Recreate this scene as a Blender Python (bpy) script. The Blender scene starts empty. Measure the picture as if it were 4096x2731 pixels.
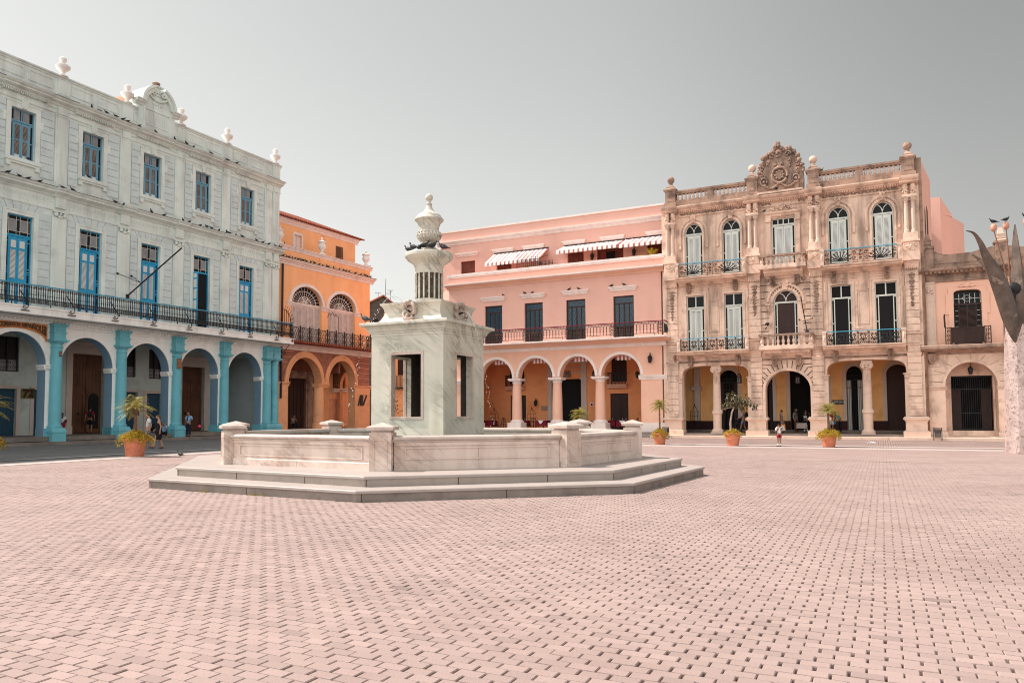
import bpy, math, random
import numpy as np
from mathutils import Vector, Matrix
R = math.radians
PI = math.pi
S = bpy.context.scene
COL = S.collection
rnd = random.Random(11)


# ------------------------------------------------------------------ mesh collector
class M:
    def __init__(s):
        s.v = []; s.f = []; s.m = []; s.cur = 0

    def add(s, vs, fs):
        n = len(s.v)
        s.v.extend([tuple(p) for p in vs])
        for f in fs:
            s.f.append([i + n for i in f]); s.m.append(s.cur)
        return s

    def box(s, x0, x1, y0, y1, z0, z1):
        return s.add([(x0, y0, z0), (x1, y0, z0), (x1, y1, z0), (x0, y1, z0), (x0, y0, z1), (x1, y0, z1), (x1, y1, z1), (x0, y1, z1)],
                     [(0, 3, 2, 1), (4, 5, 6, 7), (0, 1, 5, 4), (1, 2, 6, 5), (2, 3, 7, 6), (3, 0, 4, 7)])

    def frus(s, x, y, z0, z1, a0, b0, a1, b1):
        return s.add([(x - a0, y - b0, z0), (x + a0, y - b0, z0), (x + a0, y + b0, z0), (x - a0, y + b0, z0),
                      (x - a1, y - b1, z1), (x + a1, y - b1, z1), (x + a1, y + b1, z1), (x - a1, y + b1, z1)],
                     [(0, 3, 2, 1), (4, 5, 6, 7), (0, 1, 5, 4), (1, 2, 6, 5), (2, 3, 7, 6), (3, 0, 4, 7)])

    def prism(s, poly, y0, y1):            # polygon in x,z pushed along y
        n = len(poly)
        vs = [(x, y0, z) for x, z in poly] + [(x, y1, z) for x, z in poly]
        fs = [list(range(n)), list(range(2 * n - 1, n - 1, -1))]
        fs += [(i, (i + 1) % n, n + (i + 1) % n, n + i) for i in range(n)]
        return s.add(vs, fs)

    def prismz(s, poly, z0, z1):           # polygon in x,y pushed along z
        n = len(poly)
        vs = [(x, y, z0) for x, y in poly] + [(x, y, z1) for x, y in poly]
        fs = [list(range(n - 1, -1, -1)), list(range(n, 2 * n))]
        fs += [(i, (i + 1) % n, n + (i + 1) % n, n + i) for i in range(n)]
        return s.add(vs, fs)

    def loft(s, a, b, caps=True):          # two polygons with the same corner count
        n = len(a)
        fs = [(i, (i + 1) % n, n + (i + 1) % n, n + i) for i in range(n)]
        if caps:
            fs += [list(range(n - 1, -1, -1)), list(range(n, 2 * n))]
        return s.add(list(a) + list(b), fs)

    def rings(s, rs, caps=True):
        n = len(rs[0])
        vs = [p for r in rs for p in r]
        fs = []
        for k in range(len(rs) - 1):
            for i in range(n):
                fs.append((k * n + i, k * n + (i + 1) % n, (k + 1) * n + (i + 1) % n, (k + 1) * n + i))
        if caps:
            fs.append(list(range(n - 1, -1, -1))); fs.append(list(range((len(rs) - 1) * n, len(rs) * n)))
        return s.add(vs, fs)

    def extr(s, x0, x1, prof, yw=0.0, z0=0.0):   # prof: (projection, z) from bottom up, in front of wall yw
        p = [(yw + .03, z0 + prof[0][1])] + [(yw - a, z0 + b) for a, b in prof] + [(yw + .03, z0 + prof[-1][1])]
        n = len(p)
        vs = [(x0, y, z) for y, z in p] + [(x1, y, z) for y, z in p]
        fs = [list(range(n)), list(range(2 * n - 1, n - 1, -1))] + [(i, n + i, n + (i + 1) % n, (i + 1) % n) for i in range(n)]
        return s.add(vs, fs)

    def lathe(s, x, y, prof, n=16, z0=0.0, sc=1.0, flute=None):
        rs = []
        for k, (r, z) in enumerate(prof):
            ring = []
            for i in range(n):
                a = 2 * PI * i / n
                rr = r
                if flute and flute[0] <= k <= flute[1]:
                    rr = r * (1 + flute[2] * (1 if i % 2 else -1))
                ring.append((x + sc * rr * math.cos(a), y + sc * rr * math.sin(a), z0 + sc * z))
            rs.append(ring)
        return s.rings(rs)

    def tube(s, pts, r, n=6, r1=None):
        pts = [Vector(p) for p in pts]
        rs = []
        for k, p in enumerate(pts):
            d = (pts[min(k + 1, len(pts) - 1)] - pts[max(k - 1, 0)])
            if d.length < 1e-9: d = Vector((0, 0, 1))
            d.normalize()
            a = Vector((0, 0, 1)) if abs(d.z) < .9 else Vector((1, 0, 0))
            u = d.cross(a).normalized(); w = d.cross(u)
            rr = r if r1 is None else r + (r1 - r) * k / max(1, len(pts) - 1)
            rs.append([tuple(p + u * rr * math.cos(2 * PI * i / n) + w * rr * math.sin(2 * PI * i / n)) for i in range(n)])
        return s.rings(rs)

    def ell(s, c, rx, ry, rz, nu=10, nv=7, mtx=None):
        rs = []
        for j in range(1, nv):
            t = PI * j / nv
            rs.append([(rx * math.sin(t) * math.cos(2 * PI * i / nu), ry * math.sin(t) * math.sin(2 * PI * i / nu), -rz * math.cos(t)) for i in range(nu)])
        vs = [(0, 0, -rz)] + [p for r in rs for p in r] + [(0, 0, rz)]
        fs = [(0, 1 + (i + 1) % nu, 1 + i) for i in range(nu)]
        for j in range(nv - 2):
            for i in range(nu):
                a = 1 + j * nu
                fs.append((a + i, a + (i + 1) % nu, a + nu + (i + 1) % nu, a + nu + i))
        L = len(vs) - 1; a = 1 + (nv - 2) * nu
        fs += [(L, a + i, a + (i + 1) % nu) for i in range(nu)]
        c = Vector(c)
        vs = [(tuple(c + (mtx @ Vector(p) if mtx else Vector(p)))) for p in vs]
        return s.add(vs, fs)

    def band(s, c, zs, a0, b0, a1, b1, y0, y1, n=22, t0=0.0, t1=PI, p=2.0):   # arch moulding
        rs = []
        for i in range(n + 1):
            t = t0 + (t1 - t0) * i / n
            co, si = math.cos(t), math.sin(t)
            k = (abs(co) ** p + abs(si) ** p) ** (-1 / p)
            co *= k; si *= k
            rs.append([(c + a0 * co, y0, zs + b0 * si), (c + a1 * co, y0, zs + b1 * si), (c + a1 * co, y1, zs + b1 * si), (c + a0 * co, y1, zs + b0 * si)])
        return s.rings(rs)

    def wall(s, x0, x1, z0, z1, y0, y1, ops, rev=None, bk=None):
        # ops: (xa, xb, za, zs, rise, power)
        rev = rev or s; bk = bk or s
        ops = [tuple(o) + (0.0, 2.0)[len(o) - 4:] if len(o) < 6 else tuple(o) for o in ops]
        def top(o, x):
            if o[4] == 0: return o[3]
            t = min(1.0, abs((x - (o[0] + o[1]) / 2) / ((o[1] - o[0]) / 2)))
            return o[3] + o[4] * max(0.0, 1 - t ** o[5]) ** (1 / o[5])
        xs = {x0, x1}
        for o in ops:
            xs |= {o[0], o[1]}
            if o[4]:
                c = (o[0] + o[1]) / 2; h = (o[1] - o[0]) / 2
                for i in range(1, 20):
                    t = math.cos(PI * i / 20)
                    if o[5] > 2.5: t = math.copysign(abs(t) ** .5, t)
                    xs.add(c + h * t)
        xs = sorted(x for x in xs if x0 - 1e-6 <= x <= x1 + 1e-6)
        for a, b in zip(xs[:-1], xs[1:]):
            if b - a < 1e-5: continue
            cur = (z0, z0)
            cov = sorted([o for o in ops if o[0] <= a + 1e-6 and o[1] >= b - 1e-6], key=lambda o: o[2])
            for o in cov:
                if o[2] > cur[0] + 1e-5:
                    s.add([(a, y0, cur[0]), (b, y0, cur[1]), (b, y0, o[2]), (a, y0, o[2])], [(0, 1, 2, 3)])
                    bk.add([(a, y1, cur[0]), (b, y1, cur[1]), (b, y1, o[2]), (a, y1, o[2])], [(3, 2, 1, 0)])
                    rev.add([(a, y0, o[2]), (b, y0, o[2]), (b, y1, o[2]), (a, y1, o[2])], [(0, 1, 2, 3)])
                ta, tb = top(o, a), top(o, b)
                rev.add([(a, y0, ta), (b, y0, tb), (b, y1, tb), (a, y1, ta)], [(3, 2, 1, 0)])
                cur = (ta, tb)
            s.add([(a, y0, cur[0]), (b, y0, cur[1]), (b, y0, z1), (a, y0, z1)], [(0, 1, 2, 3)])
            bk.add([(a, y1, cur[0]), (b, y1, cur[1]), (b, y1, z1), (a, y1, z1)], [(3, 2, 1, 0)])
            s.add([(a, y0, z1), (b, y0, z1), (b, y1, z1), (a, y1, z1)], [(0, 1, 2, 3)])
        for o in ops:
            for x, k in ((o[0], 1), (o[1], -1)):
                q = [(x, y0, o[2]), (x, y1, o[2]), (x, y1, top(o, x)), (x, y0, top(o, x))]
                rev.add(q, [(0, 1, 2, 3) if k > 0 else (3, 2, 1, 0)])
        for x, f in ((x0, (0, 3, 2, 1)), (x1, (0, 1, 2, 3))):
            s.add([(x, y0, z0), (x, y1, z0), (x, y1, z1), (x, y0, z1)], [f])
        return s

    def xf(s, mtx, since=0):
        for i in range(since, len(s.v)):
            s.v[i] = tuple(mtx @ Vector(s.v[i]))
        return s


def mesh_of(name, m, mats, smooth=None):
    me = bpy.data.meshes.new(name)
    me.from_pydata(m.v, [], m.f)
    for k in (mats if isinstance(mats, (list, tuple)) else [mats]):
        me.materials.append(k)
    if any(m.m):
        me.polygons.foreach_set('material_index', m.m)
    me.validate(clean_customdata=False)
    if smooth:
        me.shade_smooth()
        me.set_sharp_from_angle(angle=R(smooth))
    me.update()
    return me


def ob(name, m, mats, parent=None, loc=(0, 0, 0), rz=0.0, smooth=None, label=None):
    me = m if isinstance(m, bpy.types.Mesh) else mesh_of(name, m, mats, smooth)
    o = bpy.data.objects.new(name, me)
    COL.objects.link(o)
    o.location = loc; o.rotation_euler = (0, 0, rz)
    if parent: o.parent = parent
    if label: o['label'] = label
    return o


def islands(m, gap=.06):
    # sort the faces into the separate solids they form (boxes closer than gap belong together)
    par = list(range(len(m.v)))
    def f(i):
        while par[i] != i: par[i] = par[par[i]]; i = par[i]
        return i
    for fc in m.f:
        for b in fc[1:]: par[f(b)] = f(fc[0])
    bb = {}
    for i, p in enumerate(m.v):
        r = f(i); q = bb.setdefault(r, [list(p), list(p)])
        for k in range(3): q[0][k] = min(q[0][k], p[k]); q[1][k] = max(q[1][k], p[k])
    gs = [[[r], b[0], b[1]] for r, b in bb.items()]
    ch = True
    while ch:
        ch = False; out = []
        for g in gs:
            for h in out:
                if all(g[1][k] <= h[2][k] + gap and h[1][k] <= g[2][k] + gap for k in range(3)):
                    h[0] += g[0]; h[1] = [min(a, b) for a, b in zip(h[1], g[1])]; h[2] = [max(a, b) for a, b in zip(h[2], g[2])]; ch = True; break
            else: out.append(g)
        gs = out
    own = {r: i for i, g in enumerate(gs) for r in g[0]}
    ms = [M() for _ in gs]; mp = [{} for _ in gs]
    for fc, mi in zip(m.f, m.m):
        k = own[f(fc[0])]; t = ms[k]; d = mp[k]; idx = []
        for i in fc:
            if i not in d: d[i] = len(t.v); t.v.append(m.v[i])
            idx.append(d[i])
        t.f.append(idx); t.m.append(mi)
    return ms


def obs(name, m, mats, parent, gap=.06, **kw):
    return [ob(name, t, mats, parent, **kw) for t in islands(m, gap)]


def tag(o, label, cat, group=None):
    o['label'] = label; o['category'] = cat
    if group: o['group'] = group
    return o


def thing(name, label, cat, loc=(0, 0, 0), rz=0.0, group=None):
    o = bpy.data.objects.new(name, None)
    COL.objects.link(o)
    o.empty_display_size = .3
    o.location = loc; o.rotation_euler = (0, 0, rz)
    return tag(o, label, cat, group)


def structure(o):
    o['kind'] = 'structure'
    return o


def dup(root, parent=None, loc=None, rz=None, label=None):
    c = root.copy()
    COL.objects.link(c)
    if parent is not None: c.parent = parent
    if loc is not None: c.location = loc
    if rz is not None: c.rotation_euler = (0, 0, rz)
    if label: c['label'] = label
    for ch in list(root.children):
        d = dup(ch, c)
    return c


# ------------------------------------------------------------------ materials
def srgb(r, g, b):
    f = lambda c: (c / 255 / 12.92) if c / 255 <= .04045 else ((c / 255 + .055) / 1.055) ** 2.4
    return (f(r), f(g), f(b))


def mat(name, col, rough=.85, var=.1, scale=.8, bump=.1, bscale=30, stain=None, streak=None, metal=0.0, spec=.3, vein=None, patch=None, transl=0.0):
    m = bpy.data.materials.new(name)
    m.use_nodes = True
    nt = m.node_tree; N = nt.nodes; L = nt.links
    b = N['Principled BSDF']
    b.inputs['Roughness'].default_value = rough
    b.inputs['Metallic'].default_value = metal
    b.inputs['Specular IOR Level'].default_value = spec
    geo = N.new('ShaderNodeNewGeometry')
    pos = geo.outputs['Position']
    def noise(sc, det=4, vec=None, rough=.55, dist=0.0):
        n = N.new('ShaderNodeTexNoise')
        n.inputs['Scale'].default_value = sc; n.inputs['Detail'].default_value = det
        n.inputs['Roughness'].default_value = rough; n.inputs['Distortion'].default_value = dist
        L.new(vec or pos, n.inputs['Vector'])
        return n.outputs['Fac']
    def ramp(fac, a, c):
        r = N.new('ShaderNodeMapRange')
        r.inputs['From Min'].default_value = a; r.inputs['From Max'].default_value = c
        L.new(fac, r.inputs['Value'])
        return r.outputs['Result']
    def mix(fac, a, c, mode='MIX'):
        x = N.new('ShaderNodeMix'); x.data_type = 'RGBA'; x.blend_type = mode
        if isinstance(fac, (int, float)): x.inputs['Factor'].default_value = fac
        else: L.new(fac, x.inputs['Factor'])
        for k, val in ((6, a), (7, c)):
            if isinstance(val, tuple): x.inputs[k].default_value = val + (1,) if len(val) == 3 else val
            else: L.new(val, x.inputs[k])
        return x.outputs[2]
    def mul(a, k):
        x = N.new('ShaderNodeMath'); x.operation = 'MULTIPLY'
        L.new(a, x.inputs[0])
        if isinstance(k, (int, float)): x.inputs[1].default_value = k
        else: L.new(k, x.inputs[1])
        return x.outputs[0]
    def stretch(sx, sy, sz):
        x = N.new('ShaderNodeVectorMath'); x.operation = 'MULTIPLY'
        L.new(pos, x.inputs[0]); x.inputs[1].default_value = (sx, sy, sz)
        return x.outputs[0]
    lo = tuple(max(0, c * (1 - var)) for c in col); hi = tuple(min(1, c * (1 + var)) for c in col)
    c = mix(ramp(noise(scale, 6), .3, .7), lo, hi)
    if var > .02:
        c = mix(mul(ramp(noise(scale * 9, 4), .45, .75), .35), c, tuple(x * (1 - 1.3 * var) for x in col))
    if patch:      # peeled patches with a sharp edge: colour, threshold, scale
        c = mix(ramp(noise(patch[2], 5, rough=.6), patch[1], patch[1] + .02), c, patch[0])
    if streak:     # run marks: colour, strength, scale
        f = mul(ramp(noise(1.0, 5, stretch(streak[2], streak[2], streak[2] * .13)), .5, .72), streak[1])
        c = mix(f, c, streak[0])
    if stain:      # blotches: colour, strength, scale
        f = mul(ramp(noise(stain[2], 7, rough=.65), .5, .68), stain[1])
        c = mix(f, c, stain[0])
    if vein:       # marble veins: colour, strength, scale
        rt = N.new('ShaderNodeMapping'); rt.inputs['Rotation'].default_value = (R(20), R(-38), R(25))
        L.new(pos, rt.inputs['Vector'])
        sv = N.new('ShaderNodeVectorMath'); sv.operation = 'MULTIPLY'; sv.inputs[1].default_value = (.8, .8, 4.5)
        L.new(rt.outputs[0], sv.inputs[0])
        n = noise(vein[2], 8, sv.outputs[0], .62, .5)
        a = N.new('ShaderNodeMath'); a.operation = 'SUBTRACT'; L.new(n, a.inputs[0]); a.inputs[1].default_value = .5
        b2 = N.new('ShaderNodeMath'); b2.operation = 'ABSOLUTE'; L.new(a.outputs[0], b2.inputs[0])
        r = N.new('ShaderNodeMapRange'); r.inputs['From Min'].default_value = .0; r.inputs['From Max'].default_value = .05
        r.inputs['To Min'].default_value = 1; r.inputs['To Max'].default_value = 0
        L.new(b2.outputs[0], r.inputs['Value'])
        c = mix(mul(mul(r.outputs[0], vein[1]), ramp(noise(.9, 3), .35, .65)), c, vein[0])
    L.new(c, b.inputs['Base Color'])
    if bump:
        bp = N.new('ShaderNodeBump'); bp.inputs['Strength'].default_value = bump; bp.inputs['Distance'].default_value = .02
        L.new(noise(bscale, 6), bp.inputs['Height'])
        L.new(bp.outputs['Normal'], b.inputs['Normal'])
    if transl:
        t = N.new('ShaderNodeBsdfTranslucent'); L.new(c, t.inputs['Color'])
        ms = N.new('ShaderNodeMixShader'); ms.inputs[0].default_value = transl
        L.new(b.outputs[0], ms.inputs[1]); L.new(t.outputs[0], ms.inputs[2])
        L.new(ms.outputs[0], N['Material Output'].inputs['Surface'])
    return m


def glass(name, col=(.016, .018, .02), rough=.3):
    return mat(name, col, rough=rough, var=.25, bump=.03, bscale=4, spec=.12)


GRIME = (.055, .05, .045)
K = dict(
    mint=mat('mint_plaster', (.74, .81, .765), var=.06, streak=(( .36, .37, .35), .45, 1.3), patch=((.72, .5, .36), .715, .9), stain=((.47, .5, .49), .5, .6), bump=.12),
    mint2=mat('grey_mint_panel', (.63, .715, .715), var=.07, stain=((.45, .46, .46), .5, 1.1), bump=.12),
    white=mat('white_plaster', (.92, .91, .87), var=.06, streak=((.45, .42, .39), .4, 1.5), bump=.1),
    teal=mat('teal_paint', (.16, .48, .56), var=.1, stain=((.10, .33, .41), .5, 1.4), rough=.6, bump=.08),
    urnw=mat('weathered_white_plaster', (.84, .77, .73), var=.06, stain=((.5, .45, .42), .4, 2.5), bump=.1),
    slate=mat('slate_blue_reveal', (.19, .31, .42), var=.08, bump=.08),
    backwall=mat('grey_green_arcade_wall', (.55, .60, .57), var=.08, stain=((.25, .3, .3), .5, .9)),
    bluepaint=mat('bright_blue_paint', (.025, .33, .58), var=.12, rough=.5, bump=.05),
    bluedull=mat('dull_blue_paint', (.16, .34, .46), var=.12, rough=.6, bump=.05),
    navy=mat('dark_blue_door_paint', (.02, .07, .12), var=.15, rough=.6),
    slat=mat('pale_grey_slats', (.70, .70, .68), var=.08, bump=.05),
    slatd=mat('weathered_brown_slats', (.30, .24, .2), var=.3, scale=2.2, bump=.05),
    iron=mat('black_iron', (.014, .014, .016), rough=.55, var=.2, bump=.05, spec=.4),
    dark=mat('dark_interior', (.012, .012, .013), rough=.9, var=.1, bump=0),
    glass=glass('dark_glass'),
    gglass=mat('grey_frosted_glass', (.25, .25, .26), rough=.3, var=.2, scale=3, bump=.05, spec=.5),
    lead=mat('pale_glazing_bars', (.6, .62, .58), var=.05, bump=0),
    leadd=mat('dark_leading', (.07, .10, .115), var=.1, bump=0),
    amber=mat('amber_glass', (.12, .07, .015), rough=.25, var=.2, bump=.03, spec=.5),
    wood=mat('brown_door_wood', (.13, .055, .028), var=.3, scale=1.5, rough=.6, streak=((.06, .025, .014), .7, 3.5), bump=.1),
    dwood=mat('dark_door_wood', (.045, .022, .018), var=.25, rough=.6, streak=((.02, .01, .01), .6, 3.5)),
    rwood=mat('red_brown_shutter_wood', (.17, .045, .028), var=.25, rough=.7, streak=((.07, .02, .015), .7, 4)),
    stone=mat('worn_step_stone', (.22, .19, .165), var=.25, stain=((.1, .09, .085), .6, 1.5), bump=.4, bscale=12),
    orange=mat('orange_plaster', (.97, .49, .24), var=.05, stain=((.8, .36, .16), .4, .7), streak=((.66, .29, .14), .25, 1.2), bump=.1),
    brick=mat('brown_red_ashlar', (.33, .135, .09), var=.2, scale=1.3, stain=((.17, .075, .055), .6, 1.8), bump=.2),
    ochre=mat('ochre_render', (.80, .39, .20), var=.1, stain=((.5, .25, .13), .5, 1.1), bump=.12),
    cream=mat('cream_moulding', (.82, .69, .61), var=.06, streak=((.45, .36, .32), .4, 1.6), bump=.1),
    tile=mat('red_roof_tile', (.30, .07, .035), var=.4, scale=5, stain=((.06, .03, .025), .7, 3), bump=.3),
    lou=mat('pale_pink_shutter', (.66, .54, .49), var=.12, scale=2, stain=((.36, .29, .26), .5, 3)),
    pink=mat('pink_plaster', (.79, .455, .37), var=.05, stain=((.76, .42, .34), .5, .8), streak=((.62, .36, .3), .22, 1.2), bump=.1),
    peach=mat('peach_plaster', (.84, .50, .37), var=.05, stain=((.74, .41, .29), .5, .7), bump=.1),
    pwhite=mat('pinkish_white_trim', (.84, .72, .67), var=.05, streak=((.5, .36, .32), .35, 2.0), bump=.1),
    inner=mat('orange_arcade_wall', (.95, .39, .17), var=.08, stain=((.66, .22, .075), .5, .9), bump=.08),
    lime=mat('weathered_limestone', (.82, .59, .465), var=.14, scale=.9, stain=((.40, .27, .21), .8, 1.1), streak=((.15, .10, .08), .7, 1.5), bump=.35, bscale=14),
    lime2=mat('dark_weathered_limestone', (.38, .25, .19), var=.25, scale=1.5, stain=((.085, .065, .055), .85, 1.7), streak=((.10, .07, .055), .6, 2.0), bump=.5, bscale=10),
    limel=mat('pale_limestone', (.70, .515, .415), var=.12, stain=((.4, .29, .23), .6, 1.6), bump=.25, bscale=14),
    groove=mat('dirty_joint', (.085, .055, .045), var=.2, bump=0),
    greyw=mat('pale_grey_green_wood', (.66, .69, .63), var=.08, rough=.6, bump=.05),
    yellow=mat('yellow_arcade_wall', (.95, .53, .22), var=.08, stain=((.5, .21, .04), .4, 1.0)),
    dado=mat('maroon_dado', (.045, .018, .018), var=.15),
    beige=mat('beige_stone_trim', (.62, .52, .46), var=.1),  # one even beige for stone trim inside the arcades
    skyrail=mat('sky_blue_handrail', (.06, .33, .48), var=.1, rough=.5, bump=0),
    terra=mat('terracotta', (.58, .19, .105), var=.14, scale=4, stain=((.62, .33, .24), .5, 5), bump=.1),
    red=mat('red_stripe_cloth', (.50, .17, .15), var=.1, bump=0),
    clothw=mat('white_stripe_cloth', (.82, .79, .77), var=.05, bump=0),
    maroon=mat('maroon_cloth', (.19, .012, .025), var=.15, bump=.05),
    bronze=mat('weathered_bronze', (.15, .108, .088), var=.4, scale=1.6, rough=.55, metal=.35, stain=((.07, .055, .05), .8, 2.2), patch=((.30, .225, .18), .60, 1.3), streak=((.33, .25, .2), .5, 2), bump=.4, bscale=8),
    umber=mat('dark_umber_render', (.12, .088, .075), var=.35, scale=.8, stain=((.05, .04, .035), .7, .9), bump=.3),
    rust=mat('rusty_metal', (.30, .14, .075), var=.35, scale=3, rough=.7, stain=((.1, .06, .05), .7, 3)),
    zinc=mat('hammered_pale_metal', (.48, .37, .34), var=.2, scale=3, rough=.5, metal=.3, bump=1.0, bscale=11, patch=((.26, .19, .17), .57, 9), streak=((.7, .55, .5), .5, 4)),
    bud=mat('salmon_bud_metal', (.62, .29, .2), var=.2, scale=6, rough=.5),
    marble=mat('grey_veined_marble', (.63, .585, .50), var=.07, scale=1.2, rough=.5, vein=((.20, .205, .19), .75, .8), stain=((.50, .47, .38), .6, .8), streak=((.42, .34, .24), .4, 2.2), bump=.08),
    marblew=mat('pinkish_basin_marble', (.66, .54, .475), var=.08, scale=1.3, rough=.5, vein=((.26, .2, .18), .55, .9), stain=((.40, .25, .185), .7, .9), streak=((.34, .24, .19), .45, 2.5), patch=((.33, .17, .11), .70, .9), bump=.1),
    marblet=mat('pale_step_marble', (.37, .325, .30), var=.07, scale=1.5, rough=.5, vein=((.3, .25, .23), .35, .8), stain=((.44, .36, .32), .5, 1.2), bump=.1),
    riser=mat('step_riser_marble', (.34, .285, .25), var=.1, scale=1.5, rough=.6, vein=((.3, .25, .23), .35, .8), stain=((.26, .22, .19), .6, 1.6), streak=((.2, .17, .15), .45, 3), bump=.1),
    coping=mat('worn_coping_marble', (.54, .455, .41), var=.08, scale=2.2, rough=.45, vein=((.26, .2, .18), .4, .9), stain=((.36, .25, .2), .55, 1.6), bump=.08),
    shellm=mat('brown_weathered_marble', (.46, .36, .30), var=.2, scale=4, rough=.55, stain=((.20, .14, .11), .75, 3.5), bump=.12),
    riser2=mat('dirty_step_riser', (.235, .195, .17), var=.15, scale=1.5, rough=.7, stain=((.12, .10, .09), .6, 1.8), streak=((.30, .25, .22), .5, 3), bump=.12),
    flute=mat('blackened_fluting', (.09, .075, .06), var=.5, scale=5, patch=((.42, .38, .34), .60, 14), stain=((.05, .035, .02), .7, 6), bump=.3, bscale=18),
    water=mat('green_pool_water', (.10, .14, .11), rough=.05, var=.1, bump=.25, bscale=9, spec=.6),
    drop=mat('water_drops', (.75, .76, .76), rough=.1, var=.02, bump=0, spec=.8),
    leafy=mat('yellow_green_leaves', (.46, .32, .035), var=.4, scale=14, rough=.5, bump=0, transl=.35),
    leafd=mat('olive_palm_leaves', (.30, .25, .055), var=.4, scale=12, rough=.45, bump=0, transl=.25),
    leafg=mat('dark_rubber_leaves', (.10, .085, .035), var=.5, scale=9, rough=.35, bump=0, transl=.15),
    bark=mat('palm_bark', (.16, .10, .065), var=.35, scale=9, bump=.6, bscale=30),
    barkp=mat('pale_smooth_bark', (.42, .30, .24), var=.2, scale=6, bump=.2),
    skin=mat('brown_skin', (.30, .155, .10), var=.06, rough=.6, bump=0),
    skinl=mat('light_tan_skin', (.46, .25, .17), var=.06, rough=.6, bump=0),
    skind=mat('dark_brown_skin', (.13, .065, .042), var=.06, rough=.6, bump=0),
    hair=mat('black_hair', (.012, .01, .009), var=.2, rough=.5, bump=0),
    hairb=mat('brown_hair', (.10, .05, .025), var=.2, rough=.5, bump=0),
    tee=mat('white_cotton', (.72, .71, .72), var=.04, rough=.9, bump=.1),
    blackc=mat('black_cotton', (.012, .012, .014), var=.2, rough=.9, bump=.1),
    bluec=mat('pale_blue_cotton', (.22, .42, .66), var=.06, rough=.9, bump=.1),
    navyc=mat('dark_navy_cloth', (.015, .017, .03), var=.2, rough=.9, bump=.1),
    greyc=mat('grey_blue_cloth', (.17, .18, .22), var=.1, rough=.9, bump=.1),
    greyt=mat('warm_grey_cloth', (.33, .27, .25), var=.1, rough=.9, bump=.1),
    redc=mat('dark_red_cloth', (.30, .012, .03), var=.1, rough=.9, bump=.1),
    leather=mat('brown_leather', (.10, .05, .03), var=.2, rough=.6, bump=0),
    pinkb=mat('hot_pink_rubber', (.85, .05, .16), var=.05, rough=.4, bump=0),
    turq=mat('turquoise_cloth', (.03, .36, .52), var=.1, rough=.8, bump=0),
    ochrec=mat('orange_plastic', (.75, .30, .05), var=.1, rough=.5, bump=0),
    pigeon=mat('dark_pigeon_feathers', (.03, .032, .036), var=.5, scale=9, rough=.6, bump=0),
    pigeonm=mat('mottled_pigeon_feathers', (.06, .058, .06), var=.5, scale=14, rough=.6, bump=0, patch=((.45, .43, .42), .60, 22)),
)
# ------------------------------------------------------------------ camera, sky, sun
SUN_EL = R(53.3)
SUN_DIR = Vector((-.958 * math.cos(SUN_EL), .287 * math.cos(SUN_EL), math.sin(SUN_EL)))   # towards the sun
cam = bpy.data.cameras.new('camera')
camo = bpy.data.objects.new('camera', cam)
COL.objects.link(camo)
cam.sensor_width = 36; cam.lens = 26.064; cam.shift_y = .03113
cam.clip_start = .1; cam.clip_end = 2000
_th, _ro = .05438, -.00472
_fw = Vector((0, math.cos(_th), math.sin(_th))); _up = Vector((0, -math.sin(_th), math.cos(_th))); _rt = Vector((1, 0, 0))
_rt, _up = math.cos(_ro) * _rt + math.sin(_ro) * _up, -math.sin(_ro) * _rt + math.cos(_ro) * _up
camo.matrix_world = Matrix(((_rt.x, _up.x, -_fw.x, 0), (_rt.y, _up.y, -_fw.y, 0), (_rt.z, _up.z, -_fw.z, 1.6), (0, 0, 0, 1)))
S.camera = camo

W = bpy.data.worlds.new('World')
S.world = W
W.use_nodes = True
nt = W.node_tree; N = nt.nodes; L = nt.links
sky = N.new('ShaderNodeTexSky')
sky.sky_type = 'NISHITA'
sky.sun_disc = False
sky.sun_elevation = SUN_EL
sky.sun_rotation = math.atan2(SUN_DIR.x, SUN_DIR.y)
sky.air_density = 1.0; sky.dust_density = 2.0; sky.ozone_density = 1.0
hs = N.new('ShaderNodeHueSaturation')
hs.inputs['Saturation'].default_value = .16
hs.inputs['Value'].default_value = 1.0
L.new(sky.outputs[0], hs.inputs['Color'])
tint = N.new('ShaderNodeMix'); tint.data_type = 'RGBA'; tint.blend_type = 'MULTIPLY'
tint.inputs['Factor'].default_value = 1
gm = N.new('ShaderNodeGamma'); gm.inputs['Gamma'].default_value = .78
L.new(hs.outputs[0], gm.inputs['Color'])
L.new(gm.outputs[0], tint.inputs[6]); tint.inputs[7].default_value = (.87, .868, .825, 1)
bg = N['Background']
bg.inputs['Strength'].default_value = .12
tc = N.new('ShaderNodeTexCoord'); sp = N.new('ShaderNodeSeparateXYZ'); L.new(tc.outputs['Generated'], sp.inputs[0])
hz = N.new('ShaderNodeMapRange'); hz.inputs['From Min'].default_value = 0; hz.inputs['From Max'].default_value = .55; hz.inputs['To Min'].default_value = 1; hz.inputs['To Max'].default_value = 0
L.new(sp.outputs['Z'], hz.inputs['Value'])
pw = N.new('ShaderNodeMath'); pw.operation = 'POWER'; L.new(hz.outputs[0], pw.inputs[0]); pw.inputs[1].default_value = 1.6
hm = N.new('ShaderNodeMix'); hm.data_type = 'RGBA'; hm.blend_type = 'MULTIPLY'      # pale haze low over the roofs
L.new(pw.outputs[0], hm.inputs['Factor']); L.new(tint.outputs[2], hm.inputs[6]); hm.inputs[7].default_value = (1.36, 1.32, 1.29, 1)
by = N.new('ShaderNodeMapRange'); by.interpolation_type = 'SMOOTHSTEP'      # unseen sky behind the viewer brightened, added fill for the shaded fronts
by.inputs['From Min'].default_value = .15; by.inputs['From Max'].default_value = -.35; by.inputs['To Min'].default_value = 1; by.inputs['To Max'].default_value = 2.55
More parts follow.
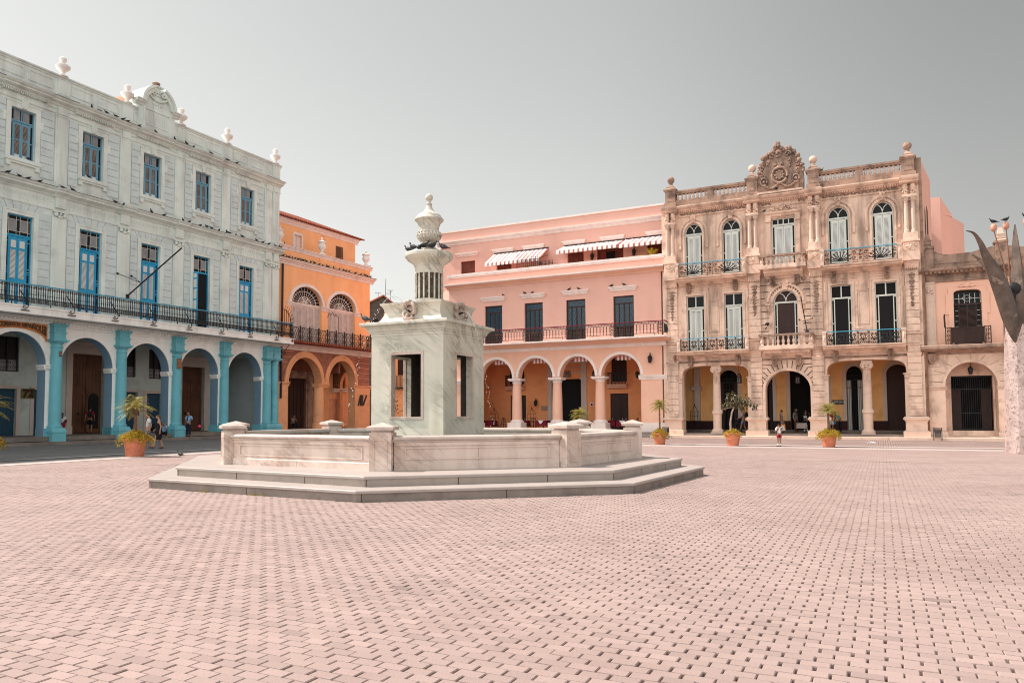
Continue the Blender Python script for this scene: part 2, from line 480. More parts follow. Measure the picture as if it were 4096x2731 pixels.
L.new(sp.outputs['Y'], by.inputs['Value'])
bm = N.new('ShaderNodeVectorMath'); bm.operation = 'SCALE'
L.new(hm.outputs[2], bm.inputs[0]); L.new(by.outputs[0], bm.inputs['Scale'])
bx = N.new('ShaderNodeMapRange'); bx.inputs['From Min'].default_value = .05; bx.inputs['From Max'].default_value = .62; bx.inputs['To Min'].default_value = 1.0; bx.inputs['To Max'].default_value = .68; bx.interpolation_type = 'SMOOTHSTEP'
L.new(sp.outputs['X'], bx.inputs['Value'])
bn = N.new('ShaderNodeVectorMath'); bn.operation = 'SCALE'
L.new(bm.outputs[0], bn.inputs[0]); L.new(bx.outputs[0], bn.inputs['Scale'])
L.new(bn.outputs[0], bg.inputs['Color'])

sun = bpy.data.lights.new('sun', 'SUN')
sun.energy = 3.4; sun.angle = R(.5); sun.color = (1.0, .89, .82)
suno = bpy.data.objects.new('sun', sun)
COL.objects.link(suno)
suno.rotation_euler = SUN_DIR.to_track_quat('Z', 'Y').to_euler()
suno.location = (-30, 20, 60)
S.cycles.filter_width = 1.05
vs = S.view_settings
vs.view_transform = 'Standard'; vs.look = 'None'; vs.exposure = .95; vs.gamma = 1

# ------------------------------------------------------------------ frames of the two rows of houses
FB_O = Vector((-18.310, 57.636, 0)); FB_A = R(63.505)       # row on the left: local x along the wall, y into the house
FR_O = Vector((10.027, 49.976, 0)); FR_A = R(-26.497)       # row on the right
def loc(o, a, u, v, z=0.0):
    return Vector((o.x + u * math.cos(a) - v * math.sin(a), o.y + u * math.sin(a) + v * math.cos(a), z))
def FBw(u, v, z=0.0): return loc(FB_O, FB_A, u, v, z)
def FRw(u, v, z=0.0): return loc(FR_O, FR_A, u, v, z)
def toF(o, a, x, y):
    dx, dy = x - o.x, y - o.y
    return dx * math.cos(a) + dy * math.sin(a), -dx * math.sin(a) + dy * math.cos(a)

# ------------------------------------------------------------------ ground
def brick_mat(name, col, rot, bw, bh, mort, mcol, off=(0, 0), var=.1):
    m = mat(name, col, var=var, scale=.5, rough=.9, bump=.1, bscale=25)
    nt = m.node_tree; N = nt.nodes; L = nt.links; b = N['Principled BSDF']
    src = b.inputs['Base Color'].links[0].from_socket
    geo = N.new('ShaderNodeNewGeometry')
    mp = N.new('ShaderNodeMapping'); mp.vector_type = 'TEXTURE'
    mp.inputs['Rotation'].default_value = (0, 0, rot); mp.inputs['Location'].default_value = (off[0], off[1], 0)
    L.new(geo.outputs['Position'], mp.inputs['Vector'])
    br = N.new('ShaderNodeTexBrick')
    br.inputs['Color1'].default_value = (.86, .86, .86, 1); br.inputs['Color2'].default_value = (1.1, 1.1, 1.1, 1)
    br.inputs['Mortar'].default_value = mcol + (1,)
    br.inputs['Scale'].default_value = 1; br.inputs['Mortar Size'].default_value = mort
    br.inputs['Brick Width'].default_value = bw; br.inputs['Row Height'].default_value = bh
    br.inputs['Mortar Smooth'].default_value = .2
    L.new(mp.outputs[0], br.inputs['Vector'])
    mx = N.new('ShaderNodeMix'); mx.data_type = 'RGBA'; mx.blend_type = 'MULTIPLY'; mx.inputs['Factor'].default_value = 1
    L.new(src, mx.inputs[6]); L.new(br.outputs['Color'], mx.inputs[7])
    L.new(mx.outputs[2], b.inputs['Base Color'])
    return m

PAV = (.315, .236, .215)
PO = FRw(0, 0)
def sheet(name, mt, pts, z):
    m = M(); m.add([(p[0], p[1], z) for p in pts], [list(range(len(pts)))])
    return structure(ob(name, m, mt))

ground_m = mat('shadow_dark_sand', (.10, .07, .055), var=.2, bump=.3)  # sand colour darkened so the paver gaps look shadowed
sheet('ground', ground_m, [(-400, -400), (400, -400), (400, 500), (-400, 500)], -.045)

def paving():
    # every paver of the near square is a bevelled block 0.2 x 0.1 m; the far part is one flat sheet in the same bond
    rg = np.random.default_rng(3)
    ex = np.array([math.cos(FR_A), math.sin(FR_A)]); ey = np.array([-math.sin(FR_A), math.cos(FR_A)])
    o = np.array([PO.x, PO.y])
    vv = np.arange(-55.0, -13.5, .1) + .05
    C0 = []
    for k, v in enumerate(vv):
        u = np.arange(-45, 45, .2) + (.1 if k % 2 else 0) + rg.normal(0, .004)
        C0.append(np.stack([u, np.full_like(u, v + rg.normal(0, .001))], 1))
    c = np.concatenate(C0)
    w = o + c[:, :1] * ex + c[:, 1:] * ey
    d = np.hypot(w[:, 0], w[:, 1])
    ang = np.degrees(np.arctan2(np.abs(w[:, 0]), w[:, 1] + 2.2))
    b = np.array([math.cos(FB_A), math.sin(FB_A)]); bn = np.array([-math.sin(FB_A), math.cos(FB_A)])
    vb = (w - np.array([FB_O.x, FB_O.y])) @ bn
    NEAR = 27.0
    keep = (d < NEAR) & (ang < 47) & (w[:, 1] > -1.5) & (vb < -16.75)
    # the fountain's lowest step stands on the square
    oc = np.array(OCT[0]); n = len(oc); ins = np.ones(len(w), bool)
    for i in range(n):
        a, e = oc[i], oc[(i + 1) % n]
        ins &= ((e[0] - a[0]) * (w[:, 1] - a[1]) - (e[1] - a[1]) * (w[:, 0] - a[0])) > .25
    keep &= ~ins
    c = c[keep]; w = w[keep]; n = len(c)
    hl = .1 - np.clip(rg.normal(.0062, .0036, n), .0015, .018); hw = .05 - np.clip(rg.normal(.0011, .0006, n), .0004, .004)
    # broken, sunk and tilted ones
    zt = rg.normal(0, .0014, n); tx = rg.normal(0, .006, n); ty = rg.normal(0, .007, n); yaw = rg.normal(0, .008, n)
    sk = np.sin(w[:, 0] * .55 + 1) * np.sin(w[:, 1] * .43) * .012
    sx = np.array([-1, 1, 1, -1]); sy = np.array([-1, -1, 1, 1])
    V = np.zeros((n, 12, 3), np.float32)
    for lev, (il, iw, z) in enumerate(((0, 0, -.04), (0, 0, -.006), (.006, .0018, 0.0))):
        lx = sx[None] * (hl[:, None] - il); ly = sy[None] * (hw[:, None] - iw)
        u = c[:, :1] + lx - ly * yaw[:, None]; v = c[:, 1:] + ly + lx * yaw[:, None]
        p = o + u[..., None] * ex + v[..., None] * ey
        V[:, lev * 4:lev * 4 + 4, :2] = p
        V[:, lev * 4:lev * 4 + 4, 2] = z + (zt + sk)[:, None] * (lev > 0) + (lx * tx[:, None] + ly * ty[:, None]) * (lev > 0)
    q = [(8, 9, 10, 11)] + [(k, (k + 1) % 4, 4 + (k + 1) % 4, 4 + k) for k in range(4)] + [(4 + k, 4 + (k + 1) % 4, 8 + (k + 1) % 4, 8 + k) for k in range(4)]
    F = (np.array(q)[None] + 12 * np.arange(n)[:, None, None]).reshape(-1, 4)
    tone = np.repeat(np.clip(rg.normal(1, .048, n) + (rg.random(n) < .03) * rg.normal(-.12, .05, n), .7, 1.2), 12)
    me = bpy.data.meshes.new('plaza_paving')
    me.vertices.add(n * 12); me.vertices.foreach_set('co', V.reshape(-1))
    me.loops.add(len(F) * 4); me.loops.foreach_set('vertex_index', F.reshape(-1).astype(np.int32))
    me.polygons.add(len(F)); me.polygons.foreach_set('loop_start', np.arange(0, len(F) * 4, 4, dtype=np.int32))
    me.update(calc_edges=True)
    me.shade_flat()
    at = me.attributes.new('tone', 'FLOAT', 'POINT'); at.data.foreach_set('value', tone.astype(np.float32))
    m = mat('pink_grey_concrete_pavers', PAV, var=.09, scale=.45, rough=.85, bump=.25, bscale=60, stain=((.25, .175, .155), .5, .3))
    nt = m.node_tree; N = nt.nodes; L = nt.links; bs = N['Principled BSDF']
    src = bs.inputs['Base Color'].links[0].from_socket
    a = N.new('ShaderNodeAttribute'); a.attribute_name = 'tone'
    x = N.new('ShaderNodeVectorMath'); x.operation = 'SCALE'
    L.new(src, x.inputs[0]); L.new(a.outputs['Fac'], x.inputs['Scale']); L.new(x.outputs[0], bs.inputs['Base Color'])
    me.materials.append(m)
    oo = bpy.data.objects.new('plaza_paving', me); COL.objects.link(oo); structure(oo)
    far = brick_mat('far_pavers', tuple(x * 1.0 for x in PAV), FR_A, .2, .1, .006, (.5, .44, .42), (PO.x, PO.y))
    # ring of far paving outside the near blocks
    m = M()
    cs = [FRw(-60, -13.5), FRw(60, -13.5)]
    K_ = 40
    inner = []; outer = []
    for i in range(K_ + 1):
        t = R(40 + 100 * i / K_)
        inner.append((26.85 * math.cos(t), 26.85 * math.sin(t)))
        outer.append((90 * math.cos(t), 90 * math.sin(t)))
    def clip(poly, px, py, nx, ny):
        out = []
        for i in range(len(poly)):
            a, b2 = poly[i], poly[(i + 1) % len(poly)]
            da = (a[0] - px) * nx + (a[1] - py) * ny; db = (b2[0] - px) * nx + (b2[1] - py) * ny
            if da <= 0: out.append(a)
            if da * db < 0:
                t = da / (da - db); out.append((a[0] + t * (b2[0] - a[0]), a[1] + t * (b2[1] - a[1])))
        return out
    pr = FRw(0, -13.5); pb = FBw(0, -16.7)
    for i in range(K_):
        p = [inner[i], outer[i], outer[i + 1], inner[i + 1]]
        p = clip(p, pr.x, pr.y, -math.sin(FR_A), math.cos(FR_A))
        if p: p = clip(p, pb.x, pb.y, -math.sin(FB_A), math.cos(FB_A))
        if len(p) > 2: m.add([(a, b2, -.004) for a, b2 in p], [list(range(len(p)))])
    structure(ob('far_plaza_paving', m, far))

# corners of the fountain's octagons (measured, then mirrored through its centre)
FC = (-2.38, 20.70)
def octo(pts):
    return list(pts) + [(2 * FC[0] - x, 2 * FC[1] - y) for x, y in pts]
OCT = [octo([(-8.08, 16.51), (-2.86, 13.59), (2.43, 14.89), (4.97, 19.28)]),
       octo([(-7.75, 17.15), (-2.85, 14.28), (2.115, 15.54), (4.46, 19.53)])]
paving()

# streets round the square and the pale concrete strips that frame it
st = brick_mat('street_setts', (.27, .20, .18), FR_A + R(90), .22, .11, .012, (.42, .38, .36), (0, 0), .14)
stb = brick_mat('shade_grey_setts', (.165, .165, .168), FB_A + R(90), .22, .11, .012, (.45, .42, .4), (0, 0), .14)  # grey of the shaded street put into the colour of its setts
strip = mat('pale_concrete_strip', (.43, .37, .345), var=.12, scale=1.2, stain=((.3, .24, .22), .5, 1.5))
def band(name, mt, F, u0, u1, v0, v1, z):
    a = [F(u0, v0), F(u1, v0), F(u1, v1), F(u0, v1)]
    return sheet(name, mt, a, z)
# corner where the two streets meet lies at u = ub on the right row
band('street', st, FRw, -13.4, 60, -13.5, 6, -.008)
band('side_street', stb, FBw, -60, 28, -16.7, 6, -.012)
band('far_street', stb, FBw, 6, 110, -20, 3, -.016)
for v0, v1 in ((-13.6, -12.4), (-11.1, -10.3)):
    band('kerb_strip', strip, FRw, -14.0, 60, v0, v1, 0.0 if v0 < -12 else -.002)
strip2 = mat('grey_concrete_strip', (.30, .29, .285), var=.15, scale=1.2)
for v0, v1 in ((-16.75, -15.3), (-13.9, -13.3)):
    band('kerb_strip', strip if v0 < -15 else strip2, FBw, -60, 4, v0, v1, .004 if v0 < -15 else .002)
# ------------------------------------------------------------------ shared building parts
URN = [(.20, 0), (.30, 0), (.30, .06), (.22, .10), (.12, .18), (.11, .26), (.20, .34), (.34, .46), (.40, .58), (.40, .64), (.33, .66), (.30, .72), (.17, .76), (.13, .82), (.10, .86), (.18, .93), (.205, 1.02), (.18, 1.12), (.10, 1.18), (.0, 1.2)]
URN2 = [(.26, 0), (.34, 0), (.34, .10), (.2, .16), (.12, .26), (.12, .36), (.24, .5), (.33, .66), (.34, .80), (.27, .92), (.26, 1.0), (.36, 1.08), (.36, 1.13), (.22, 1.2), (.1, 1.27), (.07, 1.36), (.10, 1.42), (.06, 1.5), (0, 1.52)]
BALL = [(.10, 0), (.13, .05), (.09, .12), (.14, .16), (.22, .27), (.25, .38), (.22, .50), (.13, .59), (0, .63)]
BALU2 = [(.10, 0), (.10, .05), (.06, .08), (.085, .13), (.115, .2), (.095, .28), (.055, .36), (.05, .4), (.085, .44), (.085, .5)]
BALU = [(.075, 0), (.075, .05), (.045, .08), (.06, .13), (.085, .2), (.07, .28), (.04, .36), (.035, .4), (.06, .44), (.06, .5)]


def arch_z(x, w, h0, rise):
    t = min(1, abs(x) / (w / 2))
    return h0 + rise * math.sqrt(max(0, 1 - t * t))


def window(name, parent, at, w, h, ht, fr, sl, pane, side=.16, arch=0.0, top='two', zl=(.2, None), low=None, open_=None, leaf=None, bars=None):
    """A shuttered window with its sill line at z=0: frame + panes + two louvred leaves. ht = height of the transom lights."""
    hz = h - ht
    leaf = leaf or fr
    f = M(); y0, y1 = 0, .07
    hw = w / 2
    for sx in (-1, 1):
        a, b = sorted((sx * hw, sx * (hw - .06)))
        f.box(a, b, y0, y1, 0, h)
        if side:
            a, b = sorted((sx * (hw - side), sx * (hw - side - .055)))
            f.box(a, b, y0, y1, 0, hz)
            a, b = sorted((sx * (hw - .06), sx * (hw - side)))
            for z in (0.02, hz * .48, hz - .07):
                f.box(a, b, y0 + .006, y1, z, z + .06)
    f.box(-hw + .06, hw - .06, y0 - .02, y1, hz, hz + .10)
    if arch:
        f.band(0, h, hw - .06, arch - .06, hw, arch, y0, y1, 16)
    else:
        f.box(-hw + .06, hw - .06, y0, y1, h - .06, h)
    if top == 'two':
        f.box(-.035, .035, y0 + .005, y1, hz + .10, h - .06 if not arch else h + arch - .06)
    elif top == 'gothic':
        zz = hz + .10; T = h + arch - zz
        for sx in (-1, 1):
            pts = [(sx * (hw - .09) * (1 - math.cos(t * PI / 2)) , y0 + .035, zz + T * .86 * math.sin(t * PI / 2) ** .9) for t in [i / 8 for i in range(9)]]
            f.tube(pts, .03, 5)
    o = ob(name, f, fr, parent, at)
    p = M()
    if arch:
        n = 16; pl = [(-hw + .05, .02), (hw - .05, .02)] + [((hw - .05) * math.cos(PI * i / n), h + (arch - .05) * math.sin(PI * i / n)) for i in range(n + 1)]
        p.prism(pl, y1 - .02, y1 + .02)
    else:
        p.box(-hw + .05, hw - .05, y1 - .02, y1 + .02, .02, h - .05)
    ob('pane', p, pane, o)
    x1 = hw - (side + .055 if side else .06)
    zt = hz - .02
    if open_ is None:
        l = M()
        zl1 = zl[1] if zl[1] else zt - .1
        for sx in (-1, 1):
            a, b = sorted((sx * .006, sx * x1))
            l.cur = 0
            l.box(a, a + .075, y0 + .012, y1 - .03, 0.02, zt); l.box(b - .075, b, y0 + .012, y1 - .03, .02, zt)
            l.box(a + .075, b - .075, y0 + .012, y1 - .03, .02, zl[0]); l.box(a + .075, b - .075, y0 + .012, y1 - .03, zl1, zt)
            if low:
                l.cur = 2
                for q0, q1 in low: l.box(a + .09, b - .09, y0 + .004, y0 + .014, q0, q1)
            l.cur = 1
            z = zl[0] + .02
            while z < zl1 - .03:
                l.add([(a + .07, y0 + .014, z), (b - .07, y0 + .014, z), (b - .07, y0 + .04, z + .055), (a + .07, y0 + .04, z + .055)], [(0, 1, 2, 3)])
                z += .066
            if bars:
                l.cur = 0
                for zb in bars: l.box(a + .075, b - .075, y0 + .006, y1 - .03, zb - .04, zb + .04)
        ob('shutter', l, [leaf, sl, K['slat']], o)
    return o


def leaf_mesh(w, h, fr, pan):
    l = M()
    l.box(0, .09, 0, .05, 0, h); l.box(w - .09, w, 0, .05, 0, h)
    zs = [0, .16, 1.15, 1.3, 1.95, 2.05, 2.72, 2.82, h - .5, h - .4, h - .1, h]
    for i in range(0, len(zs), 2):
        l.box(.09, w - .09, .002, .048, zs[i], zs[i + 1])
    l.cur = 1
    l.box(.08, w - .08, .018, .032, .1, h - .05)
    return l


def french_top(o, w, h, ht):
    """stained transom of the tall blue doors: grey lights, dark border, pale glazing bars"""
    hz = h - ht + .1; hw = w / 2 - .06
    g = M()
    for sx in (-1, 1):
        a, b = sorted((sx * .10, sx * (hw - .14)))
        g.cur = 0; g.box(a, b, .03, .05, hz + .2, h - .26)
        g.cur = 2
        a, b = sorted((sx * (hw - .13), sx * (hw - .02)))
        g.box(a, b, .03, .05, hz + .16, h - .2)
    g.cur = 1
    for x in (-.10, .10, hw - .14, -hw + .14): g.box(x - .011, x + .011, .02, .03, hz, h - .06)
    for z in (hz + .19, h - .25): g.box(-hw, hw, .021, .031, z - .011, z + .011)
    return ob('transom_light', g, [K['gglass'], K['lead'], K['amber']], o)


def side_lead(o, w, hz, side):
    g = M()
    for sx in (-1, 1):
        x = sx * (w / 2 - .06 - (side - .06) / 2)
        for z in [hz * k for k in (.30, .52, .56, .93)]: g.box(x - (side - .06) / 2, x + (side - .06) / 2, .03, .042, z - .012, z + .012)
    return ob('glazing_bars', g, K['lead'], o)


def scroll(m, c, r, sx=1, tr=.03, turns=1.35, n=14, y=0.0):
    pts = []
    for i in range(n + 1):
        t = i / n; a = t * turns * 2 * PI; rr = r * (1 - .75 * t)
        pts.append((c[0] + sx * rr * math.cos(a), c[1] + y, c[2] + rr * math.sin(a)))
    return m.tube(pts, tr, 5)


def acanthus(m, x, y, z, w, h, seed=0):
    """lump of carved leaf work on a wall"""
    q = random.Random(seed)
    for i in range(9):
        a = q.uniform(0, 2 * PI); k = q.uniform(.2, 1)
        m.ell((x + w * .5 * k * math.cos(a), y, z + h * .5 * k * math.sin(a)), w * q.uniform(.12, .22), .05 + .04 * q.random(), h * q.uniform(.1, .2), 7, 5)
    return m


def garland(m, x, y, z0, z1, w, seed=0):
    q = random.Random(seed)
    n = max(4, int((z1 - z0) / .17))
    for i in range(n):
        z = z0 + (z1 - z0) * (i + .5) / n
        ww = w * (.45 + .55 * (i / n)) * q.uniform(.75, 1.1)
        m.ell((x + q.uniform(-.03, .03), y, z), ww * .5, .06, .085, 7, 5)
        for sx in (-1, 1):
            m.ell((x + sx * ww * .45, y, z + q.uniform(-.05, .05)), ww * .22, .05, .05, 6, 4)
    return m


def drum(m, x, y, z0, z1, r0, r1, n=18):
    """column shaft with a slight swelling"""
    pr = []
    for i in range(7):
        t = i / 6
        pr.append((r0 + (r1 - r0) * t ** 1.6, z0 + (z1 - z0) * t))
    return m.lathe(x, y, pr, n)


def bar_rail(m, x0, x1, y, z0, z1, step=.13, r=.014, knob=True):
    n = int(round((x1 - x0) / step))
    for i in range(n + 1):
        x = x0 + (x1 - x0) * i / n
        if knob:
            h = z1 - z0
            m.lathe(x, y, [(r, 0), (r, h * .22), (r * 2.2, h * .25), (r, h * .3), (r, h * .47), (r * 2.1, h * .5), (r, h * .54), (r, h * .8), (r * 2, h * .84), (r, h * .88), (r, h)], 5, z0)
        else:
            m.box(x - r, x + r, y - r, y + r, z0, z1)
    return m


def letters(txt, size, depth=.02, bold=0.0, space=1.0, alignx='CENTER'):
    cu = bpy.data.curves.new('txt', 'FONT')
    cu.body = txt; cu.size = size; cu.extrude = depth; cu.offset = bold
    cu.align_x = alignx; cu.align_y = 'CENTER'; cu.space_character = space
    cu.resolution_u = 3
    o = bpy.data.objects.new('txt', cu); COL.objects.link(o)
    dg = bpy.context.evaluated_depsgraph_get()
    me = o.evaluated_get(dg).to_mesh()
    m = M()
    m.add([(v.co.x, -v.co.z, v.co.y) for v in me.vertices], [list(p.vertices) for p in me.polygons])
    bpy.data.objects.remove(o); bpy.data.curves.remove(cu)
    return m


# ------------------------------------------------------------------ pale green arcaded house on the left
BW0, BW1 = -37.9, 0.0
blue = thing('arcaded_building', 'pale green three storey building with blue shutters, long iron balcony and blue columns', 'building', FB_O, FB_A)
CC = [-17.33 - 4.04 * k for k in (5, 4, 3, 2, 1, 0)] + [-13.29, -9.27, -5.28]     # column axes
WC = [-35.65, -31.6, -27.55, -23.5, -19.45, -15.40, -11.33, -7.30, -3.25]                   # window axes
AC = [-35.65, -31.6, -27.55, -23.50, -19.46, -15.41, -11.39, -7.33, -3.24]                  # arch axes
w = M(); rv = M(); bk = M()
w.wall(BW0, BW1, .3, 7.0, 0, .75, [(c - 1.62, c + 1.62, .3, 4.45, 1.76) for c in AC], rv, bk)
ob('arcade_wall', w, K['white'], blue)
obs('arch_reveal', rv, K['slate'], blue)
ob('arcade_wall_back', bk, K['backwall'], blue)
m = M()
for c in AC:
    m.band(c, 4.45, 1.622, 1.762, 1.80, 1.94, -.05, .02, 26)
obs('arch_moulding', m, K['white'], blue)
imp = [(.03, 0), (.05, .06), (.09, .08), (.09, .16), (.06, .17), (.12, .24), (.12, .30)]
for i, c in enumerate(AC):
    m = M()
    for x0, x1 in ((c - 2.02, c - 1.60), (c + 1.60, c + 2.02)):
        m.extr(x0, x1, imp, 0, 4.18)
    for x, s in ((c - 1.62, 1), (c + 1.62, -1)):        # the impost turns into the arch
        for a, b, z0, z1 in ((.05, .0, 4.18, 4.26), (.09, 0, 4.26, 4.36), (.12, 0, 4.37, 4.48)):
            xa, xb = sorted((x, x + s * a)); m.box(xa, xb, -.02, .72, z0, z1)
    obs('impost', m, K['white'], blue, .3)
# arcade floor, steps, rear wall
m = M(); m.box(BW0, 11.5, -.35, 4.2, .20, .44); m.box(BW0 - 8, BW0, -.35, 4.2, .2, .44)
ob('arcade_floor', m, K['stone'], blue)
m = M()
for i in range(27):
    x0 = BW0 - 4 + i * 2.0
    m.box(x0 + .004, x0 + 1.996, -1.02 - rnd.uniform(0, .05), -.35, -.04, .165 + rnd.uniform(0, .015))
ob('kerb_step', m, K['stone'], blue)
RW = 4.2
w = M()
ops = []
ops += [(-13.61, -11.46, .44, 5.60), (-5.31, -3.3, .44, 5.22)]
ops += [(-18.1, -16.88, 4.25, 6.33), (-18.2, -16.98, .44, 3.22), (-15.95, -14.9, .44, 3.2), (-10.3, -9.08, 4.25, 6.3), (-8.05, -7.0, 4.2, 6.3), (-10.2, -8.93, .44, 3.22), (-8.2, -7.0, .44, 3.15)]
w.wall(BW0, -1.4, .44, 6.95, RW, RW + .4, ops)
ob('rear_wall', w, K['backwall'], blue)
m = M()
m.box(BW0, -1.4, RW + .42, RW + .5, .4, 7)
m.box(BW0, BW1, .75, RW + .4, 6.9, 7.0)
m.box(-1.4, -1.2, 1.2, RW + .4, 6.0, 6.9)
ob('arcade_ceiling', m, K['backwall'], blue)
# big timber doors
for x0, x1, zt, sur in ((-13.61, -11.46, 5.60, .38), (-5.31, -3.3, 5.22, .4)):
    m = M()
    xm = (x0 + x1) / 2
    for a, b in ((x0, xm - .01), (xm + .01, x1)):
        n = 5
        for k in range(n):
            xa = a + (b - a) * k / n; xb = a + (b - a) * (k + 1) / n
            m.box(xa + .006, xb - .006, RW + .22, RW + .30, .44, zt)
        m.box(a + .05, b - .05, RW + .17, RW + .22, .5, .75)
        m.box(a + .05, b - .05, RW + .18, RW + .22, 3.2, 3.35)
        m.band((a + b) / 2, 2.75, .36, .32, .48, .44, RW + .17, RW + .22, 12)
        m.box((a + b) / 2 - .48, (a + b) / 2 - .36, RW + .18, RW + .22, .75, 2.75)
        m.box((a + b) / 2 + .36, (a + b) / 2 + .48, RW + .18, RW + .22, .75, 2.75)
    d = ob('timber_door', m, K['wood'], blue)
    m = M()
    m.wall(x0 - sur, x1 + sur, .44, zt + .5, RW - .10, RW - .002, [(x0, x1, .44, zt)])
    m.extr(x0 - sur - .06, x1 + sur + .06, [(.1, 0), (.16, .06), (.16, .14), (.22, .2), (.22, .26)], RW, zt + .5)
    m.box(x0 - sur - .05, x0 + .02, RW - .16, RW - .1, .44, .95); m.box(x1 - .02, x1 + sur + .05, RW - .16, RW - .1, .44, .95)
    ob('door_surround', m, K['beige'], blue)
    m = M(); m.lathe(0, 0, [(.05, 0), (.09, .02), (.05, .05), (0, .06)], 10)
    m.xf(Matrix.Rotation(R(90), 4, 'X'))
    ob('door_knocker', m, K['iron'], d, (xm - .5, RW + .17, 1.75))
    if x0 < -10:    # wicket standing open
        m = M(); m.box(xm + .20, xm + .88, RW + .14, RW + .169, .78, 2.75)
        m.band(xm + .54, 2.75, 0.001, .001, .34, .31, RW + .14, RW + .169, 12)
        ob('wicket_opening', m, K['dark'], d)
# windows and small doors of the rear wall
for x0, x1, z0, z1 in ((-18.1, -16.88, 4.25, 6.33), (-10.3, -9.08, 4.25, 6.3), (-8.05, -7.0, 4.2, 6.3)):
    m = M(); m.box(x0, x1, RW + .2, RW + .25, z0, z1)
    for x in (x0, (x0 + x1) / 2 - .04, x1 - .08): m.box(x, x + .08, RW + .12, RW + .2, z0, z1)
    for z in (z0, z1 - .08, z0 + .72): m.box(x0, x1, RW + .13, RW + .2, z, z + .07)
    o = ob('lattice_window', m, K['iron'], blue)
    g = M(); g.box(x0 + .08, x1 - .08, RW + .16, RW + .18, z0 + .08, z0 + .7)
    ob('pane', g, K['gglass'], o)
    g = M()
    for k in range(4):
        for j in range(2):
            scroll(g, (x0 + .22 + k * (x1 - x0 - .44) / 3, RW + .14, z0 + .24 + j * .3), .13, 1 if k % 2 else -1, .012, 1.3, 10)
    ob('scrollwork', g, K['iron'], o)
for x0, x1, z1 in ((-18.2, -16.98, 3.22), (-15.95, -14.9, 3.2), (-10.2, -8.93, 3.22), (-8.2, -7.0, 3.15)):
    m = M(); n = 6
    for k in range(n):
        xa = x0 + (x1 - x0) * k / n; xb = x0 + (x1 - x0) * (k + 1) / n
        m.box(xa + .005, xb - .005, RW + .18, RW + .24, .44, z1)
    ob('plank_door', m, K['navy'], blue)
    m = M()
    m.wall(x0 - .22, x1 + .22, .44, z1 + .18, RW - .06, RW - .002, [(x0, x1, .44, z1)])
    m.box(x0 - .26, x1 + .26, RW - .10, RW - .06, z1 + .12, z1 + .2)
    ob('door_surround', m, K['beige'], blue)
# teal columns
def teal_column(x, half=False):
    m = M(); y = -.14
    m.box(x - .40, x + .40, y - .46, .06, .165, .62)
    m.rings([[(x - a, y - b, z), (x + a, y - b, z), (x + a, .06, z), (x - a, .06, z)] for z, a, b in ((.62, .40, .46), (.66, .42, .48), (.72, .42, .48), (.80, .39, .44), (.93, .36, .40))])
    m.lathe(x, y, [(.37, .93), (.39, .97), (.39, 1.03), (.34, 1.06), (.33, 1.12)], 20)
    drum(m, x, y, 1.12, 5.45, .325, .285, 20)
    m.lathe(x, y, [(.285, 5.45), (.32, 5.47), (.32, 5.52), (.285, 5.54), (.285, 5.66), (.36, 5.76), (.36, 5.78)], 20)
    m.box(x - .40, x + .40, y - .40, .05, 5.78, 5.84); m.box(x - .46, x + .46, y - .46, .05, 5.84, 5.92)
    m.box(x - .33, x + .33, y - .30, .04, 5.92, 6.62); m.box(x - .37, x + .37, y - .34, .04, 6.28, 6.36); m.box(x - .37, x + .37, y - .34, .04, 5.92, 5.98)
    for k in range(5): m.box(x - .25 + k * .11, x - .19 + k * .11, y - .33, y - .30, 6.40, 6.58)
    m.frus(x, y + .12, 6.62, 6.80, .34, .43, .46, .55)
    for sx in (-1, 1):      # pier base wrapping the wall behind
        a, b = sorted((x + sx * .40, x + sx * .50))
        m.box(a, b, -.08, .80, .165, .9)
    return ob('column', m, K['teal'], blue, smooth=30)
for c in CC: teal_column(c)
teal_column(-1.17); teal_column(-.40)
# entablature + balcony slab
m = M()
m.extr(BW0, BW1 + .12, [(.02, 6.62), (.06, 6.66), (.06, 6.72), (.1, 6.76), (.16, 6.80), (.16, 6.86), (.55, 6.98), (.60, 7.03)], 0)
for i in range(int((BW1 - BW0) / .22)):
    x = BW0 + .05 + i * .22
    m.box(x, x + .11, -.34, -.10, 6.865, 6.96)
ob('dentil_cornice', m, K['white'], blue)
m = M()
m.box(BW0, BW1 + .35, -1.38, -.002, 7.06, 7.42); m.box(BW0, BW1 + .38, -1.43, -.002, 7.42, 7.50)
bal = ob('balcony', m, K['white'], blue)
m = M(); m.box(BW0, BW1 + .3, -1.34, -1.28, 8.62, 8.68); m.box(BW1 + .26, BW1 + .32, -1.28, -.02, 8.62, 8.68)
ob('handrail', m, K['skyrail'], bal)
m = M()
bar_rail(m, BW0, BW1 + .28, -1.31, 7.66, 8.62, .125, .021)
bar_rail(m, BW0 + .06, BW1 + .2, -1.31, 7.66, 7.95, .125, .013, False)
for z in (7.66, 7.76, 8.50, 8.56): m.box(BW0, BW1 + .3, -1.325, -1.295, z, z + .022)
for i in range(int((BW1 - BW0) / .25)):
    x = BW0 + i * .25
    pts = [(x + .06 + .055 * math.cos(a), -1.31, 8.53 + .045 * math.sin(a)) for a in [k * PI / 4 for k in range(9)]]
    m.tube(pts, .011, 4)
for x in [BW0 + 1.0 + 2.05 * i for i in range(19)]: m.box(x - .02, x + .02, -1.33, -1.29, 7.5, 7.66)
ob('balustrade', m, K['iron'], bal)
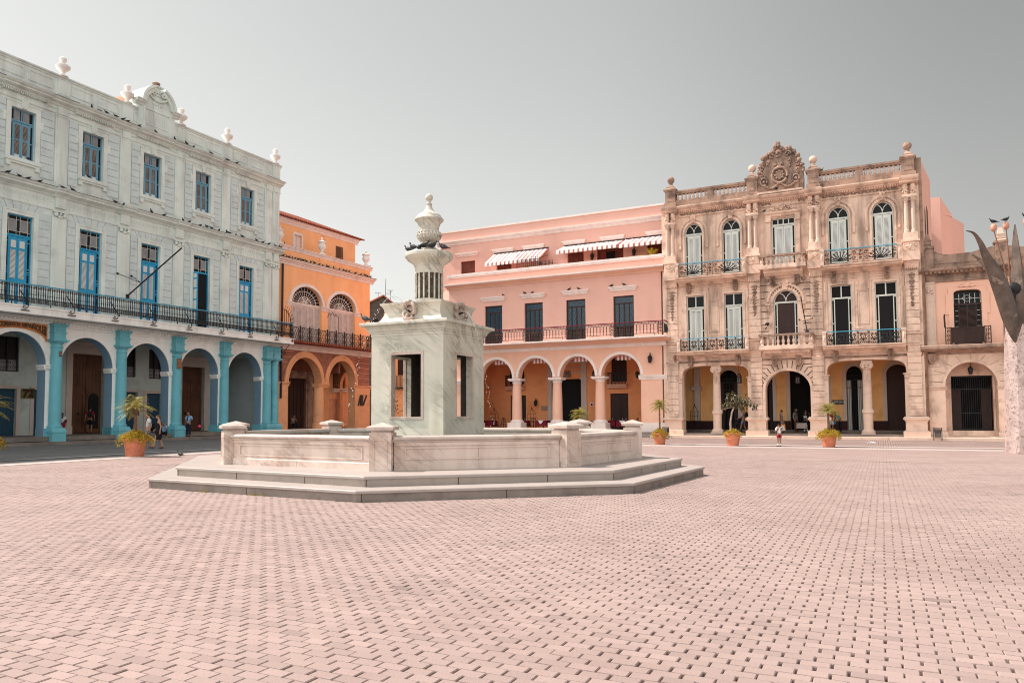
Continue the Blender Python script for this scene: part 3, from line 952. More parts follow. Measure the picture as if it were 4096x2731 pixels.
for x in (-25.1, -22.6, -20.09, -17.55, -14.9, -12.3, -9.63, -6.95, -4.35, -1.75):
    m = M()
    m.tube([(x - .05, -1.36, 8.35), (x - .09, -1.40, 8.28), (x - .02, -1.42, 8.2), (x + .18, -1.44, 7.9), (x + .34, -1.46, 7.7), (x + .36, -1.48, 7.5), (x + .30, -1.49, 7.36), (x + .16, -1.49, 7.30), (x + .06, -1.49, 7.36), (x + .10, -1.49, 7.46), (x + .19, -1.49, 7.44)], .026, 6)
    m.box(x - .02, x + .42, -1.5, -1.44, 7.20, 7.245)
    ob('rail_stay', m, K['iron'], bal)
# second storey
m = M()
m.wall(BW0, BW1, 7.0, 14.4, .02, .55, [(c - .70, c + .70, 7.5, 12.62) for c in WC])
ob('upper_wall', m, K['mint'], blue)
m = M()
m.wall(BW0, BW1, 14.4, 19.6, .02, .55, [(c - .66, c + .66, 15.74, 18.52) for c in WC])
ob('top_wall', m, K['mint'], blue)
m = M()
m.box(BW0, BW1, .55, .7, 7.0, 19.6)
m.box(BW0, BW0 + .2, .7, 14, 0, 21); m.box(BW1 - .2, BW1 - .001, .7, 14, .0, 20.9); m.box(BW0, BW1, .6, 14, 19.7, 19.9)
m.box(BW0, BW1, 13.8, 14, 0, 20.9)
ob('rear_shell', m, K['mint2'], blue)
PC = [-37.57, -33.53, -29.48, -25.45, -21.4, -17.33, -13.27, -9.25, -5.28]
# coursed panels between surrounds and pilasters, on both upper storeys
def panels(zs, half, pilw, ztop, mt, vous):
    m = M()
    edges = sorted(PC + [-1.3])
    for c in WC:
        l = max([p for p in PC if p < c]) + pilw; r = min([p for p in PC + [-1.17] if p > c]) - pilw
        for x0, x1 in ((l + .14, c - half), (c + half, r - .14)):
            for k in range(len(zs) - 1):
                m.box(x0, x1, -.035, .03, zs[k] + .017, zs[k + 1] - .017)
        if vous:
            xs = [-1.15, -.72, -.36, 0, .36, .72, 1.15]
            L_, R_ = l + .14 - c, r - .14 - c
            tops = [L_ + .25, -.95, -.47, -.0, .47, .95, R_ - .25]
            bots = [-half, -.72, -.36, 0, .36, .72, half]
            for k in range(6):
                m.prism([(c + bots[k] + .014, 12.92), (c + bots[k + 1] - .014, 12.92), (c + tops[k + 1] - .014, 13.34), (c + tops[k] + .014, 13.34)], -.022, .03)
    obs('coursed_panel', m, mt, blue)
zs = [7.55 + .456 * i for i in range(12)] + [13.02]
panels(zs, .98, .34, 12.9, K['mint2'], True)
panels([15.0 + .43 * i for i in range(10)], .94, .30, 18.9, K['mint2'], False)
for c in WC:
    m = M()
    for x0, x1 in ((c - .96, c - .70), (c + .70, c + .96)):
        m.box(x0, x1, -.05, .03, 7.5, 12.62); m.box(x0 + (.0 if x0 < c else .12), x1 - (.12 if x0 < c else 0), -.075, -.05, 7.5, 12.8)
    m.box(c - .96, c + .96, -.05, .03, 12.62, 12.88); m.box(c - .98, c + .98, -.08, -.05, 12.80, 12.9)
    ob('door_surround', m, K['mint'], blue)
    m = M()
    for x0, x1 in ((c - .92, c - .66), (c + .66, c + .92)): m.box(x0, x1, -.05, .03, 15.5, 18.52)
    m.box(c - .92, c + .92, -.05, .03, 18.52, 18.8); m.box(c - .98, c + .98, -.09, .03, 18.80, 18.86)
    m.box(c - .95, c + .95, -.16, .03, 15.54, 15.74); m.box(c - .90, c + .90, -.10, .03, 15.42, 15.54)
    for sx in (-1, 1):
        m.box(c + sx * .78 - .11, c + sx * .78 + .11, -.12, .03, 15.22, 15.42)
        m.box(c + sx * 1.0 - .08, c + sx * 1.0 + .08, -.07, .03, 17.95, 18.15); m.ell((c + sx * 1.0, -.04, 17.8), .10, .06, .2, 7, 5)
    m.prism([(c - .13, 18.55), (c + .13, 18.55), (c + .2, 19.0), (c - .2, 19.0)], -.12, .03)
    ob('window_surround', m, K['mint'], blue)
# pilasters
for c in PC + [-1.15, -.36]:
    wd = .33 if c < -2 else .32
    m = M()
    m.box(c - wd, c + wd, -.12, .03, 7.5, 12.95); m.box(c - wd - .1, c + wd + .1, -.06, .03, 7.5, 13.0)
    m.box(c - wd - .02, c + wd + .02, -.14, .03, 7.5, 7.95)
    m.box(c - wd, c + wd, -.15, .03, 13.02, 13.06)
    for sx in (-1, 1):
        scroll(m, (c + sx * .24, -.17, 13.10), .13, sx, .035, 1.2, 10)
        m.ell((c + sx * .24, -.15, 13.1), .11, .06, .11, 8, 6)
    m.ell((c, -.16, 12.99), .16, .05, .09, 8, 5); m.ell((c, -.18, 13.16), .07, .06, .08, 7, 5)
    m.box(c - wd - .05, c + wd + .05, -.2, .03, 13.24, 13.32)
    m.box(c - wd + .03, c + wd - .03, -.19, .03, 13.5, 14.1); m.box(c - wd + .12, c + wd - .12, -.215, .03, 13.62, 13.98)
    ob('pilaster', m, K['mint'], blue, smooth=40)
    wd -= .05
    m = M()
    m.box(c - wd, c + wd, -.09, .03, 14.6, 18.95); m.box(c - wd - .1, c + wd + .1, -.05, .03, 14.6, 19.0)
    m.box(c - wd - .03, c + wd + .03, -.12, .03, 14.6, 15.0); m.box(c - wd - .03, c + wd + .03, -.12, .03, 18.84, 18.92)
    m.box(c - wd, c + wd, -.11, .03, 18.98, 19.42)
    ob('pilaster', m, K['mint'], blue)
# frieze and the two cornices
cor = [(.04, 13.32), (.07, 13.36), (.07, 13.42), (.03, 13.43), (.03, 14.08), (.10, 14.12), (.16, 14.20), (.34, 14.28), (.44, 14.32), (.44, 14.40), (.54, 14.46), (.60, 14.54)]
m = M(); m.extr(BW0, BW1 + .12, cor, 0)
for c in PC + [-1.15, -.36]:
    m.extr(c - .44, c + .44, [(a + .14, z) for a, z in cor if z > 14.05], 0)
q = 0
for i in range(180):
    x = BW0 + .2 + i * .215
    if min(abs(x - c) for c in PC + [-.9]) < .5 or x > -.3: continue
    m.prism([(x - .07, 13.92), (x + .07, 13.92), (x, 13.72)], -.065, .02)
    m.box(x - .115, x - .10, -.05, .02, 13.5, 13.95)
ob('cornice', m, K['mint'], blue)
m = M(); m.box(BW0, BW1 + .14, -.62, .02, 14.542, 14.565)
ob('cornice_flashing', m, K['groove'], blue)
cor2 = [(.03, 18.98), (.06, 19.02), (.06, 19.08), (.02, 19.09), (.02, 19.42), (.10, 19.46), (.16, 19.54), (.40, 19.62), (.40, 19.68), (.52, 19.74), (.60, 19.82)]
m = M(); m.extr(BW0, BW1 + .12, cor2, 0)
for c in WC:
    m.extr(c - 1.28, c + 1.28, [(a + .10, z) for a, z in cor2 if z > 19.4], 0)
    for i in range(22):
        x = c - 1.2 + i * .112
        m.box(x, x + .056, -.22, .02, 19.33, 19.44)
for c in PC + [-.76]:
    for sx in (-1, 1):
        for k in range(4):
            xx = c + sx * (.42 + .12 * k)
            if xx > -.12: continue
            scroll(m, (xx, -.035, 19.24), .055, 1, .018, 1.1, 8)
ob('cornice', m, K['mint'], blue)
m = M(); m.box(BW0, BW1 + .14, -.62, .02, 19.822, 19.845)
ob('cornice_flashing', m, K['groove'], blue)
# parapet
m = M()
m.box(BW0, BW1, -.10, .35, 19.84, 21.05)
m.extr(BW0, BW1 + .06, [(.10, 21.0), (.16, 21.04), (.16, 21.10), (.24, 21.14), (.24, 21.22)], 0)
m.box(BW0, BW1 + .05, .0, .55, 21.06, 21.22)
m.box(BW0, BW1, -.16, .2, 19.84, 20.12)
for c in PC + [-.5]:
    m.box(c - .36, c + .36, -.18, .2, 20.12, 21.0)
for c in WC:
    for a, b in ((c - 1.5, c - .12), (c + .12, c + 1.5)):
        for x0, x1, z0, z1 in ((a, b, 20.82, 20.88), (a, b, 20.28, 20.34), (a, a + .06, 20.34, 20.82), (b - .06, b, 20.34, 20.82)):
            m.box(x0, x1, -.135, .1, z0, z1)
ob('parapet', m, K['mint'], blue)
m = M(); m.lathe(0, 0, URN, 16)
u0 = None
for c in (-21.4, -17.38, -13.25, -9.24, -5.27, -.5):
    if u0 is None: u0 = ob('urn_finial', m, K['urnw'], blue, (c, -.05, 21.22), smooth=35)
    else: dup(u0, blue, (c, -.05, 21.22))
# crest with the date
cx = -11.26
m = M()
m.box(cx - 1.12, cx + 1.12, -.30, .9, 19.84, 21.7)
m.box(cx - 1.35, cx - 1.12, -.26, .9, 19.84, 21.72); m.box(cx + 1.12, cx + 1.35, -.26, .9, 19.84, 21.72)
n = 18
pl = [(cx - 1.12, 21.7), (cx + 1.12, 21.7)] + [(cx + 1.12 * math.cos(PI * i / n), 21.7 + 1.18 * math.sin(PI * i / n)) for i in range(1, n)]
m.prism(pl, -.26, .9)
for t0, t1 in ((.0, PI * .40), (PI * .60, PI)):
    m.band(cx, 21.7, .88, .92, 1.15, 1.2, -.46, -.2, 14, t0, t1)
    m.band(cx, 21.7, 1.12, 1.17, 1.28, 1.33, -.56, .9, 14, t0, t1)
for sx in (-1, 1):
    a, b = sorted((cx + sx * 1.05, cx + sx * 1.62))
    m.extr(a, b, [(.30, 21.4), (.36, 21.44), (.36, 21.5), (.5, 21.58), (.5, 21.64), (.6, 21.7), (.6, 21.76)], 0)
    scroll(m, (cx + sx * .34, -.4, 22.55), .26, -sx, .07, 1.2, 14)
    m.box(cx + sx * .98 - .07, cx + sx * .98 + .07, -.36, -.2, 19.9, 21.45)
for i in range(11):
    t = -1 + 2 * i / 10
    m.ell((cx + t * .62, -.34, 22.32 - .26 * (1 - t * t)), .11, .09, .09, 7, 5)
for i in range(9): m.box(cx - .62 + i * .145, cx - .55 + i * .145, -.34, -.28, 20.45, 21.2)
m.box(cx - .86, cx + .86, -.36, -.28, 21.28, 21.36); m.box(cx - .8, cx + .8, -.34, -.28, 20.3, 20.38)
m.box(cx - .16, cx + .16, -.34, .1, 22.4, 22.95); m.box(cx - .3, cx + .3, -.48, .3, 22.95, 23.02); m.box(cx - .22, cx + .22, -.4, .2, 23.02, 23.08)
cr = ob('roof_crest', m, K['mint'], blue)
m = M(); m.lathe(cx, -.1, [(.12, 0), (.14, .06), (.24, .14), (.26, .22), (.16, .3), (.0, .33)], 10, 23.08)
ob('finial', m, K['lime2'], cr)
m = M()
pl = [(cx - 1.26, 21.75)] + [(cx - 1.26 * math.cos(PI * i / 12), 21.75 + 1.22 * math.sin(PI * i / 12)) for i in range(1, 12)] + [(cx + 1.26, 21.75)]
m.prism(pl, .9, 2.6)
ob('crest_roof', m, K['terra'], cr)
t = letters('1912', .42, .03, .012)
ob('date', t, K['mint'], cr, (cx, -.30, 21.66))
# doors of the second storey
first = None
for i, c in enumerate(WC):
    if i == 7: continue
    if first is None:
        first = window('balcony_door', blue, (c, .16, 7.5), 1.40, 5.12, 1.18, K['bluepaint'], K['slat'], K['glass'], side=.19, top='none', zl=(1.62, 3.2), low=((.2, .36), (.5, 1.35), (3.32, 3.72)))
        french_top(first, 1.40, 5.12, 1.18); side_lead(first, 1.4, 3.94, .19)
    else:
        dup(first, blue, (c, .16, 7.5))
c = WC[7]
o = window('balcony_door', blue, (c, .16, 7.5), 1.40, 5.12, 1.18, K['bluepaint'], K['slat'], K['dark'], side=.0, top='none', open_=True)
french_top(o, 1.40, 5.12, 1.18)
lm = leaf_mesh(.64, 3.9, None, None)
ob('door_leaf', lm, [K['bluepaint'], K['slat']], o, (.66, -.02, .02), R(-12))
ob('door_leaf', lm, [K['bluepaint'], K['slat']], o, (-.66, -.02, .02), R(-97))
first = None
for i, c in enumerate(WC):
    if first is None:
        first = window('shuttered_window', blue, (c, .16, 15.74), 1.32, 2.78, .72, K['bluedull'], K['slatd'], K['glass'], side=.18, top='two', zl=(.28, 1.92), low=((.06, .24),), bars=(1.08,))
        g = M()
        for sx in (-1, 1):
            a, b = sorted((sx * .08, sx * .42)); g.box(a, b, .03, .05, 2.16, 2.72)
        ob('transom_light', g, K['gglass'], first)
    else:
        dup(first, blue, (c, .16, 15.74))
# flag pole bracket and drain pipe
m = M()
m.tube([(-13.0, -.15, 9.05), (-12.2, -1.6, 10.6), (-11.4, -3.0, 12.1)], .045, 6)
m.tube([(-13.7, -.15, 10.35), (-12.6, -.9, 9.85)], .02, 5); m.tube([(-12.75, -.15, 10.35), (-12.6, -.9, 9.85)], .02, 5)
m.box(-13.1, -12.9, -.2, -.02, 8.9, 9.15); m.ell((-13.7, -.14, 10.35), .07, .07, .07); m.ell((-12.75, -.14, 10.35), .07, .07, .07)
ob('flagpole', m, K['iron'], blue)
# ------------------------------------------------------------------ orange house beside it
FO_A = R(61.5)
og = thing('arcaded_house', 'orange house with fan lights, roof urns and a brown stone arcade of two arches', 'building', FB_O, FO_A)
OE = 11.2
A1 = (3.04, 1.86); A2 = (7.45, 1.72)
w = M(); rv = M(); bk = M()
w.wall(.02, OE, 4.195, 6.9, .05, .75, [(c - h, c + h, 4.195, 4.2, 2.04) for c, h in (A1, A2)], rv, bk)
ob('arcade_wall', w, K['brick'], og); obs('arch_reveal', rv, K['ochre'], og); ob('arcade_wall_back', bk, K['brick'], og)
m = M()
for x0, x1 in ((.02, 1.17), (9.18, OE)):
    m.box(x0, x1, -.02, .78, .3, 4.19)
obs('pier_facing', m, K['ochre'], og)
m = M(); drum(m, 4.95, .32, .9, 3.88, .46, .40, 20); m.lathe(4.95, .32, [(.56, .3), (.56, .6), (.5, .7), (.52, .8), (.46, .9)], 20)
ob('column', m, K['ochre'], og, smooth=30)
m = M()
imo = [(.04, 3.86), (.08, 3.92), (.08, 3.98), (.14, 4.04), (.14, 4.10), (.2, 4.14), (.2, 4.2)]
m.extr(.0, 1.3, imo, .05); m.extr(4.55, 5.85, imo, .05); m.extr(9.0, OE + .1, imo, .05)
m.box(4.6, 5.8, .05, .72, 3.9, 4.19); m.box(9.0, 9.2, .05, .72, 3.9, 4.19); m.box(1.15, 1.3, .05, .72, 3.9, 4.19)
obs('impost', m, K['ochre'], og)
m = M()
for c, h in (A1, A2):
    m.band(c, 4.2, h + .003, 2.045, h + .38, 2.56, -.06, .07, 26)
    m.band(c, 4.2, h + .003, 2.045, h + .12, 2.18, -.10, -.06, 26)
obs('arch_moulding', m, K['ochre'], og, .001)
m = M()         # ashlar joints
for k in range(6):
    z = 4.35 + .46 * k
    for x0, x1 in ((.06, .55 + (.25 * k if k > 2 else 0)), (9.75 - (.28 * k if k > 2 else 0), OE - .05)):
        m.box(x0, x1, .035, .06, z, z + .03)
ob('ashlar_joint', m, K['ochre'], og)
m = M()
m.extr(-.05, OE + .1, [(.06, 6.78), (.10, 6.84), (.10, 6.95), (.22, 7.03), (.22, 7.10), (.42, 7.18), (.42, 7.24)], .05)
ob('band_cornice', m, K['cream'], og)
m = M(); m.box(.05, OE + .3, -1.32, .04, 7.245, 7.33)
for i in range(46):
    x = .1 + i * .245
    m.lathe(0, 0, [(.09, 0), (.09, .3)], 8)
    m.xf(Matrix.Translation((x + .1, -1.12, 7.30)) @ Matrix.Rotation(R(90), 4, 'X'), len(m.v) - 16)
bal = ob('balcony', m, K['tile'], og)
m = M()
for x in [.2 + 1.03 * i for i in range(11)]:
    m.box(x - .05, x + .05, -1.25, -1.17, 7.33, 8.5); m.lathe(x, -1.21, [(.03, 0), (.07, .05), (.05, .1), (0, .13)], 6, 8.5)
    if x > 10.2: break
    m.box(x + .22, x + .25, -1.225, -1.195, 7.4, 8.45); m.box(x + .80, x + .83, -1.225, -1.195, 7.4, 8.45)
    for a, b in ((x + .05, x + .22), (x + .25, x + .80), (x + .83, x + .98)):
        n = max(1, int((b - a) / .17))
        for k in range(n):
            xa = a + (b - a) * k / n; xb = a + (b - a) * (k + 1) / n
            for z0, z1 in ((7.45, 7.95), (7.95, 8.42)):
                m.tube([(xa, -1.21, z0), (xb, -1.21, z1)], .016, 4); m.tube([(xb, -1.21, z0), (xa, -1.21, z1)], .016, 4)
m.box(.1, OE + .3, -1.235, -1.185, 8.43, 8.48); m.box(.1, OE + .3, -1.23, -1.19, 7.40, 7.44)
m.box(OE + .25, OE + .3, -1.2, .0, 8.43, 8.48)
ob('balustrade', m, K['iron'], bal)
m = M(); m.tube([(5.6, -1.2, 8.48), (5.6, -1.2, 9.75), (5.3, -1.2, 9.95), (5.1, -1.2, 9.8), (4.9, -1.2, 10.1), (4.7, -1.2, 9.8), (4.5, -1.2, 9.95), (4.3, -1.2, 9.6)], .025, 5)
ob('iron_arch', m, K['iron'], bal)
w = M()
U1 = (3.2, 1.76); U2 = (7.45, 1.76)
w.wall(.02, OE, 6.9, 13.7, .05, .5, [(c - h, c + h, 7.3, 10.62, 1.45) for c, h in (U1, U2)])
ob('upper_wall', w, K['orange'], og)
for c, h in (U1, U2):
    m = M(); m.band(c, 10.62, h, 1.45, h + .24, 1.7, -.06, .06, 26); m.band(c, 10.62, h, 1.45, h + .1, 1.56, -.09, -.06, 26)
    a = ob('fan_arch_moulding', m, K['pwhite'], og)
    m = M()
    n = 24
    m.prism([(c - h, 10.62), (c + h, 10.62)] + [(c + h * math.cos(PI * i / n), 10.62 + 1.45 * math.sin(PI * i / n)) for i in range(1, n)], .32, .36)
    f = ob('fan_light', m, K['glass'], og)
    m = M()
    for i in range(1, 14):
        t = PI * i / 14
        m.tube([(c + .12 * math.cos(t), .30, 10.72 + .1 * math.sin(t)), (c + h * math.cos(t), .30, 10.66 + 1.42 * math.sin(t))], .02, 4)
    for k in (.42, .74):
        m.band(c, 10.66, h * k - .02, 1.42 * k - .02, h * k + .02, 1.42 * k + .02, .28, .32, 20)
    ob('glazing_bars', m, K['cream'], f)
    m = M()
    for i, t in enumerate((.30, .36, .64, .70)):
        t *= PI
        m.cur = i % 2
        m.add([(c, .29, 10.72), (c + .62 * math.cos(t - .08), .29, 10.72 + .55 * math.sin(t - .08)), (c + .62 * math.cos(t + .08), .29, 10.72 + .55 * math.sin(t + .08))], [(0, 1, 2)])
    ob('coloured_light', m, [K['clothw'], K['dark']], f)
    m = M(); m.extr(c - h - .02, c + h + .02, [(.0, 10.5), (.06, 10.55), (.06, 10.62), (.1, 10.66), (.1, 10.70)], .28); ob('transom', m, K['pwhite'], f)
    m = M(); x0, x1 = c - h, c + h; n = 5
    for k in range(n):
        xa = x0 + (x1 - x0) * k / n; xb = x0 + (x1 - x0) * (k + 1) / n
        m.cur = 0
        m.box(xa + .01, xa + .10, .26, .34, 7.33, 10.5); m.box(xb - .10, xb - .01, .26, .34, 7.33, 10.5); m.box(xa + .1, xb - .1, .26, .34, 10.36, 10.5); m.box(xa + .1, xb - .1, .26, .34, 7.33, 7.6)
        m.cur = 1
        m.box(xa + .1, xb - .1, .315, .34, 7.6, 10.36)
        z = 7.62
        while z < 10.3:
            m.add([(xa + .1, .275, z), (xb - .1, .275, z), (xb - .1, .30, z + .05), (xa + .1, .30, z + .05)], [(0, 1, 2, 3)]); z += .062
    ob('shutter', m, [K['lou'], K['lou']], og)
for x0, x1 in ((1.02, 1.5), (4.9, 5.75), (9.15, 9.75)):
    m = M(); m.extr(x0, x1, [(.03, 10.3), (.06, 10.36), (.06, 10.44), (.12, 10.5), (.12, 10.56), (.17, 10.6), (.17, 10.66)], .05)
    ob('impost', m, K['pwhite'], og)
m = M()
m.extr(-.1, OE + .42, [(.05, 13.52), (.09, 13.58), (.09, 13.66), (.2, 13.72), (.2, 13.78), (.36, 13.84), (.36, 13.88), (.45, 13.92), (.45, 13.98)], .05)
m.box(OE, OE + .4, .02, 9, 13.7, 13.98)
ob('cornice', m, K['pwhite'], og)
m = M(); m.box(-.1, OE + .44, -.42, .06, 13.982, 14.02); ob('cornice_tiles', m, K['groove'], og)
m = M(); m.box(.02, OE, .05, .4, 13.9, 14.8)
for x in (.3, 5.02, 10.75): m.box(x - .42, x + .42, .0, .4, 13.98, 14.8)
m.box(OE - .35, OE, .4, 9, 13.9, 14.8)
ob('parapet', m, K['orange'], og)
m = M(); m.extr(-.02, OE + .22, [(.03, 14.72), (.07, 14.78), (.07, 14.86), (.15, 14.92), (.15, 14.98), (.22, 15.02), (.22, 15.06)], .05)
m.box(.0, OE + .1, .05, .42, 14.8, 15.05)
ob('parapet_coping', m, K['pwhite'], og)
m = M(); m.lathe(0, 0, URN2, 16)
a = ob('urn_finial', m, K['urnw'], og, (5.02, .15, 15.06), smooth=35)
dup(a, og, (10.75, .15, 15.06)); dup(a, og, (.25, .15, 15.06))
# set back top storey under the tiled roof
SV = 1.8
w = M(); w.wall(-.2, OE, 13.5, 17.75, SV, SV + .3, [(3.46, 4.3, 15.3, 16.72), (8.55, 9.5, 15.3, 16.78)])
w.box(OE - .3, OE, SV + .3, 9, 13.5, 17.75); w.box(-.2, OE, 8.7, 9, 6, 17.75); w.box(.02, OE - .31, .5, 8.7, 13.2, 13.5)
ob('top_storey_wall', w, K['orange'], og)
m = M(); m.extr(-.2, OE + .3, [(.04, 17.4), (.08, 17.46), (.08, 17.54), (.2, 17.62), (.2, 17.68), (.34, 17.76), (.34, 17.82)], SV)
m.box(OE - .02, OE + .3, SV, 9, 17.5, 17.82)
ob('eaves_moulding', m, K['pwhite'], og)
m = M()
e0 = SV - .5; rz = 19.5
m.add([(-.3, e0, 17.84), (OE + .5, e0, 17.84), (OE + .5, 9.2, 17.84), (-.3, 9.2, 17.84), (-.3, 5.2, rz), (7.6, 5.2, rz)], [(0, 1, 5, 4), (1, 2, 5), (2, 3, 4, 5), (0, 1, 2, 3), (3, 0, 4)])
for i in range(52):     # tile courses running up the slope
    x = -.2 + i * .235
    t1 = 1 if x < 7.6 else max(.02, (OE + .5 - x) / (OE + .5 - 7.6))
    m.tube([(x, e0 - .06, 17.87), (x, e0 + (5.2 - e0) * t1, 17.87 + (rz - 17.84) * t1)], .085, 6)
rf = ob('roof', m, K['tile'], og)
m = M()
for x0, x1, z1 in ((3.46, 4.3, 16.72),):
    m.box(x0 - .14, x1 + .14, SV - .06, SV - .002, z1, z1 + .2); m.box(x0 - .14, x0, SV - .05, SV - .002, 15.0, z1); m.box(x1, x1 + .14, SV - .05, SV - .002, 15.0, z1)
wf = ob('window_surround', m, K['pwhite'], og)
m = M(); m.box(3.46, 4.3, SV + .12, SV + .2, 15.0, 16.72); m.box(3.86, 3.9, SV + .08, SV + .12, 15, 16.72)
ob('shutter', m, K['cream'], wf)
m = M(); m.box(8.5, 9.55, SV + .2, SV + .25, 15, 16.8)
o = ob('barred_window', m, K['dwood'], og)
m = M()
for i in range(9): m.box(8.57 + i * .11, 8.60 + i * .11, SV - .05, SV - .02, 15.1, 16.75)
m.box(8.5, 9.55, SV - .06, SV - .03, 15.7, 15.74)
ob('window_bars', m, K['rust'], o)
m = M(); m.tube([(.36, -.12, 13.5), (.36, -.12, 9.2), (.36, -.1, 9.1), (.36, -.08, 2.9)], .085, 8)
ob('drainpipe', m, K['iron'], og)
m = M()     # spiked fan between the two balconies
for i in range(9):
    t = R(-5 + 12 * i)
    m.tube([(.15, -.45 - .75 * math.cos(t), 8.55 + 1.3 * math.sin(t) * .9), (.15, -.45 - 1.2 * math.cos(t), 8.55 + 1.75 * math.sin(t) * .9)], .02, 4)
m.tube([(.15, -.45 - .85 * math.cos(R(k * 9)), 8.5 + 1.32 * math.sin(R(k * 9))) for k in range(11)], .025, 5)
for k in range(5): m.box(.13, .17, -1.2 + k * .2, -1.18 + k * .2, 8.4, 8.5 + 1.3 * math.sqrt(max(0, 1 - ((-.45 - (-1.2 + k * .2)) / .85) ** 2)))
m.tube([(.15, -1.5, 8.0), (.15, -1.62, 7.7), (.15, -1.5, 7.4), (.15, -1.3, 7.2), (.15, -.7, 6.6), (.15, -.5, 6.5)], .025, 5)
scroll(m, (.1, -.6, 6.35), .2, 1, .025, 1.3, 12)
ob('spiked_guard', m, K['iron'], og)
# arcade interior
m = M(); m.box(-.2, OE, -.4, 4.0, .1, .36); ob('arcade_floor', m, K['stone'], og)
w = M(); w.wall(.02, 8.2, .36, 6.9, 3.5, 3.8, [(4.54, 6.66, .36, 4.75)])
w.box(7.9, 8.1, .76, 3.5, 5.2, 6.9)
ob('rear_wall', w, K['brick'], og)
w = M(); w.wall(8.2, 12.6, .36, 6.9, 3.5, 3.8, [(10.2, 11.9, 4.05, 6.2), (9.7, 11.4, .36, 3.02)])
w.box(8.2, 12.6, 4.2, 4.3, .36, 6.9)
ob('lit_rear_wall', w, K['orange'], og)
m = M(); m.box(.02, OE, .76, 3.5, 6.8, 6.9); m.box(4.4, 6.8, 4.2, 4.3, .36, 5); ob('arcade_ceiling', m, K['brick'], og)
m = M(); m.wall(3.7, 7.5, .36, 5.4, 3.36, 3.498, [(4.54, 6.66, .36, 4.75)]); m.box(3.9, 7.3, 3.3, 3.36, 5.1, 5.3); m.box(4.2, 4.4, 3.3, 3.36, .36, 4.9); m.box(6.85, 7.05, 3.3, 3.36, .36, 4.9)
ob('stone_portal', m, K['lime2'], og)
m = M(); m.box(4.54, 6.66, 3.66, 3.74, .36, 4.75)
for i in range(5): m.box(4.6 + i * .42, 4.96 + i * .42, 3.62, 3.66, .5, 4.6)
ob('door', m, K['dwood'], og)
m = M(); m.box(9.7, 11.4, 3.62, 3.7, .36, 3.02); m.box(10.5, 10.53, 3.6, 3.62, .36, 3.02)
ob('plank_door', m, K['ochre'], og)
m = M(); m.box(10.2, 11.9, 3.66, 3.7, 4.05, 6.2)
o = ob('barred_window', m, K['amber'], og)
m = M()
for i in range(14): m.box(10.1 + i * .14, 10.125 + i * .14, 3.2, 3.23, 4.0, 6.3)
for z in (4.3, 5.0, 5.7): m.box(10.05, 11.98, 3.19, 3.24, z, z + .03)
ob('window_bars', m, K['rust'], o)
m = M(); m.extr(10.0, 12.1, [(.2, 3.65), (.3, 3.75), (.3, 3.85), (.4, 3.92), (.4, 4.0)], 3.5); ob('window_sill', m, K['cream'], o)
# end wall with an arch to the side street
w = M(); w.wall(-3.5, -.75, .3, 6.9, -.02, .35, [(-3.2, -1.1, .3, 4.2, 1.4)])
ob('end_wall', w, K['ochre'], og, (OE - .35, 0, 0), R(-90))
# sign on the right pier
sg = thing('shop_sign', 'black slanted letter sign on the brown pier of the orange house', 'sign', loc(FB_O, FO_A, 9.5, -.05, 2.4), FO_A)
m = M()
m.prism([(0, 0), (.14, 0), (.46, .95), (.32, .95)], -.05, .0)
m.prism([(.30, 0), (.62, 0), (.72, .95), (.46, .95)], -.055, .0)
m.prism([(.62, 0), (.80, 0), (1.28, .95), (1.14, .95)], -.05, .0)
m.box(.12, .36, -.045, 0, .28, .38)
ob('lettering', m, K['iron'], sg)

# ------------------------------------------------------------------ houses down the side street
gb = thing('gabled_house', 'dark weathered gabled house with aerials far down the side street', 'building', (-16.5, 95, 0))
m = M(); m.prism([(-6, 0), (3, 0), (3, 14.4), (0, 16.8), (-1.9, 15.9), (-1.95, 15.75), (-6, 15.7)], 0, 10)
ob('wall', m, K['umber'], gb)
m = M()
for x, z in ((-1.05, 13.1), (.1, 13.1), (-1.05, 10.3), (.1, 10.3)):
    m.box(x - .32, x + .32, -.04, 0.02, z - .75, z + .75)
ob('window', m, K['dark'], gb)
m = M(); m.box(-2.2, .9, -.9, 0, 11.6, 11.8); m.box(-2.2, .9, -.9, -.84, 11.8, 12.4)
ob('balcony', m, K['umber'], gb)
m = M(); m.prism([(-2.15, 15.78), (0, 16.82), (3.1, 14.4), (3.1, 14.55), (0, 17.0), (-2.15, 15.95)], -.25, 10.2)
ob('roof', m, K['terra'], gb)
for x, h, k in ((-.05, 19.3, 0), (.65, 17.8, 1), (-.95, 17.45, 1)):
    m = M(); m.tube([(x, 1.2, 15.2), (x + (.1 if k == 0 else 0), 1.2, h)], .03, 4)
    if k:
        m.box(x - .4, x + .4, 1.18, 1.22, h - .06, h - .02)
        for i in range(4): m.box(x - .35 + i * .2, x - .33 + i * .2, .9, 1.5, h - .05, h - .03)
    else:
        m.tube([(x - .5, 1.2, 16.9), (x + .9, 1.2, 17.6)], .02, 4); m.tube([(x + .05, 1.2, 17.5), (x + 1.4, 1.2, 16.6)], .012, 4)
    ob('aerial', m, K['iron'], gb)
oc = thing('street_house', 'orange house with a barred balcony seen through the window of the fountain', 'building', (-13.2, 76, 0))
m = M(); m.wall(0, 7, 0, 12, 0, .4, [(1.45, 2.2, 5.6, 7.2), (4.5, 5.3, 5.6, 7.2)]); m.box(0, 7, .5, 8, 0, 12)
ob('wall', m, K['orange'], oc)
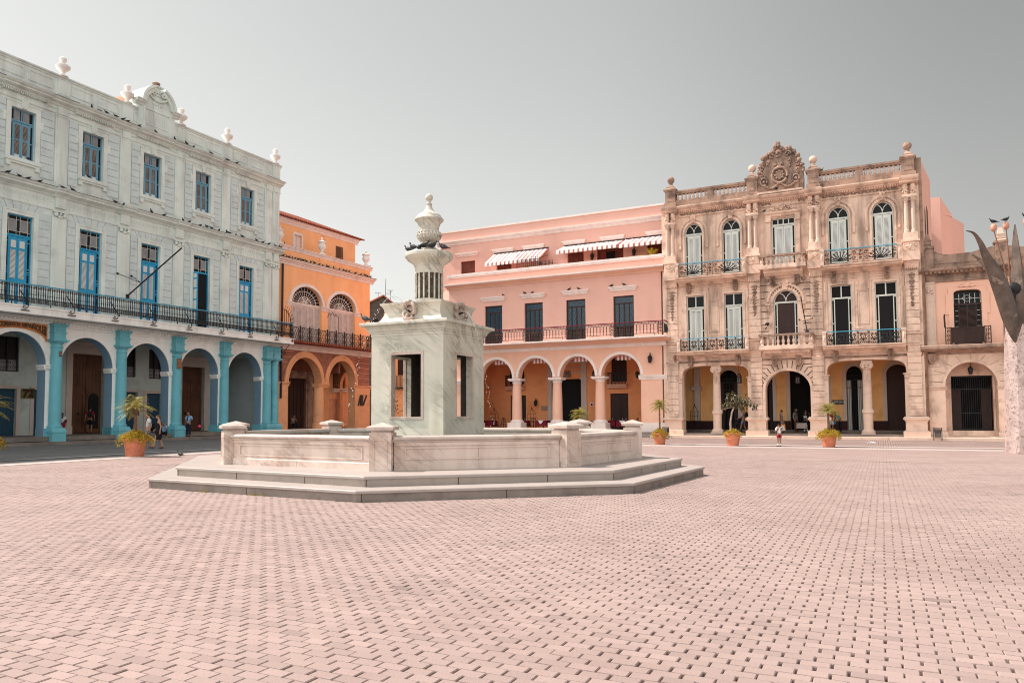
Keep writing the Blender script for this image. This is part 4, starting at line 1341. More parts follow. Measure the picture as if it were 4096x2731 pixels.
for x in (1.45, 4.5):
    m = M(); m.box(x, x + .75, .2, .3, 5.4, 7.2); m.box(x + .35, x + .4, .15, .2, 5.4, 7.2)
    o = ob('window', m, K['dwood'], oc)
    m = M(); m.box(x - .3, x + 1.05, -.5, 0, 4.2, 4.35); bar_rail(m, x - .3, x + 1.05, -.47, 4.35, 5.5, .14, .02, False); m.box(x - .3, x + 1.05, -.5, -.45, 5.45, 5.5)
    ob('balcony', m, K['iron'], o)
# ------------------------------------------------------------------ pink house with awnings
pk = thing('terraced_house', 'pink house with striped awnings on its roof terrace and round arches below', 'building', FR_O, FR_A)
PL, PR = -16.66, 0.12
COLX = [-10.94, -7.69, -4.41]
PA = [(-12.53, 1.36), (-9.30, 1.38), (-6.02, 1.34), (-2.80, 1.41)]
PWC = [-12.75, -9.41, -6.09, -2.54]
w = M(); rv = M(); bk = M()
w.wall(PL, PR, 4.19, 6.75, 0, .62, [(c - h, c + h, 4.19, 4.24, 1.42) for c, h in PA], rv, bk)
ob('arcade_wall', w, K['peach'], pk); obs('arch_reveal', rv, K['peach'], pk); ob('arcade_wall_back', bk, K['inner'], pk)
m = M(); m.box(-1.37, PR, .002, .62, .95, 4.185); ob('end_pier', m, K['peach'], pk)
m = M(); m.box(PL, -13.92, .002, .62, .95, 4.185); ob('end_pier', m, K['peach'], pk)
w = M(); w.wall(PL, PR, 6.75, 11.3, 0.0, .45, [(c - .74, c + .74, 6.78, 9.74) for c in PWC])
ob('upper_wall', w, K['pink'], pk)
m = M()
for c, h in PA: m.band(c, 4.24, h + .002, 1.422, h + .20, 1.63, -.06, .03, 26)
obs('arch_moulding', m, K['pwhite'], pk, .0)
def pcol(x):
    m = M(); y = .30
    m.box(x - .60, x + .60, y - .6, y + .5, .25, .60); m.box(x - .54, x + .54, y - .54, y + .46, .60, .94)
    m.lathe(x, y, [(.50, .94), (.52, 1.0), (.50, 1.07), (.42, 1.10), (.41, 1.16)], 20)
    b = ob('column_base', m, K['pwhite'], pk, smooth=30)
    m = M(); drum(m, x, y, 1.16, 3.82, .38, .315, 22)
    c = ob('column', m, K['peach'], pk, smooth=30)
    b.parent = c
    m = M(); m.lathe(x, y, [(.33, 3.82), (.36, 3.85), (.36, 3.89), (.33, 3.9), (.33, 3.95), (.42, 4.0)], 20)
    m.frus(x, y, 4.0, 4.08, .42, .42, .50, .48); m.box(x - .52, x + .52, y - .5, y + .4, 4.08, 4.187)
    ob('capital', m, K['pwhite'], c, smooth=30)
for x in COLX: pcol(x)
m = M(); im = [(.05, 3.88), (.05, 3.95), (.09, 3.98), (.09, 4.04), (.14, 4.10), (.14, 4.188)]
m.extr(-1.5, PR + .34, im, 0); m.extr(PL - .1, -13.8, im, 0); m.box(-1.5, -1.36, 0, .64, 4.0, 4.187)
obs('impost', m, K['pwhite'], pk)
m = M(); m.box(-1.45, PR + .3, -.08, .7, .12, .86); m.box(-1.42, PR + .28, -.05, .66, .86, .95); m.box(PL, -13.85, -.06, .66, .12, .92)
obs('plinth', m, K['pwhite'], pk)
m = M(); m.extr(PL, PR + .3, [(.03, 6.17), (.05, 6.2), (.05, 6.36), (.08, 6.38), (.08, 6.42)], 0); ob('band', m, K['pwhite'], pk)
# balcony
m = M()
m.extr(PL, PR + .55, [(.05, 6.42), (.3, 6.50), (.5, 6.55), (1.0, 6.60), (1.08, 6.63)], 0)
bal = ob('balcony', m, K['peach'], pk)
m = M(); m.box(PL, PR + .62, -1.12, -.01, 6.632, 6.66)
for i in range(66):
    x = PL + i * .262
    m.box(x + .006, x + .256, -1.16, -.9, 6.662, 6.75 + rnd.uniform(0, .012))
m.box(PL, PR + .6, -.9, -.01, 6.66, 6.75)
ob('slab_tiles', m, K['pwhite'], bal)
m = M(); m.box(PL, PR + .48, -1.03, -.97, 7.70, 7.755); m.box(PR + .42, PR + .48, -.97, 0, 7.70, 7.755); ob('handrail', m, K['maroon'], bal)
m = M()
for z in (6.92, 7.54, 7.64): m.box(PL, PR + .47, -1.02, -.98, z, z + .03)
n = int((PR + .45 - PL) / .235)
for i in range(n + 1):
    x = PL + (PR + .45 - PL) * i / n
    if i % 14 == 2:
        for sx in (-1, 1):
            m.box(x + sx * .16 - .015, x + sx * .16 + .015, -1.02, -.98, 6.8, 7.68)
            for k in range(3): scroll(m, (x + sx * .07, -1.0, 7.05 + k * .2), .075, sx, .016, 1.2, 8)
        m.box(x - .012, x + .012, -1.01, -.99, 6.8, 7.7)
        continue
    m.lathe(x, -1.0, [(.018, 0), (.03, .06), (.018, .1), (.02, .22), (.045, .27), (.02, .32), (.03, .5), (.018, .56), (.02, .6)], 6, 6.94)
    m.box(x + .10, x + .12, -1.01, -.99, 7.57, 7.7)
for i in range(5): m.lathe(PR + .45, -.9 + i * .2, [(.018, 0), (.045, .27), (.02, .6)], 5, 6.94)
for i in range(8):
    x = -15.5 + i * 2.2; m.box(x - .012, x + .012, -1.01, -.99, 6.75, 6.92)
ob('balustrade', m, K['iron'], bal)
# tall glazed doors with hoods
bgl = mat('blue_stained_glass', (.012, .045, .075), rough=.25, var=.5, scale=9, bump=.05, spec=.5)
first = None
for c in PWC:
    if first is None:
        f = M(); hw = .74; H = 2.96
        for x0, x1 in ((-hw, -hw + .08), (hw - .08, hw), (-.05, .05), (-.40, -.34), (.34, .40)): f.box(x0, x1, 0, .07, 0, 2.44 if abs(x0 + x1) < 1.2 else H)
        for z in (0, .78, 2.40, H - .08): f.box(-hw, hw, .005, .075, z, z + .09)
        for k in (-.57, -.2, .2, .57): f.box(k - .12, k + .12, .02, .06, .12, .74)
        first = ob('glazed_door', f, K['dwood'], pk, (c, .14, 6.78))
        g = M(); g.box(-hw + .04, hw - .04, .05, .06, .8, H - .04); ob('pane', g, bgl, first)
        g = M()
        for k in range(3):
            x = -.44 + k * .44
            g.tube([(x - .2, .04, 2.68), (x, .04, 2.83), (x + .2, .04, 2.68), (x, .04, 2.53), (x - .2, .04, 2.68)], .012, 4)
        for x in (-.57, -.2, .2, .57):
            for z in (1.15, 1.6, 2.05): g.tube([(x - .10, .04, z), (x, .04, z + .2), (x + .10, .04, z), (x, .04, z - .2), (x - .1, .04, z)], .011, 4)
        ob('glazing_bars', g, K['leadd'], first)
    else: dup(first, pk, (c, .14, 6.78))
HD = [(.04, 0), (.10, .05), (.10, .1), (.17, .15), (.17, .2), (.24, .25), (.24, .32)]
first = None
for c in PWC:
    m = M(); m.extr(-.98, .98, HD, 0)
    for i in range(0, len(m.v)):
        x, y, z = m.v[i]; m.v[i] = (x * (.90 + .17 * z / .32), y, z)
    if first is None: first = ob('door_hood', m, K['pwhite'], pk, (c, 0, 10.07))
    else: dup(first, pk, (c, 0, 10.07))
# cornice, terrace parapet
m = M(); m.extr(PL - .15, PR + .25, [(.04, 11.2), (.08, 11.24), (.08, 11.32), (.22, 11.38), (.30, 11.42), (.44, 11.46)], 0); ob('cornice', m, K['peach'], pk)
m = M(); m.box(PL - .25, PR + .32, -.5, 0, 11.463, 11.49)
for i in range(64):
    x = PL - .2 + i * .27; m.box(x + .006, x + .264, -.55, .0, 11.492, 11.57 + rnd.uniform(-.006, .02))
ob('cornice_tiles', m, K['pwhite'], pk)
m = M(); m.box(PL, PR + .1, .0, .3, 11.3, 12.12); m.box(PL, PR, .3, 2.5, 11.2, 11.45); ob('terrace_parapet', m, K['pink'], pk)
m = M(); m.box(PL - .15, PR + .28, -.12, .42, 12.12, 12.22)
for i in range(64):
    x = PL - .1 + i * .27; m.box(x + .004, x + .266, -.15, .44, 12.222, 12.38 + rnd.uniform(0, .012))
ob('parapet_coping', m, K['pwhite'], pk)
# oblique end wall and the house behind the terrace
SL = -19.0
m = M(); m.prismz([(PL, .003), (PL, .3), (SL + .3, 2.8), (-26, 14), (-26.4, 13.8), (SL, 2.5)], 0, 11.4); m.prismz([(SL, 2.505), (SL + .3, 2.8), (-26, 14), (-26.4, 13.8)], 11.4, 16.5)
ob('end_wall', m, K['pink'], pk)
UW = [(-17.07, -15.74, 12.2, 13.97), (-13.77, -12.45, 11.5, 13.72), (-7.7, -6.4, 11.5, 13.72), (-5.35, -3.3, 11.5, 13.75), (-1.5, -.4, 11.5, 13.7)]
w = M(); w.wall(SL, PR + .1, 11.3, 15.5, 2.5, 2.9, UW); ob('top_storey_wall', w, K['pink'], pk)
m = M(); m.box(SL, PR + .1, 2.48, 2.9, 15.5, 16.45); m.box(PR - .2, PR + .1, 2.9, 14, 6, 16.4); m.box(-26, PR, 13.7, 14, 0, 16.4); m.box(SL, PR, 2.9, 13.7, 15.2, 15.4); ob('roof_parapet', m, K['pink'], pk)
m = M(); m.extr(SL - .25, PR + .2, [(.04, 15.36), (.1, 15.42), (.1, 15.48), (.22, 15.56), (.22, 15.6), (.3, 15.64), (.3, 15.7)], 2.5); ob('string_cornice', m, K['pwhite'], pk)
m = M(); m.box(SL - .08, PR + .2, 2.40, 3.0, 16.45, 16.58); ob('roof_coping', m, K['pwhite'], pk)
for x0, x1, z0, z1 in UW:
    m = M(); n = 6
    for k in range(n):
        xa = x0 + (x1 - x0) * k / n; xb = x0 + (x1 - x0) * (k + 1) / n
        if x1 - x0 > 2 and k in (2, 3): continue
        m.box(xa + .006, xb - .006, 2.66, 2.72, z0, z1)
    m.box(x0, x1, 2.64, 2.66, z1 - .2, z1 - .1); m.box(x0, x1, 2.64, 2.66, z0 + .2, z0 + .3)
    o = ob('wooden_shutter', m, K['rwood'], pk)
    if x1 - x0 > 2:
        g = M(); g.box(x0, x1, 2.75, 2.8, z0, z1); ob('dark_opening', g, K['dark'], o)
for x0, x1 in ((-17.47, -15.37), (-14.13, -12.16), (-11.47, -9.55), (-8.09, -6.18), (-5.06, -3.15), (-1.6, .2)):
    m = M(); h = (x1 - x0) / 2; m.extr(-h, h, [(a, z * .9) for a, z in HD], 0)
    for i in range(len(m.v)):
        x, y, z = m.v[i]; m.v[i] = (x * (.86 + .14 * min(1, z / .28)), y, z)
    ob('window_hood', m, K['pwhite'], pk, ((x0 + x1) / 2, 2.5, 14.33))
def awning(x0, x1, zt, zb, yb, yw=2.46):
    m = M(); n = 2 * int((x1 - x0) / .36)
    for k in range(n):
        st_ = (x1 - x0) / n * 2
        xa = x0 + st_ * (k // 2) + (.64 * st_ if k % 2 else 0); xb = x0 + st_ * (k // 2) + (st_ if k % 2 else .64 * st_)
        m.cur = k % 2
        m.loft([(xa, yw, zt), (xb, yw, zt), (xb, yb, zb), (xa, yb, zb)], [(xa, yw, zt + .015), (xb, yw, zt + .015), (xb, yb, zb + .015), (xa, yb, zb + .015)])
        v = -.22 + .05 * (k % 2)
        m.box(xa, xb, yb - .012, yb - .002, zb + v, zb + .012)
    o = ob('awning', m, [K['clothw'], K['red']], pk)
    m = M(); m.tube([(x0, yw, zt + .05), (x1, yw, zt + .05)], .05, 6)
    for x in (x0 + .05, x1 - .05): m.tube([(x, yw, zt - .5), (x, yb + .03, zb - .01)], .022, 5)
    m.tube([(x0, yb + .02, zb - .012), (x1, yb + .02, zb - .012)], .022, 5)
    ob('awning_frame', m, K['iron'], o)
awning(-13.95, -9.25, 14.26, 13.22, .85)
awning(-7.95, -3.18, 14.24, 13.58, .85)
awning(-3.10, .05, 14.24, 13.52, .85)
def lantern(name, parent, at, hang=0.0, s=1.0, mt=None):
    m = M()
    m.lathe(0, 0, [(.06, 0), (.10, .04), (.12, .06), (.17, .38), (.19, .40), (.10, .52), (.04, .56), (.03, .62)], 6, 0, s)
    if hang: m.tube([(0, 0, .6 * s), (0, 0, .6 * s + hang)], .012, 4)
    else:
        m.tube([(0, 0, .6 * s), (0, .0, .68 * s), (0, .12 * s, .74 * s), (0, .24 * s, .6 * s), (0, .26 * s, .4 * s)], .022 * s, 5); m.box(-.05, .05, .24 * s, .3 * s, .25 * s, .55 * s)
    o = ob(name, m, K['iron'], parent, at)
    g = M(); g.lathe(0, 0, [(.105, .07), (.155, .37)], 6, 0, s * .97)
    ob('lamp_glass', g, K['amber'], o)
    return o
lantern('wall_lantern', pk, (-.65, -.27, 4.98), 0, .95)
lantern('wall_lantern', pk, (-5.62, 2.2, 12.95), 0, .9); lantern('wall_lantern', pk, (-2.42, 2.2, 12.95), 0, .9); lantern('wall_lantern', pk, (-9.3, .9, 12.6), 0, .6)
lantern('wall_lantern', pk, (-11.28, 4.3, 2.2), 0, .85)
# trellis and railing on the terrace
m = M()
for i in range(12):
    x = -10.9 + i * .17; m.box(x - .012, x + .012, .30, .33, 12.3, 13.55 - .03 * i)
for i in range(8): m.box(-10.95, -9.0, .31, .335, 12.45 + i * .15, 12.47 + i * .15)
for i in range(10):
    x = -9.0 + i * .11; m.box(x - .014, x + .014, .30, .33, 12.3, 12.85)
m.box(-9.0, -7.95, .30, .33, 12.6, 12.63)
ob('terrace_trellis', m, K['iron'], pk)
# arcade interior
m = M(); m.box(PL, PR, -.9, 4.7, .05, .34); m.box(PL, PR + .3, -1.25, -.9, -.04, .16); ob('arcade_floor', m, K['stone'], pk)
w = M(); V = 4.6
w.wall(PL, .12, .34, 6.4, V, V + .3, [(-13.65, -12.26, .34, 3.08), (-9.95, -7.49, .34, 4.29), (-5.16, -3.74, .34, 3.1), (-5.04, -3.83, 4.0, 5.85), (-13.7, -12.42, 4.0, 5.9)])
w.box(PL, .12, .62, V, 6.3, 6.42); w.box(-.2, .1, .62, V, .34, 6.3); w.box(PL, PL + .3, .62, V, .34, 6.3)
ob('rear_wall', w, K['inner'], pk)
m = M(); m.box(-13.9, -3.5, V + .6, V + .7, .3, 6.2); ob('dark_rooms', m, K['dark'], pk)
m = M()
for x0, x1 in ((-10.3, -9.96), (-7.48, -7.02)):
    m.box(x0, x1, V - .12, V - .002, .34, 4.2); m.box(x0 - .06, x1 + .06, V - .18, V - .002, 4.2, 4.36); m.box(x0, x1, V - .12, V - .002, 4.36, 5.5)
for z in (4.75, 5.1): m.box(-9.9, -7.5, V - .06, V - .002, z, z + .1)
m.box(-10.4, -6.95, V - .2, V - .002, 5.5, 5.68)
obs('portal', m, K['beige'], pk)
m = M(); m.box(-9.0, -8.35, V - .1, V - .002, 4.42, 4.92); m.ell((-8.67, V - .1, 4.66), .22, .06, .18); ob('carved_shield', m, K['lime2'], pk)
for x0, x1 in ((-13.65, -12.26), (-5.16, -3.74)):
    m = M(); m.box(x0, x1, V + .15, V + .2, .34, 3.09); m.box((x0 + x1) / 2 - .02, (x0 + x1) / 2 + .02, V + .12, V + .15, .34, 3.09); ob('door', m, K['dwood'], pk)
for x0, x1 in ((-13.85, -12.35), (-5.21, -3.78)):
    m = M(); m.extr(x0 - .05, x1 + .05, [(.2, 3.45), (.4, 3.55), (.4, 3.62), (.55, 3.7), (.55, 3.78)], V); o = ob('small_balcony', m, K['peach'], pk)
    m = M(); m.box(x0, x1, V - .52, V - .48, 4.62, 4.68); bar_rail(m, x0, x1, V - .5, 3.78, 4.65, .11, .02, False)
    m.box(x0, x0 + .04, V - .5, V, 4.62, 4.68); m.box(x1 - .04, x1, V - .5, V, 4.62, 4.68)
    ob('balustrade', m, K['iron'], o)
    m = M(); m.box(x0 + .16, x1 - .05, V + .12, V + .18, 3.78, 5.9); ob('shutter', m, K['dwood'], o)
m = M(); m.box(-10.89, -10.38, V - .04, V - .002, 1.84, 2.21); ob('wall_plaque', m, K['lime2'], pk)
m = M(); m.box(-6.76, -6.53, V - .04, V - .002, 2.14, 2.45); m.cur = 1; m.box(-6.72, -6.57, V - .046, V - .04, 2.18, 2.36); ob('notice_board', m, [K['clothw'], K['maroon']], pk)
for c, h in PA:
    m = M(); n = 9
    for k in range(n):
        m.cur = k % 2
        xa = c - .62 + 1.24 * k / n; xb = c - .62 + 1.24 * (k + 1) / n
        m.box(xa, xb, .75, .765, 5.36 - .04 * (k % 2), 5.75)
    ob('rolled_awning', m, [K['red'], K['clothw']], pk)
for i, (x, v, zb) in enumerate(((-5.5, 2.0, 4.25), (-2.24, 2.0, 4.1))):
    p = loc(FR_O, FR_A, x, v, zb)
    t = thing('hanging_lantern', ('black lantern hanging behind the column between the two right arches of the pink house', 'black lantern hanging in the rightmost arch of the pink house')[i], 'lantern', p, FR_A, 'lanterns hanging in the arcades')
    lantern('lantern_body', t, (0, 0, 0), 6.3 - zb - .6, .85)

# restaurant tables and chairs under the arches
def table(x, v, lab, white=False, rz=0.0):
    t = thing('restaurant_table', lab, 'table', loc(FR_O, FR_A, x, v, .34), FR_A + rz, 'restaurant tables under the pink arches')
    m = M(); m.box(-.42, .42, -.42, .42, .72, .745)
    m.loft([(-.43, -.43, .72), (.43, -.43, .72), (.43, .43, .72), (-.43, .43, .72)], [(-.47, -.48, .30), (.49, -.46, .36), (.46, .48, .3), (-.48, .46, .34)], False)
    ob('tablecloth', m, K['maroon'], t)
    m = M(); m.loft([(-.3, -.44, .749), (.3, -.44, .749), (.3, .2, .749), (-.3, .2, .749)], [(-.3, -.44, .753), (.3, -.44, .753), (.3, .2, .753), (-.3, .2, .753)])
    m.loft([(-.22, -.46, .75), (.22, -.46, .75), (.05, -.49, .5), (-.05, -.49, .5)], [(-.22, -.45, .75), (.22, -.45, .75), (.05, -.485, .5), (-.05, -.485, .5)])
    ob('overlay_cloth', m, K['clothw'] if white else K['maroon'], t)
    m = M(); m.tube([(0, 0, 0), (0, 0, .72)], .04, 8); m.box(-.3, .3, -.03, .03, 0, .04); m.box(-.03, .03, -.3, .3, 0, .04)
    ob('pedestal_leg', m, K['iron'], t)
    m = M()
    for gx in (-.15, .12): m.lathe(gx, .1, [(.03, 0), (.006, .01), (.006, .07), (.035, .1), (.03, .16)], 7, .754)
    ob('wine_glass', m, K['gglass'], t)
def chair(x, v, rz, lab):
    t = thing('cafe_chair', lab, 'chair', loc(FR_O, FR_A, x, v, .34), FR_A + rz, 'black cafe chairs under the pink arches')
    m = M(); m.box(-.2, .2, -.2, .2, .43, .46); ob('seat', m, K['iron'], t)
    for sx in (-1, 1):
        m = M(); m.tube([(sx * .19, -.19, 0), (sx * .18, -.18, .44)], .014, 5); ob('leg', m, K['iron'], t)
        m = M(); m.tube([(sx * .19, .22, 0), (sx * .18, .19, .45)], .014, 5); ob('leg', m, K['iron'], t)
    m = M()
    for sx in (-1, 1): m.tube([(sx * .18, .19, .45), (sx * .18, .26, .92)], .014, 5)
    m.tube([(-.18, .26, .92), (0, .27, .96), (.18, .26, .92)], .014, 5); m.tube([(-.18, .22, .62), (.18, .22, .62)], .01, 5)
    for k in (-.09, 0, .09): m.tube([(k, .22, .62), (k, .26, .93)], .008, 4)
    ob('backrest', m, K['iron'], t)
TB = [(-14.1, 1.9, 'maroon clothed table farthest left, beside the marble pedestal', False), (-11.1, 1.6, 'maroon table with white overlay behind the leftmost round column', True), (-9.55, 1.9, 'maroon table with trailing cloth, in the second arch from left', True),
      (-6.0, 1.3, 'low white topped table behind the potted palm', True), (-4.25, 2.0, 'maroon table half hidden by the rightmost round column', False), (-3.25, 2.0, 'maroon table in front of the dark doorway, in the right arch', True)]
for x, v, lab, wt in TB: table(x, v, lab, wt)
for x, v, r, lab in ((-13.2, 1.9, R(-90), 'black chair right of the table beside the marble pedestal'), (-12.5, 1.7, R(90), 'black chair left of the white overlaid table'), (-10.4, 1.7, R(-90), 'black chair right of the leftmost round column'), (-10.25, 2.0, R(90), 'black chair left of the table with trailing cloth'),
                     (-5.3, 1.4, R(-90), 'black chair beside the low white topped table'), (-2.5, 2.0, R(-90), 'black chair right of the table by the dark doorway')):
    chair(x, v, r, lab)
# open iron frames that stand about the arcades
def frame_stand(p, rz, lab):
    t = thing('iron_frame', lab, 'frame', p, rz)
    m = M()
    for x, y in ((-.24, -.24), (.24, -.24), (.24, .24), (-.24, .24)): m.tube([(x, y, 0), (x, y, 1.25), (0, 0, 1.7)], .014, 5)
    ob('posts', m, K['iron'], t)
    m = M()
    for z in (.3, .62, .94, 1.25):
        m.tube([(-.24, -.24, z), (.24, -.24, z), (.24, .24, z), (-.24, .24, z), (-.24, -.24, z)], .011, 4)
    m.ell((0, 0, 1.73), .04, .04, .05)
    ob('crossbars', m, K['iron'], t)
frame_stand(loc(FR_O, FR_A, -14.25, 2.9, .34), FR_A, 'pointed iron frame against the orange wall, beside the marble pedestal')
frame_stand(loc(FR_O, FR_A, -11.0, 3.0, .34), FR_A, 'pointed iron frame behind the leftmost round column of the pink house')
frame_stand(loc(FR_O, FR_A, 1.75, 2.2, .43), FR_A, 'tall pointed iron frame in the left opening of the stone building')
# ------------------------------------------------------------------ weathered ornate stone building
sb = thing('ornate_building', 'weathered ornate stone building with balconies, paired columns and carved roof crest', 'building', FR_O, FR_A)
X0, X1 = .22, 15.6
GAW = [1.16, 1.17]
W1 = [(1.83, 3.0), (4.29, 5.46), (10.69, 11.86), (13.12, 14.30)]
W2 = [(1.79, 2.96), (4.24, 5.40), (10.64, 11.81), (13.08, 14.26)]
CXX = 8.07
w = M(); rv = M(); bk = M()
w.wall(X0, X1, .2, 5.0, 0, .8, [(1.48, 5.72, .2, 3.75, .94, 4.5), (6.74, 9.40, .2, 3.0, 1.22), (10.36, 14.66, .2, 3.75, .98, 4.5)], rv, bk)
ob('arcade_wall', w, K['lime'], sb); obs('arch_reveal', rv, K['lime'], sb); ob('arcade_wall_back', bk, K['beige'], sb)
w = M()
w.wall(X0, X1, 5.0, 10.3, .02, .5, [(a, b, 5.6, 9.36) for a, b in W1] + [(7.34, 8.78, 5.6, 8.55, .76)])
ob('first_floor_wall', w, K['lime'], sb)
w = M()
w.wall(X0, X1, 10.3, 15.0, .02, .5, [(a, b, 10.7, 13.56, .67) for a, b in W2] + [(7.32, 8.73, 10.7, 13.92)])
ob('top_floor_wall', w, K['lime'], sb)
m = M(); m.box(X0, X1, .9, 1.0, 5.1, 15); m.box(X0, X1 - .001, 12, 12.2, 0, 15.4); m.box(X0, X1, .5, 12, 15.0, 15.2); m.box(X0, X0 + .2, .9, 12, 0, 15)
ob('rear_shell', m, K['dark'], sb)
# piers with coursed blocks
PIER = [(.56, 1.24), (5.88, 6.56), (9.55, 10.22), (14.74, 15.44)]
for a, b in PIER:
    m = M()
    z = 1.36; k = 0
    m.box(a + .02, b - .02, -.06, .03, 1.3, 10.1)
    while z < 4.9:
        m.box(a, b, -.13, -.05, z + .015, min(4.95, z + .372)); z += .385
    m.extr(a - .03, b + .03, [(.10, 4.92), (.15, 4.96), (.15, 5.06), (.1, 5.1)], 0)
    m.box(a + .02, b - .02, -.12, -.05, 5.12, 5.5); m.box(a - .08, b + .08, -.2, .03, 6.16, 6.26); m.box(a - .06, b + .06, -.16, .03, 5.5, 5.58); m.box(a, b, -.12, -.05, 5.62, 6.14)
    z = 6.30
    while z < 9.9:
        m.box(a, b, -.13, -.05, z + .015, min(9.95, z + .40)); z += .414
    m.cur = 1; garland(m, (a + b) / 2, -.15, 7.75, 9.75, .30, int(a * 7)); m.cur = 0  # garlands coloured darker to strengthen the shading of their relief
    # shell bracket under the upper pedestal
    for i in range(7):
        t = (i - 3) / 3
        m.ell(((a + b) / 2 + t * .32, -.2, 10.12), .07, .12, .2, 6, 5)
    m.frus((a + b) / 2, -.12, 9.98, 10.42, .26, .12, .44, .3)
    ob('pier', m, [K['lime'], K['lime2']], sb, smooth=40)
    m = M()
    c = (a + b) / 2; h = (b - a) / 2
    m.box(c - h - .34, c + h + .34, -.42, .5, .13, .46)
    m.rings([[(c - h - p, -q, z), (c + h + p, -q, z), (c + h + p, .5, z), (c - h - p, .5, z)] for z, p, q in ((.46, .33, .41), (.52, .22, .30), (.56, .20, .28), (1.02, .20, .28), (1.06, .24, .32), (1.10, .24, .32), (1.16, .33, .41), (1.24, .33, .41), (1.27, .28, .36), (1.33, .26, .34))])
    ob('plinth', m, K['limel'], sb)
    # pedestal + paired columns of the top floor
    m = M()
    m.box(c - .44, c + .44, -.62, .03, 10.42, 10.95); m.box(c - .40, c + .40, -.56, .03, 10.95, 11.52); m.box(c - .30, c + .30, -.585, -.55, 11.02, 11.46)
    acanthus(m, c, -.585, 11.24, .5, .36, int(c * 5)); m.box(c - .47, c + .47, -.64, .03, 11.52, 11.64)
    m.box(c - .38, c + .38, -.54, .03, 11.64, 12.06); m.box(c - .35, c + .35, -.12, .03, 12.06, 15.0)
    ob('column_pedestal', m, K['lime'], sb, smooth=40)
    for sx in (-1, 1):
        m = M(); x = c + sx * .178
        m.lathe(x, -.36, [(.165, 12.06), (.165, 12.12), (.14, 12.15), (.15, 12.2), (.125, 12.25)], 14)
        drum(m, x, -.36, 12.25, 13.88, .122, .098, 14)
        m.lathe(x, -.36, [(.10, 13.88), (.13, 13.9), (.10, 13.93), (.12, 14.02), (.17, 14.12)], 14)
        for i in range(6): m.ell((x + .13 * math.cos(i * 1.05), -.36 + .13 * math.sin(i * 1.05), 14.05), .05, .05, .08, 6, 4)
        m.box(x - .17, x + .17, -.53, -.19, 14.12, 14.2)
        ob('column', m, K['limel'], sb, smooth=35)
    m = M()
    m.box(c - .38, c + .38, -.56, .03, 14.2, 14.32)
    for sx in (-1, 1):
        scroll(m, (c + sx * .2, -.46, 14.48), .15, sx, .05, 1.2, 10); m.ell((c + sx * .2, -.4, 14.78), .15, .16, .22, 8, 6); m.box(c + sx * .2 - .12, c + sx * .2 + .12, -.4, .03, 14.32, 15.0)
    m.extr(c - .5, c + .5, [(.5, 15.0), (.6, 15.06), (.6, 15.14), (.74, 15.2), (.82, 15.3), (.82, 15.38)], 0)
    ob('scroll_bracket', m, K['lime'], sb, smooth=40)
    # roof pier with its ball
    m = M(); q = c + .0
    m.box(q - .40, q + .40, -.30, .45, 15.4, 15.75); m.box(q - .33, q + .33, -.24, .4, 15.75, 16.5)
    m.box(q - .20, q + .20, -.26, -.2, 15.84, 16.05); m.box(q - .2, q + .2, -.26, -.2, 16.14, 16.4)
    m.frus(q, .08, 16.5, 16.6, .35, .34, .42, .40); m.box(q - .44, q + .44, -.34, .5, 16.6, 16.68); m.frus(q, .08, 16.68, 16.78, .36, .36, .28, .28); m.box(q - .26, q + .26, -.18, .34, 16.78, 16.86); m.frus(q, .08, 16.86, 17.02, .22, .22, .13, .13)
    rp = ob('roof_pier', m, K['lime2'], sb)
    m = M(); m.lathe(q, .08, BALL, 14, 17.0); ob('ball_finial', m, K['lime2' if a < 1 or a > 14 else 'limel'], rp, smooth=40)
# half-columns framing the ground openings
for x in (1.34, 5.80, 10.30, 14.68):
    m = M()
    m.box(x - .13, x + .13, -.10, .03, 1.33, 3.62); m.lathe(x, -.06, [(.14, 3.6), (.17, 3.64), (.14, 3.68), (.15, 3.76), (.22, 3.82), (.22, 3.88)], 10)
    ob('jamb_shaft', m, K['limel'], sb)
# free columns with Ionic capitals
for x in (3.64, 12.55):
    m = M(); y = .38
    m.box(x - .38, x + .38, y - .38, y + .38, .2, .34); m.lathe(x, y, [(.38, .34), (.39, .42), (.34, .5), (.30, .54), (.27, .6)], 20)
    m.lathe(x, y, [(.27, .6), (.275, 1.5), (.30, 1.52), (.34, 1.56), (.34, 1.72), (.29, 1.76), (.26, 1.8)], 20)
    drum(m, x, y, 1.8, 4.1, .26, .215, 20)
    m.lathe(x, y, [(.21, 4.1), (.26, 4.13), (.22, 4.17), (.24, 4.26), (.30, 4.36)], 20)
    for sy in (-1,):
        for sx in (-1, 1): scroll(m, (x + sx * .2, y - .3, 4.32), .13, sx, .05, 1.1, 10); m.ell((x + sx * .2, y - .22, 4.32), .12, .14, .12, 8, 6)
    m.ell((x, y - .3, 4.36), .12, .06, .08, 8, 5)
    garland(m, x, y - .26, 3.5, 4.05, .16, 3)
    m.box(x - .34, x + .34, y - .34, y + .34, 4.44, 4.52); m.box(x - .3, x + .3, y - .3, y + .3, 4.52, 4.69)
    ob('ionic_column', m, K['limel'], sb, smooth=35)
